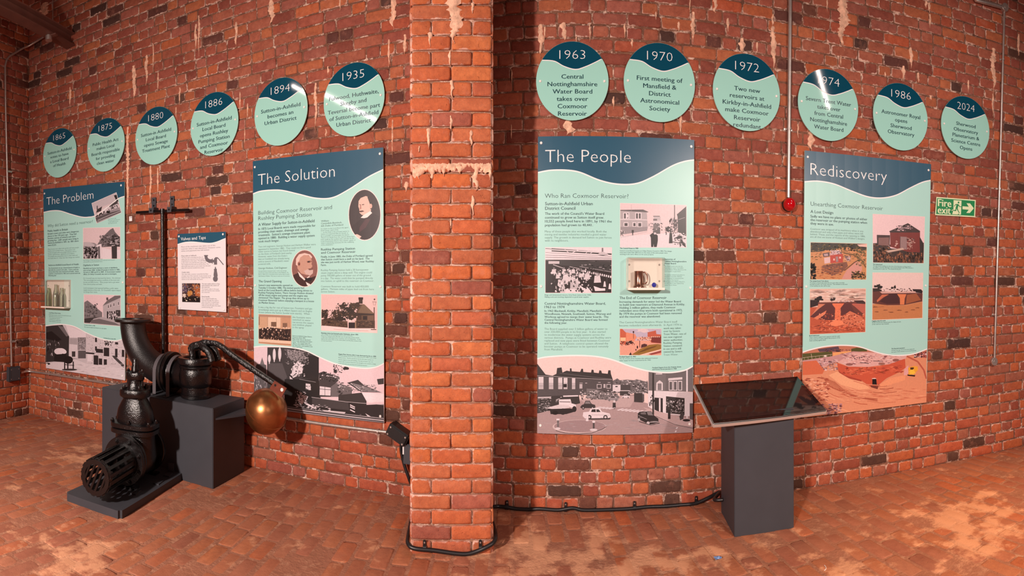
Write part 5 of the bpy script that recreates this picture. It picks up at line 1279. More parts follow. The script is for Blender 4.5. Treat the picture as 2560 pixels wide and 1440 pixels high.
def add_lathe(bm, prof, M, n=32, sx=1.0, sy=1.0, closed=False):
    """profile [(radius, height)] turned about local z"""
    rings = []
    for r, z in prof:
        if r < 1e-6: rings.append([bm.verts.new(M @ Vector((0, 0, z)))])
        else: rings.append([bm.verts.new(M @ Vector((r * sx * cos(2 * pi * k / n), r * sy * sin(2 * pi * k / n), z))) for k in range(n)])
    prs = list(zip(rings[:-1], rings[1:]))
    if closed: prs.append((rings[-1], rings[0]))
    for a, b in prs:
        if len(a) == 1 and len(b) == 1: continue
        for k in range(n):
            if len(a) == 1: bm.faces.new((a[0], b[(k + 1) % n], b[k]))
            elif len(b) == 1: bm.faces.new((a[k], a[(k + 1) % n], b[0]))
            else: bm.faces.new((a[k], a[(k + 1) % n], b[(k + 1) % n], b[k]))
def add_box(bm, M, sx, sy, sz_, bev=0.0):
    """box centred at M's origin with full sizes"""
    r = bmesh.ops.create_cube(bm, size=1.0)
    vs = r['verts']
    for v in vs: v.co = M @ Vector((v.co.x * sx, v.co.y * sy, v.co.z * sz_))
    if bev:
        es = list({e for v in vs for e in v.link_edges})
        bmesh.ops.bevel(bm, geom=es, offset=bev, segments=2, affect='EDGES')
def frame(o, x, z=None):
    """matrix with origin o, local x along x, local z along z (default up)"""
    x = Vector(x).normalized(); z = Vector(z).normalized() if z is not None else Vector((0, 0, 1))
    y = z.cross(x).normalized(); x = y.cross(z).normalized()
    return Matrix(((x.x, y.x, z.x, o[0]), (x.y, y.y, z.y, o[1]), (x.z, y.z, z.z, o[2]), (0, 0, 0, 1)))
def axis(o, z):
    z = Vector(z).normalized()
    x = Vector((1, 0, 0)) if abs(z.x) < 0.8 else Vector((0, 1, 0))
    return frame(o, (x - z * x.dot(z)), z)
def ngon_prism(bm, M, r, h, n=6):
    add_lathe(bm, [(0, 0), (r, 0), (r, h), (0, h)], M, n)
def smooth_path(pts, n=6):
    P = [Vector(p) for p in pts]
    P = [P[0]] + P + [P[-1]]
    out = []
    for i in range(1, len(P) - 2):
        p0, p1, p2, p3 = P[i - 1:i + 3]
        for k in range(n):
            t = k / n
            out.append(0.5 * ((2 * p1) + (p2 - p0) * t + (2 * p0 - 5 * p1 + 4 * p2 - p3) * t * t + (3 * p1 - p0 - 3 * p2 + p3) * t ** 3))
    out.append(P[-1])
    return out
def lumpy(bm, amp, sc, seed=0.0, fine=0.0):
    bm.normal_update()
    for v in bm.verts:
        n = noise.noise(v.co * sc + Vector((seed, 0, 0))) + 0.5 * noise.noise(v.co * sc * 2.7)
        v.co += v.normal * amp * n

# ---------------------------------------------------------------- plinth with the float valve
PA = fl(532, 1223)                                   # right front bottom corner of the plinth
PDIR = Vector((-1.217, 0.05, 0)).normalized()        # along the front face, to the left
PBACK = Vector((0.05, 1.0, 0)).normalized()
PH = 0.56
PL, PD = 1.235, 0.45
root = empty('plinth', tuple(PA), 'tall dark grey rectangular plinth carrying the float valve', 'plinth')
bm = bmesh.new()
c = PA + PDIR * PL / 2 + PBACK * PD / 2
add_box(bm, frame((c.x, c.y, PH / 2), -PDIR), PL, PD, PH, 0.004)
bobj('plinth_body', bm, M_GREY, root)
bm = bmesh.new()                                     # wedge shelf on the right side
wz = 0.485
q0 = PA + PBACK * 0.03; q1 = PA + PBACK * (PD - 0.03); q2 = q1 - PDIR * 0.20
q0, q1, q2 = [Vector((v.x, v.y, 0)) for v in (q0, q1, q2)]
lo = [bm.verts.new((v.x, v.y, wz - 0.012)) for v in (q0, q1, q2)]; hi = [bm.verts.new((v.x, v.y, wz)) for v in (q0, q1, q2)]
bm.faces.new(lo[::-1]); bm.faces.new(hi)
for i in range(3): bm.faces.new((lo[i], lo[(i + 1) % 3], hi[(i + 1) % 3], hi[i]))
bobj('side_shelf', bm, M_GREY, root)


V0 = PA + PDIR * 0.345 + PBACK * 0.235               # centre of the valve body
V0 = Vector((V0.x, V0.y, PH))
u = -PDIR                                            # to the right along the plinth
def vp(px, py): return onplane(px, py, V0, u)
def vu(px, py):
    p = vp(px, py); return (p - V0).dot(u), p.z
root = empty('float_valve', tuple(V0), 'glossy black cast-iron ballcock valve with elbow pipe and copper ball', 'valve')
MV = frame(V0, u)
top = vp(492, 893).z
H = top - PH
def bolt(parent, o, ax, r=0.013, h=0.016, mat=None, name='bolt'):
    bm = bmesh.new()
    M = axis(o, ax)
    ngon_prism(bm, M, r, h * 0.7, 6)
    add_lathe(bm, [(0, h * 0.7), (r * 0.55, h * 0.7), (r * 0.5, h * 1.25), (0, h * 1.3)], M, 8)
    return bobj(name, bm, mat or M_BLACK, parent)
bm = bmesh.new()
prof = [(0.118, 0), (0.126, 0.006), (0.126, 0.026), (0.116, 0.034), (0.116, 0.085), (0.128, 0.095), (0.137, 0.12), (0.139, 0.17), (0.138, 0.205), (0.131, 0.222), (0.138, 0.235), (0.128, 0.252), (0.116, 0.262), (0.118, 0.285),
        (0.138, H - 0.052), (0.148, H - 0.045), (0.150, H - 0.012), (0.143, H), (0.105, H), (0.100, H - 0.01), (0.098, H - 0.12), (0.0, H - 0.12)]
add_lathe(bm, prof, MV, 48)
lumpy(bm, 0.0015, 30)
vb = bobj('valve_body', bm, M_BLACK, root, 40)
for k in range(6):
    a = k * pi / 3 + 0.3
    bolt(vb, MV @ Vector((0.135 * cos(a), 0.135 * sin(a), H - 0.07)), (0, 0, -1), 0.012)
# side inlet neck, flange pair and elbow
zc = vp(420, 929).z
Rp = 0.118
bm = bmesh.new()
n0 = V0 - u * 0.09; n1 = V0 - u * 0.235
ctr = lambda t: Vector((V0.x - u.x * t, V0.y - u.y * t, zc))
add_tube(bm, [ctr(0.08), ctr(0.16), ctr(0.22), ctr(0.235)], 0.1, 32, False, [0.118, 0.112, 0.115, 0.125])
bobj('inlet_neck', bm, M_BLACK, root, 40)
for k, (t0, t1, rr_) in enumerate(((0.228, 0.258, 0.163), (0.266, 0.296, 0.163))):
    bm = bmesh.new()
    add_lathe(bm, [(0.09, 0), (rr_ - 0.005, 0), (rr_, 0.005), (rr_, t1 - t0 - 0.005), (rr_ - 0.005, t1 - t0), (0.09, t1 - t0)], axis(ctr(t0), -u), 48, closed=True)
    f = bobj('flange', bm, M_BLACK if k == 0 else M_BLACK2, root, 40)
    if k == 1:
        for q in range(8):
            a = q * pi / 4 + 0.2
            M = axis(ctr(t1), -u)
            bolt(f, M @ Vector((0.138 * cos(a), 0.138 * sin(a), 0)), -u, 0.012)
ztop = vp(332, 797).z
ut = (V0 - vp(332, 797)).dot(u)
bendR = ut - 0.31
pts = [ctr(0.29), ctr(0.31)]
for k in range(1, 15):
    a = k / 15 * pi / 2
    pts.append(ctr(0.31 + bendR * sin(a)) + Vector((0, 0, min(bendR, ztop - zc - 0.03) * (1 - cos(a)))))
pts.append(Vector((ctr(ut).x, ctr(ut).y, zc + min(bendR, ztop - zc - 0.03))))
pts.append(Vector((ctr(ut).x, ctr(ut).y, ztop)))
bm = bmesh.new()
add_tube(bm, pts, Rp, 40, False)
add_tube(bm, pts[-3:], Rp - 0.014, 40, False)
lumpy(bm, 0.0016, 26)
el = bobj('elbow_pipe', bm, M_BLACK2, root, 60)
bm = bmesh.new()
tf = Vector((pts[-1].x, pts[-1].y, ztop - 0.024))
add_lathe(bm, [(0.104, 0.024), (0.104, -0.01), (0.122, 0.0), (0.165, 0.0), (0.168, 0.004), (0.168, 0.020), (0.165, 0.024)], axis(tf, (0, 0, 1)), 56, closed=True)
lumpy(bm, 0.001, 40)
bobj('top_flange', bm, M_BLACK2, root, 40)
# cradle and straps that hold the pipe on the plinth
bm = bmesh.new()
cc = ctr(0.43)
add_box(bm, frame((cc.x, cc.y, PH + 0.03), u), 0.07, 0.24, 0.06, 0.003)
bobj('cradle_block', bm, M_BLACK, root)
for t in (0.335, 0.185):
    bm = bmesh.new()
    w_ = 0.036; rS = Rp + 0.006 if t > 0.3 else 0.125
    path = []
    fo = PBACK * -1
    base = ctr(t); zb_ = PH + 0.004
    side = rS + 0.012
    path.append((side + 0.045, zb_)); path.append((side + 0.004, zb_)); path.append((side, zb_ + 0.006)); path.append((side, zc))
    for k in range(1, 16):
        a = pi * k / 16
        path.append((side * cos(a), zc + side * sin(a)))
    path.append((-side, zc)); path.append((-side, zb_ + 0.006)); path.append((-side - 0.004, zb_)); path.append((-side - 0.045, zb_))
    L = []
    for i, (a, z) in enumerate(path):
        pr = path[max(0, i - 1)]; nx = path[min(len(path) - 1, i + 1)]
        dx, dz = nx[0] - pr[0], nx[1] - pr[1]; l = hypot(dx, dz)
        nn = (dz / l * 0.004, -dx / l * 0.004)
        q = []
        for sgn, h_ in ((-1, 0), (1, 0), (1, 1), (-1, 1)):
            v = base + u * (sgn * w_ / 2) + fo * (a + nn[0] * h_)
            q.append(bm.verts.new((v.x, v.y, z + nn[1] * h_)))
        L.append(q)
    for a, b2 in zip(L[:-1], L[1:]):
        for k in range(4): bm.faces.new((a[k], a[(k + 1) % 4], b2[(k + 1) % 4], b2[k]))
    bm.faces.new(L[0]); bm.faces.new(L[-1][::-1])
    s_ = bobj('strap', bm, M_STRAP, root, 30)
    for sd in (1, -1):
        v = base + fo * (side + 0.028) * sd
        bolt(s_, (v.x, v.y, PH + 0.006), (0, 0, 1), 0.008, 0.006)
# clevis, lever arm, plate and copper float
bm = bmesh.new()
pin = vp(487, 878)
for sd in (-1, 1):
    o = PBACK * 0.035 * sd
    add_tube(bm, smooth_path([V0 + Vector((0, 0, H - 0.09)) - u * 0.04 + o, Vector((pin.x, pin.y, H + PH - 0.02)) + o, pin + o + Vector((0, 0, 0.012))], 5), 0.027, 12)
add_tube(bm, [pin - PBACK * 0.06 + Vector((0, 0, .012)), pin + PBACK * 0.06 + Vector((0, 0, .012))], 0.024, 12)
lumpy(bm, 0.004, 45)
bobj('clevis', bm, M_TAR, root, 60)
bm = bmesh.new()
e1 = vp(538, 884)
for sd in (-1, 1):
    o = PBACK * 0.045 * sd
    add_tube(bm, smooth_path([vp(508, 864) + o * .6, vp(520, 870) + o, vp(530, 880) + o, Vector((e1.x, e1.y, top - 0.015)) + o], 5), 0.028, 12)
lumpy(bm, 0.004, 45, 3)
bobj('fulcrum_lug', bm, M_TAR, root, 60)
path = [vp(x, y) for x, y in ((476, 874), (482, 866), (498, 862), (512, 857), (526, 857), (540, 859), (556, 868), (574, 882), (600, 901), (630, 922), (660, 942), (690, 962))]
P = smooth_path(path, 5)
bm = bmesh.new()
L = []
for i, p in enumerate(P):
    d = (P[min(i + 1, len(P) - 1)] - P[max(0, i - 1)]).normalized()
    nrm = Vector((-d.z * u.x, -d.z * u.y, d.dot(u))).normalized()
    f = i / (len(P) - 1)
    hh = 0.022 + 0.008 * sin(min(1, f * 3) * pi) - 0.002 * f
    dd = 0.020
    q = []
    for k in range(10):
        a = 2 * pi * k / 10
        ca, sa = cos(a), sin(a)
        ca = math.copysign(abs(ca) ** 0.6, ca); sa = math.copysign(abs(sa) ** 0.6, sa)
        q.append(bm.verts.new(p + nrm * hh * ca + PBACK * dd * sa))
    L.append(q)
for a, b2 in zip(L[:-1], L[1:]):
    for k in range(10): bm.faces.new((a[k], a[(k + 1) % 10], b2[(k + 1) % 10], b2[k]))
bm.faces.new(L[0][::-1]); bm.faces.new(L[-1])
bmesh.ops.subdivide_edges(bm, edges=bm.edges[:], cuts=1, use_grid_fill=True)
lumpy(bm, 0.002, 60)
bobj('lever_arm', bm, M_TAR, root, 70)
# brown plate: corners read off the photograph
zpl = (420, 840, 5.332)
qs = [vp(*q) for q in zf(zpl, [1440, 588, 1600, 690, 1530, 812, 1375, 690])]
bm = bmesh.new()
fr_ = [bm.verts.new(v - PBACK * 0.024) for v in qs]; bk = [bm.verts.new(v - PBACK * 0.016) for v in qs]
bm.faces.new(fr_); bm.faces.new(bk[::-1])
for i in range(4): bm.faces.new((fr_[i], fr_[(i + 1) % 4], bk[(i + 1) % 4], bk[i]))
pl = bobj('ball_plate', bm, M_RUST, root)
q = vp(*zf(zpl, [1540, 710])[0]) - PBACK * 0.024
bm = bmesh.new(); add_lathe(bm, [(0, 0.006), (0.011, 0.005), (0.014, 0), (0.014, -0.002)], axis(q, -PBACK), 16)
bobj('rivet', bm, M_CAPW, pl, 40)
q = vp(*zf(zpl, [1450, 650])[0]) - PBACK * 0.024
bm = bmesh.new(); add_lathe(bm, [(0, 0.001), (0.008, 0.001), (0.009, 0)], axis(q, -PBACK), 12)
bobj('bolt_hole', bm, M_DARK, pl)
bc = vp(666, 1028)
br = 53 * hypot(bc.x, bc.y) / FX
bm = bmesh.new()
bmesh.ops.create_uvsphere(bm, u_segments=64, v_segments=40, radius=br)
ax = Matrix.Rotation(-0.62, 4, 'Y')
seam = []
for v in bm.verts:
    z = v.co.z
    d = abs(z)
    v.co *= 1 + 0.006 * noise.noise(v.co * 9)
    v.co = frame(bc, u) @ (Matrix.Rotation(0.72, 4, 'Y') @ (Matrix.Rotation(0.35, 4, 'X') @ v.co))
ball = bobj('copper_float_ball', bm, M_COPPER, root, 60)
ball['label'] = 'dented copper ball with a raised seam'
sn = (u * 0.52 + Vector((0, 0, 0.72)) - PBACK * 0.22).normalized()
Ms = axis(bc, sn)
bm = bmesh.new()
n = 64
rg = [[bm.verts.new(Ms @ Vector(((br * 1.003 + dr) * cos(2 * pi * k / n), (br * 1.003 + dr) * sin(2 * pi * k / n), dz))) for k in range(n)] for dr, dz in ((-.004, -.006), (.003, -.003), (.003, .003), (-.004, .006))]
for a, b2 in zip(rg[:-1], rg[1:]):
    for k in range(n): bm.faces.new((a[k], a[(k + 1) % n], b2[(k + 1) % n], b2[k]))
bobj('seam', bm, M_COPPER, ball, 60)

# ---------------------------------------------------------------- low base with the outlet gate valve
BT = 0.05
b0 = fl(301, 1300)
bl = Vector((-0.1218, 0.9925, 0)); bw = Vector((-0.9925, -0.1218, 0))
root = empty('low_plinth', tuple(b0), 'low dark grey board with rounded corners under the strainer valve', 'plinth')
bm = bmesh.new()
c = b0 + bl * 0.425 + bw * 0.245
add_box(bm, frame((c.x, c.y, BT / 2), -bw), 0.49, 0.85, BT, 0.0)
es = [e for e in bm.edges if abs((e.verts[0].co - e.verts[1].co).z) > 0.01]
bmesh.ops.bevel(bm, geom=es, offset=0.02, segments=5, affect='EDGES')
bobj('base_board', bm, M_GREY, root, 30)
za = 0.225                                            # flow axis height
F0 = Vector((0, 0, 0))
pf = fl(231, 1198, za); ff = Vector((pf.x, pf.y, za))
D = (Vector((fl(345, 1130, 0.225).x, fl(345, 1130, 0.225).y, 0)) - Vector((pf.x, pf.y, 0)))
D = Vector((-0.10, 0.99, 0)).normalized()
cx_ = onplane(338, 985, (ff + D * 0.58), Vector((1, 0, 0)))
VC = Vector((cx_.x, ff.y + D.y * 0.58, za))           # where stem and flow axes cross
D = Vector((VC.x - ff.x, VC.y - ff.y, 0)).normalized()
SD = Vector((D.y, -D.x, 0))                           # to the right, across the flow
root = empty('gate_valve', (VC.x, VC.y, BT), 'glossy black outlet gate valve with a slotted strainer', 'valve')
rr0 = hypot(VC.x, VC.y)
def gz(py): return EYE - (py - HOR) * rr0 / FY
def gw(px): return px * rr0 / FX
def oval_loft(bm, secs, n=40, pw=0.85):
    rings = []
    for z, a, b_ in secs:
        ring = []
        for k in range(n):
            t = 2 * pi * k / n
            ca, sa = cos(t), sin(t)
            ca = math.copysign(abs(ca) ** pw, ca); sa = math.copysign(abs(sa) ** pw, sa)
            ring.append(bm.verts.new(Vector((VC.x, VC.y, z)) + SD * a * ca + D * b_ * sa))
        rings.append(ring)
    for a, b_ in zip(rings[:-1], rings[1:]):
        for k in range(n): bm.faces.new((a[k], a[(k + 1) % n], b_[(k + 1) % n], b_[k]))
    bm.faces.new(rings[0][::-1]); bm.faces.new(rings[-1])
bm = bmesh.new()
oval_loft(bm, [(0.10, 0.09, 0.12), (0.14, 0.145, 0.14), (0.22, 0.165, 0.145), (0.30, 0.160, 0.12), (gz(1085), 0.158, 0.10), (gz(1079), 0.158, 0.10)])
lumpy(bm, 0.002, 24)
body = bobj('valve_body', bm, M_BLACK, root, 45)
for z0, z1, nm in ((gz(1079), gz(1067), 'body_flange'), (gz(1065), gz(1053), 'bonnet_flange')):
    bm = bmesh.new()
    oval_loft(bm, [(z0, 0.178, 0.122), (z0 + .003, 0.183, 0.127), (z1 - .003, 0.183, 0.127), (z1, 0.178, 0.122)], 48, 0.62)
    f = bobj(nm, bm, M_BLACK, root, 40)
    if nm == 'bonnet_flange':
        for k, (a, b_) in enumerate(((-.155, -.08), (0, -.105), (.155, -.08), (.168, .02), (-.168, .02), (.1, .105), (-.1, .105))):
            v = VC + SD * a + D * b_
            bolt(f, (v.x, v.y, z1), (0, 0, 1), 0.016, 0.02)
bm = bmesh.new()
oval_loft(bm, [(gz(1053), 0.150, 0.098), (gz(1040), 0.150, 0.098), (gz(1022), 0.138, 0.092), (gz(1005), 0.112, 0.082), (gz(994), 0.092, 0.072), (gz(985), 0.09, 0.07)])
lumpy(bm, 0.002, 24, 2)
bobj('bonnet', bm, M_BLACK, root, 50)
bm = bmesh.new()
oval_loft(bm, [(gz(990), 0.112, 0.095), (gz(987), 0.117, 0.100), (gz(974), 0.117, 0.100), (gz(971), 0.112, 0.095)], 48, 0.8)
f = bobj('top_flange', bm, M_BLACK, root, 40)
for k in range(4):
    a = k * pi / 2 + pi / 4
    v = VC + SD * 0.092 * cos(a) + D * 0.078 * sin(a)
    bolt(f, (v.x, v.y, gz(971)), (0, 0, 1), 0.018, 0.022)
    bolt(f, (v.x, v.y, gz(990)), (0, 0, -1), 0.014, 0.012, name='nut')
bm = bmesh.new()
MS = frame((VC.x, VC.y, 0), SD)
add_lathe(bm, [(0.075, gz(971)), (0.062, gz(964)), (0.055, gz(955)), (0.055, gz(948)), (0, gz(948))], MS, 28)
lumpy(bm, 0.003, 40)
bobj('gland_neck', bm, M_BLACK, root, 50)
bm = bmesh.new()
add_lathe(bm, [(0, gz(950)), (0.066, gz(950)), (0.076, gz(947)), (0.076, gz(932)), (0.070, gz(929)), (0.03, gz(927)), (0, gz(927))], MS, 32, 1.0, 0.7)
lumpy(bm, 0.004, 40, 5)
g = bobj('gland_flange', bm, M_BLACK, root, 50)
for sd in (-1, 1):
    v = VC + SD * 0.06 * sd
    bolt(g, (v.x, v.y, gz(929)), (0, 0, 1), 0.014, 0.016)
    bm = bmesh.new(); add_tube(bm, [(v.x, v.y, gz(970)), (v.x, v.y, gz(930))], 0.011, 10)
    bobj('gland_stud', bm, M_BLACK, g, 40)
bm = bmesh.new()
add_lathe(bm, [(0.030, gz(930)), (0.030, gz(918)), (0.026, gz(914)), (0.025, gz(901)), (0.021, gz(897)), (0, gz(897))], MS, 20)
lumpy(bm, 0.002, 50)
bobj('spindle', bm, M_BLACK, root, 50)
def flow(t): return Vector((VC.x, VC.y, za)) + D * t
for k, (t, hh) in enumerate(((-0.185, 0.030), (-0.150, 0.028), (0.16, 0.034))):
    bm = bmesh.new()
    add_lathe(bm, [(0.05, 0), (0.163, 0), (0.168, 0.005), (0.168, hh - 0.005), (0.163, hh), (0.05, hh)], axis(flow(t), D), 56, closed=True)
    f = bobj('flange', bm, M_BLACK, root, 40)
    if k == 0:
        M = axis(flow(t), -D)
        for q in range(8):
            a = q * pi / 4 + 0.4
            bolt(f, M @ Vector((0.142 * cos(a), 0.142 * sin(a), 0)), -D, 0.015, 0.018)
bm = bmesh.new()
add_tube(bm, [flow(-0.13), flow(-0.08), flow(0.10), flow(0.165)], 0.13, 36, False, [0.115, 0.135, 0.135, 0.115])
bobj('flow_barrel', bm, M_BLACK, body, 40)
# strainer basket: ring bars, lengthwise staves and a slotted end plate
ts = -0.185 - 0.37
st = empty('strainer', tuple(flow(ts)))
st.parent = root; st.matrix_basis = Matrix.Translation(flow(ts) - Vector((VC.x, VC.y, BT)))
RS = 0.112
bm = bmesh.new(); add_lathe(bm, [(RS - 0.016, 0), (RS, 0), (RS + 0.003, 0.004), (RS + 0.003, 0.03), (RS - 0.016, 0.03)], axis(flow(ts), D), 48, closed=True)
bobj('end_ring', bm, M_BLACK, st, 40)
bm = bmesh.new(); add_lathe(bm, [(RS - 0.010, 0), (RS + 0.006, 0), (RS + 0.006, 0.03), (RS - 0.010, 0.03)], axis(flow(-0.215), D), 48, closed=True)
bobj('root_ring', bm, M_BLACK, st, 40)
M = axis(flow(ts), D)
for q in range(16):
    a = 2 * pi * (q + .5) / 16
    bm = bmesh.new()
    o = M @ Vector(((RS - 0.002) * cos(a), (RS - 0.002) * sin(a), 0.17))
    rad = (M.to_3x3() @ Vector((cos(a), sin(a), 0)))
    add_box(bm, frame(o, rad.cross(D), rad), 0.021, 0.335, 0.014, 0.003)
    bobj('stave', bm, M_BLACK, st, 40)
# slotted end plate: solid rim segments and slanted bars
bm = bmesh.new()
n = 40
tilt = 0.42
up = Vector((0, 0, 1))
def E2(x, y, o): return flow(ts) + SD * x + up * y - D * o
ri = 0.082
for k in range(n):
    a0, a1 = 2 * pi * k / n, 2 * pi * (k + 1) / n
    q = [(RS * cos(a0), RS * sin(a0)), (RS * cos(a1), RS * sin(a1)), (ri * cos(a1), ri * sin(a1)), (ri * cos(a0), ri * sin(a0))]
    vs_ = [bm.verts.new(E2(x, y, 0.006)) for x, y in q] + [bm.verts.new(E2(x, y, -0.008)) for x, y in q]
    bm.faces.new(vs_[:4]); bm.faces.new(vs_[4:][::-1]); bm.faces.new((vs_[0], vs_[1], vs_[5], vs_[4])); bm.faces.new((vs_[2], vs_[3], vs_[7], vs_[6]))
bmesh.ops.remove_doubles(bm, verts=bm.verts[:], dist=1e-5)
bobj('end_plate', bm, M_BLACK, st, 40)
for q in range(5):
    off = (q - 2) * 0.034
    bm = bmesh.new()
    hl = sqrt(max(0.0, (ri + 0.006) ** 2 - off * off))
    dv = SD * sin(tilt) + up * cos(tilt); pv = SD * cos(tilt) - up * sin(tilt)
    add_box(bm, frame(flow(ts) + pv * off, pv, dv), 0.016, 0.014, 2 * hl, 0.002)
    bobj('grate_bar', bm, M_BLACK, st, 30)
# feet
for t in (-0.16, 0.17):
    bm = bmesh.new()
    v = flow(t)
    add_box(bm, frame((v.x, v.y, BT + 0.006), SD), 0.22, 0.07, 0.012, 0.002)
    bobj('foot_plate', bm, M_BLACK, root)
for t, a in ((0.20, 0.19), (0.02, 0.19), (-0.22, 0.13)):
    bm = bmesh.new()
    v = flow(t) + SD * a
    add_box(bm, frame((v.x, v.y, BT + 0.004), D), 0.09, 0.045, 0.006, 0.001)
    if t > 0.1: add_box(bm, frame((v.x, v.y, BT + 0.035) , D) @ Matrix.Translation((0.045, 0, 0)), 0.006, 0.045, 0.07, 0.001)
    f = bobj('angle_bracket', bm, M_GREY, root)
# ---------------------------------------------------------------- touchscreen kiosk
k0 = fl(1836, 1343)
KR = math.radians(-10)
kx = Vector((cos(KR), sin(KR), 0)); ky = Vector((-sin(KR), cos(KR), 0))
c = k0 + kx * 0.195 + ky * 0.18
root = empty('touchscreen_kiosk', (c.x, c.y, 0), 'square charcoal pedestal with a tilted black touchscreen on top', 'kiosk')
bm = bmesh.new()
KH = 0.70
M = frame((c.x, c.y, KH / 2), kx)
add_box(bm, M, 0.39, 0.36, KH, 0.003)
bobj('pedestal', bm, M_GREY, root)
TILT = math.radians(19.5)
sx_, sy_ = 0.775, 0.436
ctr_ = Vector((1.548, 3.0, 0.745))
kr2 = math.radians(-3.5)
tx = Vector((cos(kr2), sin(kr2), 0)); tyh = Vector((-sin(kr2), cos(kr2), 0))
tn = (Vector((0, 0, cos(TILT))) - tyh * sin(TILT)).normalized()
T = frame(ctr_, tx, tn)
bm = bmesh.new(); add_box(bm, T @ Matrix.Translation((0, 0, -0.013)), sx_, sy_, 0.026, 0.005)
bobj('screen_frame', bm, M_SILVER, root, 30)
bm = bmesh.new(); add_box(bm, T @ Matrix.Translation((0, 0, -0.004)), sx_ - 0.008, sy_ - 0.008, 0.012, 0.003)
bobj('glass_bezel', bm, M_SCREEN, root, 30)
bm = bmesh.new(); add_box(bm, T @ Matrix.Translation((0, 0, 0.0024)), sx_ - 0.075, sy_ - 0.062, 0.0012)
M_LCD = flat('unlit_display', (30, 26, 26), 0.05, spec=0.6)
bobj('display_area', bm, M_LCD, root)
bm = bmesh.new(); add_box(bm, T @ Matrix.Translation((0, 0.0, -0.036)), 0.30, 0.28, 0.03, 0.003)
bobj('mounting_box', bm, M_GREY, root)

# ---------------------------------------------------------------- T-shaped valve key on the wall
kt = wp(406, 528, 0.07); kb = wp(409, 900, 0.07)
root = empty('valve_key', (kt.x, kt.y, 0.0), 'long black T-shaped valve key held upright by two brackets', 'tool')
bm = bmesh.new()
add_tube(bm, [(kt.x, kt.y, kt.z), (kt.x + .015, kt.y, PH + 0.002)], 0.0185, 16)
lumpy(bm, 0.001, 40)
bobj('shaft', bm, M_BLACK, root, 60)
bm = bmesh.new()
l, r_ = wp(341.5, 531.5, 0.07), wp(472.5, 525, 0.07)
add_tube(bm, [l, kt + Vector((0, 0, .0)), r_], 0.0125, 14)
add_lathe(bm, [(0, -0.02), (0.022, -0.02), (0.022, 0.02), (0, 0.02)], frame(kt, (1, 0, 0)), 16)
bobj('cross_bar', bm, M_BLACK, root, 40)
for x0, x1, y0, y1, fx0, fx1, fy0, fy1 in ((379.5, 390, 494.5, 526, 372.5, 383.5, 520.5, 532), (425, 435.5, 491, 523, 418, 428.5, 518, 530)):
    bm = bmesh.new()
    a, b2 = wp(x0, y0, 0.02), wp(x1, y1, 0.02)
    m = (a + b2) / 2; sm, _ = sz((x0 + x1) / 2, 510, 0.02); t = Wt(sm); n = Vector((t.y, -t.x, 0))
    w_ = (Vector((a.x, a.y)) - Vector((b2.x, b2.y))).length
    add_box(bm, frame(m, (t.x, t.y, 0)), w_, 0.006, abs(a.z - b2.z), 0.001)
    f = bobj('wall_bracket', bm, M_GREY, root)
    for fy in (y0 + 6, y0 + 20):
        q = wp((x0 + x1) / 2, fy, 0.023)
        bolt(f, q, n, 0.009, 0.006)
    bm = bmesh.new()
    a, b2 = wp(fx0, fy0, 0.09), wp(fx1, fy1, 0.09)
    m2 = (a + b2) / 2
    add_box(bm, frame(m2, (t.x, t.y, 0)), (Vector((a.x, a.y)) - Vector((b2.x, b2.y))).length, 0.008, abs(a.z - b2.z), 0.001)
    add_box(bm, frame(m2 - n * 0.036 + Vector((0, 0, 0.0)), (t.x, t.y, 0)) @ Matrix.Translation(((Vector((a.x, a.y)) - Vector((b2.x, b2.y))).length * .5, 0, 0.014)), 0.008, 0.075, abs(a.z - b2.z) * .6, 0.001)
    f = bobj('clamp_plate', bm, M_GREY, root)
    bolt(f, m2 + n * 0.004, n, 0.009, 0.006)

# ---------------------------------------------------------------- conduits, boxes, cables
def wpath(pts, o):
    out = []
    for x, y in pts: out.append(wp(x, y, o))
    return out
def wall_run(sz_pts, o, step=0.1):
    out = []
    for (s0, z0), (s1, z1) in zip(sz_pts[:-1], sz_pts[1:]):
        n = max(1, int(hypot(s1 - s0, z1 - z0) / step))
        for k in range(n): out.append(W(s0 + (s1 - s0) * k / n, z0 + (z1 - z0) * k / n, o))
    out.append(W(*sz_pts[-1], o))
    return out
def saddle(parent, s, z, o=0.022, r=0.0125, vert=True):
    bm = bmesh.new()
    c = W(s, z, 0); t = Wt(s); n = Vector((t.y, -t.x, 0)); T3 = Vector((t.x, t.y, 0))
    a = T3 if vert else Vector((0, 0, 1)); b_ = Vector((0, 0, 1)) if vert else T3
    pr = [(-0.032, 0.006), (-r - 0.004, 0.006)] + [(-(r + .003) * cos(pi * k / 8), o + (r + .003) * sin(pi * k / 8)) for k in range(9)] + [(r + 0.004, 0.006), (0.032, 0.006)]
    L = [[bm.verts.new(c + a * x + n * y + b_ * w_) for w_ in (-.007, .007)] + [bm.verts.new(c + a * x * 1.02 + n * (y + .002) + b_ * w_) for w_ in (.007, -.007)] for x, y in pr]
    for p_, q_ in zip(L[:-1], L[1:]):
        for k in range(4): bm.faces.new((p_[k], p_[(k + 1) % 4], q_[(k + 1) % 4], q_[k]))
    return bobj('saddle_clip', bm, M_STEEL, parent)
# vertical conduit down to the red beacon
s0, z0 = sz(1975.5, 0, 0.03); s1, z1 = sz(1971, 494, 0.03)
root = empty('conduit', tuple(W(s1, z1, 0.03)), 'vertical steel conduit from the ceiling down to the red beacon', 'conduit', kind=None)
bm = bmesh.new()
add_tube(bm, [W(s0, ZTOP - 0.01, 0.03), W(s0, z0, 0.03), W(s1, z1, 0.03)], 0.0145, 16)
bobj('pipe', bm, M_STEEL, root, 40)
for y in (322, -40):
    s, z = sz(1973, y, 0.03); saddle(root, s0 + (s1 - s0) * .6, z, 0.03, 0.0145)
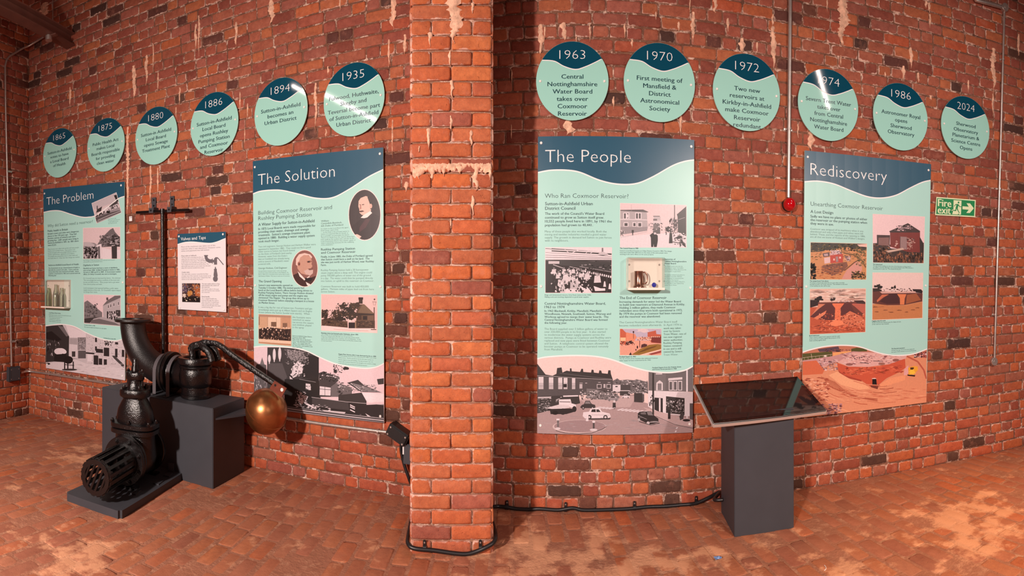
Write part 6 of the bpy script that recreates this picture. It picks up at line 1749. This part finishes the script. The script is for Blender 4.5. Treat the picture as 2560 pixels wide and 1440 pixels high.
# beacon
s, z = sz(1974, 511, 0.05)
c = W(s, z, 0); t = Wt(s); n = Vector((t.y, -t.x, 0))
root = empty('alarm_beacon', tuple(W(s, z, 0.0)), 'round red alarm beacon at the lower end of the vertical conduit', 'beacon')
bm = bmesh.new()
add_lathe(bm, [(0, 0.003), (0.046, 0.003), (0.046, 0.03), (0.042, 0.036), (0, 0.036)], axis(c, n), 32)
bobj('base', bm, M_PLAST, root, 40)
bm = bmesh.new()
add_lathe(bm, [(0.044, 0.034), (0.046, 0.04), (0.046, 0.055), (0.042, 0.072), (0.032, 0.085), (0.018, 0.092), (0, 0.094)], axis(c, n), 40)
bobj('red_lens', bm, M_RED, root, 40)
# right-hand conduit
root = empty('conduit', tuple(wp(2487, 905, 0.02)), 'thin steel conduit with round boxes at both ends, right of the exit sign', 'conduit')
bm = bmesh.new()
a = sz(2511, 20, 0.022); b_ = sz(2486, 900, 0.022)
add_tube(bm, wall_run([a, b_], 0.022, 0.5), 0.0115, 14)
bobj('pipe', bm, M_STEEL, root, 40)
bm = bmesh.new()
a2 = sz(2425, -22, 0.03)
add_tube(bm, wall_run([a2, sz(2440, 1, 0.03), sz(2472, 9, 0.03), sz(2508, 19, 0.03)], 0.03, 0.1), 0.017, 14)
bobj('upper_pipe', bm, M_STEEL, root, 40)
for (x, y), rr_ in (((2513.5, 18), 0.036), ((2486.5, 904), 0.034)):
    s, z = sz(x, y, 0.04); c = W(s, z, 0); t = Wt(s); n = Vector((t.y, -t.x, 0))
    bm = bmesh.new(); add_lathe(bm, [(0, 0.004), (rr_, 0.004), (rr_, 0.042), (rr_ - .003, 0.045), (0, 0.045)], axis(c, n), 28)
    f = bobj('round_box', bm, M_STEEL, root, 40)
    bm = bmesh.new(); add_lathe(bm, [(0.012, 0.045), (0.012, 0.048), (0, 0.048)], axis(c, n), 12); bobj('lid_screw', bm, M_STEEL, f, 40)
for x, y in ((2507, 149), (2498, 472), (2488, 786)):
    s, z = sz(x, y, 0.02); saddle(root, s, z, 0.022, 0.0115)
# left wall conduit and box
def lw(px, py, o=0.0):
    """point on the return wall seen at px, py, o in front of it"""
    q = Vector((CX, CY)) + Vector((TL.y, -TL.x)) * o
    return onplane(px, py, (q.x, q.y), (TL.x, TL.y))
NL = Vector((TL.y, -TL.x, 0))
root = empty('conduit', tuple(lw(28, 925, 0.02)), 'thin steel conduit running down the left wall into a grey box', 'conduit')
bm = bmesh.new()
pj = wp(116, 88, 0.05)
pts_ = [lw(29, 915, 0.025), lw(22, 600, 0.025), lw(14, 260, 0.025), lw(13, 165, 0.025), lw(17, 149, 0.025), lw(24, 141, 0.025), lw(57, 121, 0.03)]
cr = wp(74, 114, 0.06)
pts_ = pts_ + [cr, wp(100, 98, 0.05), pj]
add_tube(bm, pts_, 0.0115, 12)
bobj('pipe', bm, M_STEEL, root, 60)
for y, x in ((645, 23), (853, 28), (430, 19)):
    q = lw(x, y, 0.0)
    bm = bmesh.new(); add_box(bm, frame(q + NL * 0.02, (TL.x, TL.y, 0)), 0.06, 0.034, 0.014, 0.003); bobj('saddle_clip', bm, M_STEEL, root)
bq = lw(32, 934, 0.03)
root = empty('junction_box', tuple(bq), 'square dark grey junction box low on the left wall', 'junction box')
bm = bmesh.new(); add_box(bm, frame(bq, (TL.x, TL.y, 0)), 0.15, 0.06, 0.14, 0.006); bobj('box_body', bm, M_BOX, root, 30)
bm = bmesh.new(); add_box(bm, frame(bq + NL * 0.036, (TL.x, TL.y, 0)), 0.135, 0.014, 0.126, 0.004); lid = bobj('lid', bm, M_BOX, root, 30)
for a, b2 in ((-1, -1), (1, 1), (1, -1), (-1, 1)):
    q = bq + NL * 0.043 + Vector((TL.x, TL.y, 0)) * a * 0.055 + Vector((0, 0, b2 * 0.05))
    bm = bmesh.new(); add_lathe(bm, [(0.005, 0), (0.005, 0.002), (0, 0.002)], axis(q, NL), 10); bobj('lid_screw', bm, M_STEEL, lid)
# low horizontal conduit behind the plinth, over to the pier
root = empty('conduit', tuple(wp(300, 963, 0.022)), 'long horizontal steel conduit low on the wall under the left boards', 'conduit')
bm = bmesh.new()
P = [lw(52, 932, 0.03), lw(62, 929, 0.03), lw(68, 928, 0.035)] + [wp(x, y, 0.03) for x, y in ((80, 929), (95, 931), (125, 935))]
run = [(125, 935), (200, 947), (300, 963), (400, 981), (500, 1001), (600, 1023), (700, 1043), (800, 1059), (900, 1072), (972, 1081)]
q_ = [sz(x, y, 0.024) for x, y in run]
P += wall_run(q_[1:], 0.024, 0.12)
add_tube(bm, P, 0.0125, 14)
bobj('pipe', bm, M_STEEL, root, 60)
for x, y in ((124, 935), (272, 958), (291, 961), (700, 1043), (946, 1078)):
    s, z = sz(x, y, 0.02); saddle(root, s, z, 0.024, 0.0125, False)
# junction enclosures beside the pier
cq = wp(998, 1084, 0.06)
sm_, _ = sz(998, 1084, 0.06); t = Wt(sm_); n = Vector((t.y, -t.x, 0))
root = empty('junction_box', tuple(cq), 'black plastic cable enclosure hanging skewed on the conduit by the pier', 'junction box')
M = frame(cq, (t.x, t.y, 0)) @ Matrix.Rotation(0.48, 4, 'Y')
bm = bmesh.new(); add_box(bm, M, 0.165, 0.10, 0.088, 0.010); bb = bobj('box_body', bm, M_PLAST, root, 40)
bm = bmesh.new(); add_box(bm, M @ Matrix.Translation((0, -0.052, 0)), 0.15, 0.01, 0.072, 0.004); lid = bobj('lid', bm, M_PLAST, root, 40)
for a, b2 in ((-1, -1), (1, 1), (1, -1), (-1, 1)):
    bm = bmesh.new(); add_lathe(bm, [(0.006, 0), (0.006, 0.002), (0, 0.002)], M @ Matrix.Translation((a * 0.062, -0.057, b2 * 0.026)) @ Matrix.Rotation(pi / 2, 4, 'X'), 10); bobj('lid_screw', bm, M_STEEL, lid)
bq = wp(1026, 1133, 0.05)
root = empty('junction_box', tuple(bq), 'narrow grey box tucked behind the left edge of the pier', 'junction box')
bm = bmesh.new(); add_box(bm, frame(bq, (t.x, t.y, 0)), 0.085, 0.07, 0.13, 0.004); bobj('box_body', bm, M_BOX, root, 30)
bm = bmesh.new(); add_box(bm, frame(bq + n * 0.037, (t.x, t.y, 0)), 0.075, 0.008, 0.12, 0.003); bobj('lid', bm, M_BOX, root, 30)
lq = wp(1010.5, 1122, 0.09)
root = empty('cable_tag', tuple(lq), 'small blank white tag hanging under the black enclosure by the pier', 'tag')
bm = bmesh.new(); add_box(bm, frame(lq, (t.x, t.y, 0)), 0.024, 0.002, 0.074); bobj('tag_strip', bm, M_WHITE, root)
# black cable: down from the enclosure, around the pier foot, then along the wall to the kiosk
def pier(a, b_, z):
    """a metres to the right of the pier axis, b_ metres behind its front face"""
    q = pc + pt * a + pd * b_
    return Vector((q.x, q.y, z))
hw = PW2
cp = [wp(1003, 1110, 0.07), wp(1003, 1128, 0.07), wp(1010, 1160, 0.07), wp(1022, 1195, 0.07), wp(1032, 1225, 0.06)]
cp += [pier(-hw - 0.02, 0.45, 0.10), pier(-hw - 0.022, 0.25, 0.06), pier(-hw - 0.025, 0.08, 0.05), pier(-hw - 0.018, 0.0, 0.045), pier(-hw + 0.02, -0.028, 0.035), pier(-0.10, -0.03, 0.028), pier(0.03, -0.034, 0.014), pier(0.09, -0.034, 0.012),
       pier(0.14, -0.032, 0.022), pier(hw - 0.03, -0.03, 0.045), pier(hw + 0.012, -0.012, 0.062), pier(hw + 0.026, 0.05, 0.07), pier(hw + 0.024, 0.25, 0.05), pier(hw + 0.02, 0.5, 0.03)]
cp += [wp(x, y, 0.03) for x, y in ((1242, 1266), (1268, 1268), (1290, 1275), (1320, 1278), (1350, 1272), (1395, 1275), (1430, 1270), (1455, 1275), (1490, 1284), (1530, 1274), (1570, 1275), (1620, 1267), (1665, 1273), (1700, 1268), (1738, 1260), (1770, 1245), (1800, 1230))]
e = c_ = k0 + ky * 0.30
cp += [Vector((k0.x + ky.x * .33, k0.y + ky.y * .33, 0.09)) + Vector((-0.05, 0.02, 0)), Vector((k0.x + ky.x * .3 - .0, k0.y + ky.y * .3, 0.10))]
root = empty('power_cable', (pc.x, pc.y, 0), 'thick black cable looping round the pier foot and along the wall', 'cable')
for v in cp:
    if v.z < 0.012: v.z = 0.012
bm = bmesh.new(); add_tube(bm, smooth_path(cp, 7), 0.0115, 12)
o = bobj('cable_sheath', bm, M_PLAST, root, 60)
def pclip(q, n):
    bm = bmesh.new()
    M = axis(q, n)
    add_box(bm, frame(q + n * 0.004 + Vector((0, 0, 0.018)), Vector((0, 0, 1)).cross(n)), 0.018, 0.008, 0.05, 0.003)
    add_tube(bm, [q + Vector((0, 0, -.0)) + n.cross(Vector((0, 0, 1))) * -.009, q + n.cross(Vector((0, 0, 1))) * .009], 0.018, 12)
    f = bobj('cable_clip', bm, M_PLAST, root, 40)
    bm = bmesh.new(); add_lathe(bm, [(0.005, 0), (0.004, 0.003), (0, 0.003)], axis(q + n * 0.008 + Vector((0, 0, 0.03)), n), 8); bobj('screw', bm, M_STEEL, f)
fn_ = -Vector((pd.x, pd.y, 0))
pclip(pier(-0.155, -0.018, 0.036), fn_); pclip(pier(0.165, -0.018, 0.036), fn_)
for x, y in ((1268, 1267), (1414, 1272), (1586, 1272), (1740, 1259)):
    s, z = sz(x, y, 0.022); t = Wt(s); pclip(W(s, max(z, .014), 0.022), Vector((t.y, -t.x, 0)))

# ---------------------------------------------------------------- steel beam top left and its lamp fitting
e0_ = wp(176, 116, 0.02)
bz = e0_.z - 0.01
bd = Vector((0.17, -1.03, 0)).normalized()
bl_ = 6.2
root = empty('roof_beam', (e0_.x, e0_.y, bz), 'red-brown steel roof beam let into the wall at top left', 'beam')
bm = bmesh.new()
st_ = Vector((e0_.x, e0_.y, bz)) - bd * 0.04
c = st_ + bd * bl_ / 2
M = frame((c.x, c.y, bz), bd)
add_box(bm, M @ Matrix.Translation((0, 0, 0.006)), bl_, 0.13, 0.012, 0.001)
add_box(bm, M @ Matrix.Translation((0, 0, 0.065)), bl_, 0.012, 0.11, 0.0)
add_box(bm, M @ Matrix.Translation((0, 0, 0.124)), bl_, 0.13, 0.012, 0.001)
bobj('steel_section', bm, M_BEAM, root)
jq = wp(122, 84, 0.0)
a_ = (122 - 1280) / FX
# point of the beam's underside seen at px 122
qj = onplane(122, 84, (e0_.x, e0_.y), (bd.x, bd.y))
qj = Vector((qj.x, qj.y, bz - 0.002))
root = empty('conduit_box', tuple(qj), 'small round steel box clamped under the roof beam', 'junction box')
bm = bmesh.new(); add_lathe(bm, [(0, 0), (0.036, 0), (0.036, -0.045), (0, -0.045)], axis(qj, (0, 0, 1)), 24); bobj('box_body', bm, M_STEEL, root, 40)
bm = bmesh.new(); add_box(bm, frame(qj + Vector((0.05, 0.02, -0.006)), (1, .3, 0)), 0.09, 0.05, 0.012, 0.002); bobj('clamp_plate', bm, M_BEAM, root)
q0 = wp(132, 66, 0.03)
root = empty('hanger_rod', tuple(q0), 'thin steel rod rising from the roof beam at top left', 'rod')
bm = bmesh.new(); add_tube(bm, [Vector((q0.x, q0.y, q0.z - .1)), Vector((q0.x, q0.y, ZTOP - 0.01))], 0.007, 10)
bobj('rod', bm, M_STEEL, root, 40)

# ---------------------------------------------------------------- fire exit sign
ZX = (2330, 480, 18.0)
so = 0.022
cs = [sz(*q, so) for q in zf(ZX, [200, 222, 1972, 360, 1938, 1138, 140, 1040])]
root = empty('exit_sign', tuple(W((cs[0][0] + cs[1][0]) / 2, cs[3][1], 0)), 'green and cream fire exit sign with running figure and arrow', 'sign')
slab('sign_plate', wallF, [cs[3], cs[2], cs[1], cs[0]], so - 0.006, so, M_SIGNW, root)
F2 = lambda x, y: sz(x, y, so)
def sp(name, polys, mat, lev):
    p = Print(wallF, so + lev, F2)
    for q in polys: p.poly(None, zf(ZX, q))
    p.build(name, root, mat)
sp('green_field', [[225, 272, 1925, 405, 1895, 1080, 185, 990]], M_GREEN, 0.0005)
sp('doorway', [[968, 362, 1328, 392, 1300, 1020, 905, 1000, 955, 820, 868, 855, 900, 800, 960, 790]], M_SIGNW, 0.0009)
man = [[1000, 650, 985, 640, 1040, 560, 1085, 540, 1185, 545, 1230, 620, 1250, 645, 1325, 650, 1325, 675, 1240, 678, 1200, 640, 1175, 610, 1165, 700, 1150, 720, 1190, 850, 1245, 940, 1215, 955, 1150, 850, 1105, 745, 1085, 850, 1060, 860, 920, 840, 915, 820, 1050, 805, 1062, 700, 1100, 575, 1050, 590, 1010, 650],
       [1190 + v for v in []] or [w_ for k in range(16) for w_ in (1190 + 38 * cos(2 * pi * k / 16), 474 + 44 * sin(2 * pi * k / 16))], [1150, 1015, 1190, 975, 1225, 978, 1195, 1018]]
sp('running_figure', man, M_GREEN, 0.0014)
sp('arrow', [[1370, 640, 1650, 665, 1550, 505, 1710, 515, 1880, 735, 1700, 945, 1540, 940, 1650, 800, 1368, 775]], M_SIGNW, 0.0010)
for ln, x, y, x1, k in (('Fire', 262, 632, 850, 1.0), ('exit', 248, 955, 825, 1.0)):
    s, z = F2(*zf(ZX, [x, y])[0]); s2, _ = F2(*zf(ZX, [x1, y])[0])
    text(wallF, root, 'lettering', [ln], s, z, M_SIGNW, so + 0.0012, size=0.083, width=s2 - s, bold=0.022, fix=True)
# little sticker on the bricks
s, z = sz(328, 547, 0.004)
root = empty('sticker', tuple(W(s, z, 0.004)), 'tiny white printed sticker on a brick left of the valve key', 'sticker')
slab('paper', wallF, [(s - .019, z - .022), (s + .019, z - .022), (s + .019, z + .022), (s - .019, z + .022)], 0.0125, 0.0135, M_WHITE, root)
text(wallF, root, 'lettering', ['OUT'], s - .009, z + .006, M_INK, 0.0140, size=0.014)

# ---------------------------------------------------------------- display cases on the boards
def case(px0, py0, px1, py1, depth, label, plan):
    """acrylic case: white back plate, shelf, clear cover; corners of the back plate read off the photograph"""
    o = PO + 0.002
    a, b2 = sz(px0, py0, o), sz(px1, py1, o)
    sc = (a[0] + b2[0]) / 2; t = Wt(sc); n = Vector((t.y, -t.x, 0)); T3 = Vector((t.x, t.y, 0))
    c = W(sc, b2[1], o)
    w_ = b2[0] - a[0]; h = a[1] - b2[1]
    root = empty('display_case', tuple(c), label, 'display case', 'clear cases fixed on the boards')
    def F(x, y, z): return c + T3 * x + n * y + Vector((0, 0, z))
    def bx(name, x, y, z, sx, sy, sz3, mat, bev=0.0):
        bm = bmesh.new(); add_box(bm, frame(F(x, y, z), T3), sx, sy, sz3, bev); return bobj(name, bm, mat, root)
    bx('back_plate', 0, 0.003, h / 2, w_, 0.006, h, M_CASE)
    bx('shelf', 0, depth / 2, -0.007, w_, depth, 0.014, M_CASE, 0.001)
    for sd in (-1, 1): bx('side_pane', sd * (w_ / 2 - .0015), depth / 2 + .004, h / 2, 0.003, depth - 0.010, h - .004, M_ACRYL)
    bx('top_pane', 0, depth / 2 + .004, h + .0015, w_, depth - 0.010, 0.003, M_ACRYL)
    bx('front_pane', 0, depth - .0015, h / 2, w_ - .008, 0.003, h - .004, M_ACRYL)
    for x in (-1, 1):
        for z in (0.22, 0.78):
            bm = bmesh.new(); add_lathe(bm, [(0.006, 0.006), (0.006, 0.008), (0.003, 0.011), (0, 0.011)], axis(F(x * (w_ / 2 - 0.02), 0, h * z), n), 12)
            bobj('screw_cap', bm, M_STEEL, root, 40)
    return F, T3, n, w_, h
M_CASE = flat('white_case_plastic', (240, 226, 214), 0.3)
F, T3, n, w_, h = case(118.5, 700, 177, 767, 0.11, 'clear case with three old glass bottles on The Problem board', None)
def bottle(label, x, y, prof, mat, marble=False):
    c = F(x, y, 0)
    root = empty('glass_bottle', tuple(c), label, 'bottle', 'old glass bottles in the case')
    bm = bmesh.new()
    add_lathe(bm, prof + [(r - 0.0025, z) for r, z in reversed(prof) if r > 0.004 and z > 0.003] + [(0, 0.006)], axis(c, (0, 0, 1)), 28)
    bobj('glass_body', bm, mat, root, 50)
    if marble:
        bm = bmesh.new(); bmesh.ops.create_uvsphere(bm, u_segments=14, v_segments=10, radius=0.009, matrix=Matrix.Translation(c + Vector((0, 0, 0.128))))
        bobj('marble_stopper', bm, M_INK2, root, 60)
        bm = bmesh.new(); add_tube(bm, [c + Vector((0.019 * cos(k / 4), 0.019 * sin(k / 4), 0.125 + 0.006 * sin(k))) for k in range(26)], 0.0022, 6)
        bobj('wire_clip', bm, M_STEEL, root, 60)
bottle('dark green glass bottle, leftmost in the case', -w_ * 0.33, 0.045, [(0, 0), (0.024, 0), (0.028, 0.004), (0.028, 0.105), (0.025, 0.120), (0.017, 0.150), (0.013, 0.175), (0.0135, 0.19)], M_BOTTLE2)
bottle('tall clear bottle with marble stopper, middle of the case', w_ * 0.01, 0.055, [(0, 0), (0.03, 0), (0.034, 0.004), (0.034, 0.118), (0.029, 0.135), (0.021, 0.165), (0.015, 0.195), (0.014, 0.217), (0.016, 0.225)], M_BOTTLE, True)
bottle('short clear bottle with narrow neck, rightmost in the case', w_ * 0.27, 0.06, [(0, 0), (0.027, 0), (0.031, 0.004), (0.031, 0.10), (0.028, 0.12), (0.016, 0.142), (0.014, 0.165), (0.018, 0.172), (0.018, 0.19)], M_BOTTLE)
F, T3, n, w_, h = case(1565.5, 645.5, 1655, 719, 0.105, 'clear case with a tankard and blue badge on The People board', None)
M_PEWTER = flat('warm_pewter', (186, 138, 122), 0.22, metal=0.9, var=0.1)
c = F(-w_ * 0.185, 0.05, 0)
root = empty('tankard', tuple(c), 'pewter tankard with a curved handle inside the clear case', 'tankard')
bm = bmesh.new()
add_lathe(bm, [(0, 0.002), (0.040, 0), (0.040, 0.006), (0.034, 0.014), (0.030, 0.022), (0.029, 0.098), (0.031, 0.103), (0.029, 0.103), (0.0265, 0.098), (0.0265, 0.03), (0, 0.03)], axis(c, (0, 0, 1)), 36)
bobj('cup', bm, M_PEWTER, root, 40)
bm = bmesh.new()
hp = smooth_path([c + T3 * 0.028 + Vector((0, 0, 0.094)), c + T3 * 0.045 + Vector((0, 0, 0.095)), c + T3 * 0.058 + Vector((0, 0, 0.075)), c + T3 * 0.059 + Vector((0, 0, 0.045)), c + T3 * 0.048 + Vector((0, 0, 0.026)), c + T3 * 0.029 + Vector((0, 0, 0.028))], 5)
add_tube(bm, hp, 0.0045, 10); bobj('handle', bm, M_PEWTER, root, 60)
c = F(w_ * 0.245, 0.045, 0.017)
root = empty('enamel_badge', tuple(c), 'small round blue badge beside the tankard in the case', 'badge')
M_BLUE = flat('blue_enamel', (48, 48, 150), 0.25, var=0.4, vs=220)
bm = bmesh.new(); add_lathe(bm, [(0, -0.004), (0.014, -0.004), (0.016, 0), (0.014, 0.004), (0, 0.005)], axis(c, n), 10); bobj('badge_disc', bm, M_BLUE, root, 20)

# ---------------------------------------------------------------- lime runs on the walls (thin crusts on the brick faces)
def crust(parent, F, s, z0, z1, w_, seed, taper=0.4, horiz=False, o=0.0125):
    rr = random.Random(seed)
    n = max(8, int(abs(z0 - z1) / 0.011))
    lft, rgt = [], []
    for k in range(n + 1):
        f = k / n
        ww = w_ * (sin(pi * min(1, f * 1.0 + 0.12)) ** 0.6 * (1 - taper * f)) * rr.uniform(0.45, 1.25) * 0.5 + 0.0015
        x = s + w_ * 0.35 * noise.noise(Vector((seed, z0 + f * 3, 0)))
        z = z0 + (z1 - z0) * f + rr.uniform(-.004, .004)
        lft.append((x - ww, z)); rgt.append((x + ww, z))
    bm = bmesh.new()
    rows = []
    for (a, z), (b_, zz) in zip(lft, rgt):
        m = (a + b_) / 2
        row = []
        for x, d in ((a, -0.004), ((a * 2 + m) / 3, 0.003), (m, 0.006), ((b_ * 2 + m) / 3, 0.003), (b_, -0.004)):
            row.append(bm.verts.new(F(x, z, o + d * rr.uniform(.5, 1.1) + rr.uniform(-.0015, .0015))))
        rows.append(row)
    for p_, q_ in zip(rows[:-1], rows[1:]):
        for k in range(4): bm.faces.new((p_[k], p_[k + 1], q_[k + 1], q_[k]))
    return bobj('lime_run', bm, M_LIME, parent, 60)
wb, wr = bpy.data.objects['wall_back'], bpy.data.objects['wall_right']
RUNS = [  # px, top, bottom, width px
 (110, 8, 60, 34), (335, 165, 255, 13), (366, 138, 215, 9), (383, 110, 180, 3), (395, 182, 230, 4), (497, 40, 140, 6), (489, 60, 130, 8), (590, 57, 118, 9), (175, 218, 268, 9), (366, 235, 262, 3),
 (319, 318, 560, 10), (376, 415, 515, 7), (394, 420, 490, 5), (180, 300, 312, 5), (449, 218, 264, 4), (440, 268, 300, 4), (465, 390, 408, 4), (678, 0, 66, 18), (590, 60, 120, 10), (850, 0, 28, 4), (789, 208, 330, 8),
 (820, 165, 188, 6), (983, 0, 75, 18), (1012, 88, 140, 10), (972, 100, 170, 6), (815, 322, 345, 5), (981, 300, 395, 4), (619, 258, 300, 5), (600, 230, 285, 4), (612, 318, 360, 3), (685, 400, 412, 4), (885, 330, 350, 6), (1015, 455, 480, 10), (553, 300, 342, 2),
 (1352, 62, 145, 14), (1410, 58, 106, 15), (1362, 66, 100, 4), (1562, 60, 95, 5), (1441, 90, 108, 4), (1475, 62, 105, 5), (1420, 300, 338, 30), (1534, 240, 276, 5), (1279, 175, 208, 3), (1278, 312, 348, 3), (1733, 30, 108, 13), (1788, 0, 34, 14), (1725, 0, 30, 4), (1820, 45, 78, 7), (1932, 35, 66, 7), (1934, 66, 182, 14), (1855, 95, 135, 16), (1893, 105, 132, 4),
 (2107, 0, 128, 30), (2068, 0, 30, 4), (2102, 140, 165, 3), (2323, 8, 32, 9), (2315, 0, 22, 8), (2325, 35, 72, 6), (2278, 120, 172, 9), (2259, 165, 205, 10), (2296, 182, 206, 6), (2327, 238, 252, 7), (2484, 120, 235, 16), (2482, 235, 290, 5), (2421, 200, 232, 5), (2547, 85, 140, 7), (1702, 290, 340, 6), (2028, 330, 378, 17), (1995, 310, 345, 4), (1580, 98, 120, 6), (1640, 30, 50, 4), (1697, 55, 78, 6), (2020, 270, 340, 4), (1871, 370, 395, 3), (2213, 180, 195, 4),
]
for k, (x, y0, y1, wd) in enumerate(RUNS):
    s, z0 = sz(x, y0, 0.0125); _, z1 = sz(x, y1, 0.0125)
    wm = wd * rho_px(x) / FX * 1.15
    crust(wb if s < S_PIER else wr, W, s, z0, z1, wm, k + 1)
# runs and the long crusted ledge on the pier face
wpz = bpy.data.objects['wall_pier']
def PF(x, z, o=0.0):
    q = pc + pt * x - pd * o
    return Vector((q.x, q.y, z))
def pxp(x, y): return (x - 1129) / FX * PIER_R, EYE - (y - HOR) * PIER_R / FY
for k, (x, y0, y1, wd) in enumerate([(1138, -5, 112, 42), (1075, 82, 120, 12), (1125, 130, 168, 8), (1181, 10, 35, 8), (1130, 205, 250, 9), (1072, 322, 375, 12), (1128, 300, 328, 8), (1178, 328, 368, 8), (1190, 412, 480, 16), (1182, 490, 540, 9), (1080, 415, 452, 14), (1048, 410, 448, 30), (1225, 415, 450, 8), (1110, 412, 440, 14), (1127, 545, 570, 4), (1150, 412, 436, 18), (1205, 412, 432, 14), (1048, 365, 382, 5), (1128, 290, 328, 6)]):
    a, z0 = pxp(x, y0); _, z1 = pxp(x, y1)
    crust(wpz, PF, a, z0, z1, wd * PIER_R / FX * 1.1, 100 + k)
rr = random.Random(5)
def ledge(parent, x0, x1, ztop, seed, drop=0.03):
    """ragged crust along a bed joint with short drips"""
    rr = random.Random(seed)
    bm = bmesh.new(); rows = []
    n = int((x1 - x0) / 0.006)
    d = drop * .4
    for k in range(n + 1):
        x = x0 + (x1 - x0) * k / n
        d = max(0.006, d + rr.uniform(-.012, .012) * (1 if rr.random() < .7 else 1.6)); d = min(d, drop)
        t = ztop + rr.uniform(-.003, .005)
        rows.append([bm.verts.new(PF(x + rr.uniform(-.001, .001), t - (d + .006) * f, 0.0115 + h * rr.uniform(.6, 1.2))) for f, h in ((0, -.003), (.25, .006), (.6, .005), (1, -.003))])
    for p_, q_ in zip(rows[:-1], rows[1:]):
        for k in range(3): bm.faces.new((p_[k], q_[k], q_[k + 1], p_[k + 1]))
    return bobj('lime_ledge', bm, M_LIME, parent, 60)
a0, z = pxp(1031, 409); a1, _ = pxp(1227, 409)
ledge(wpz, a0, a1, z, 5, 0.045)
a0, z = pxp(1031, 419); a1, _ = pxp(1070, 419)
ledge(wpz, a0, a1, z, 6, 0.06)

# litter on the floor
v = fl(1795, 1398, 0.004)
root = empty('paper_scrap', tuple(v), 'tiny crumpled blue and white scrap on the floor before the kiosk', 'litter')
bm = bmesh.new()
rr = random.Random(3)
g = [[bm.verts.new((v.x - .02 + .013 * i, v.y - .014 + .01 * j, 0.006 + rr.uniform(0, .012))) for i in range(4)] for j in range(4)]
for j in range(3):
    for i in range(3): bm.faces.new((g[j][i], g[j][i + 1], g[j + 1][i + 1], g[j + 1][i]))
bobj('foil', bm, flat('blue_foil', (120, 150, 200), 0.3, metal=0.3, var=0.5, vs=150), root)
v = fl(2060, 1420, 0.004)
root = empty('thread', tuple(v), 'short curved white thread on the floor right of the kiosk', 'litter')
bm = bmesh.new(); add_tube(bm, [Vector((v.x - .012 + .03 * sin(k / 8 * 1.5), v.y - .02 + .045 * (1 - cos(k / 8 * 1.5)), 0.004)) for k in range(9)], 0.0016, 6)
bobj('fibre', bm, M_WHITE, root)

# ---------------------------------------------------------------- lamps above the frame
for i, (a, b2) in enumerate(TUBES):
    a, b2 = Vector(a), Vector(b2); m = (a + b2) / 2; d = (b2 - a).normalized()
    root = empty('tube_lamp', tuple(m), ['long white tube lamp hanging over the left half of the room', 'long white tube lamp hanging over the right half of the room'][i], 'lamp')
    bm = bmesh.new(); add_tube(bm, [a, b2], 0.015, 16); bobj('lamp_tube', bm, M_TUBE, root, 40)
    bm = bmesh.new(); add_box(bm, frame(m + Vector((0, 0, 0.05)), d), (b2 - a).length + .06, 0.045, 0.03, 0.005); bobj('lamp_housing', bm, M_BOX, root)
    for f in (0.2, 0.8):
        q = a.lerp(b2, f)
        bm = bmesh.new(); add_tube(bm, [q + Vector((0, 0, .06)), Vector((q.x, q.y, ZTOP - .01))], 0.004, 8); bobj('hanging_wire', bm, M_STEEL, root)
flush_text()
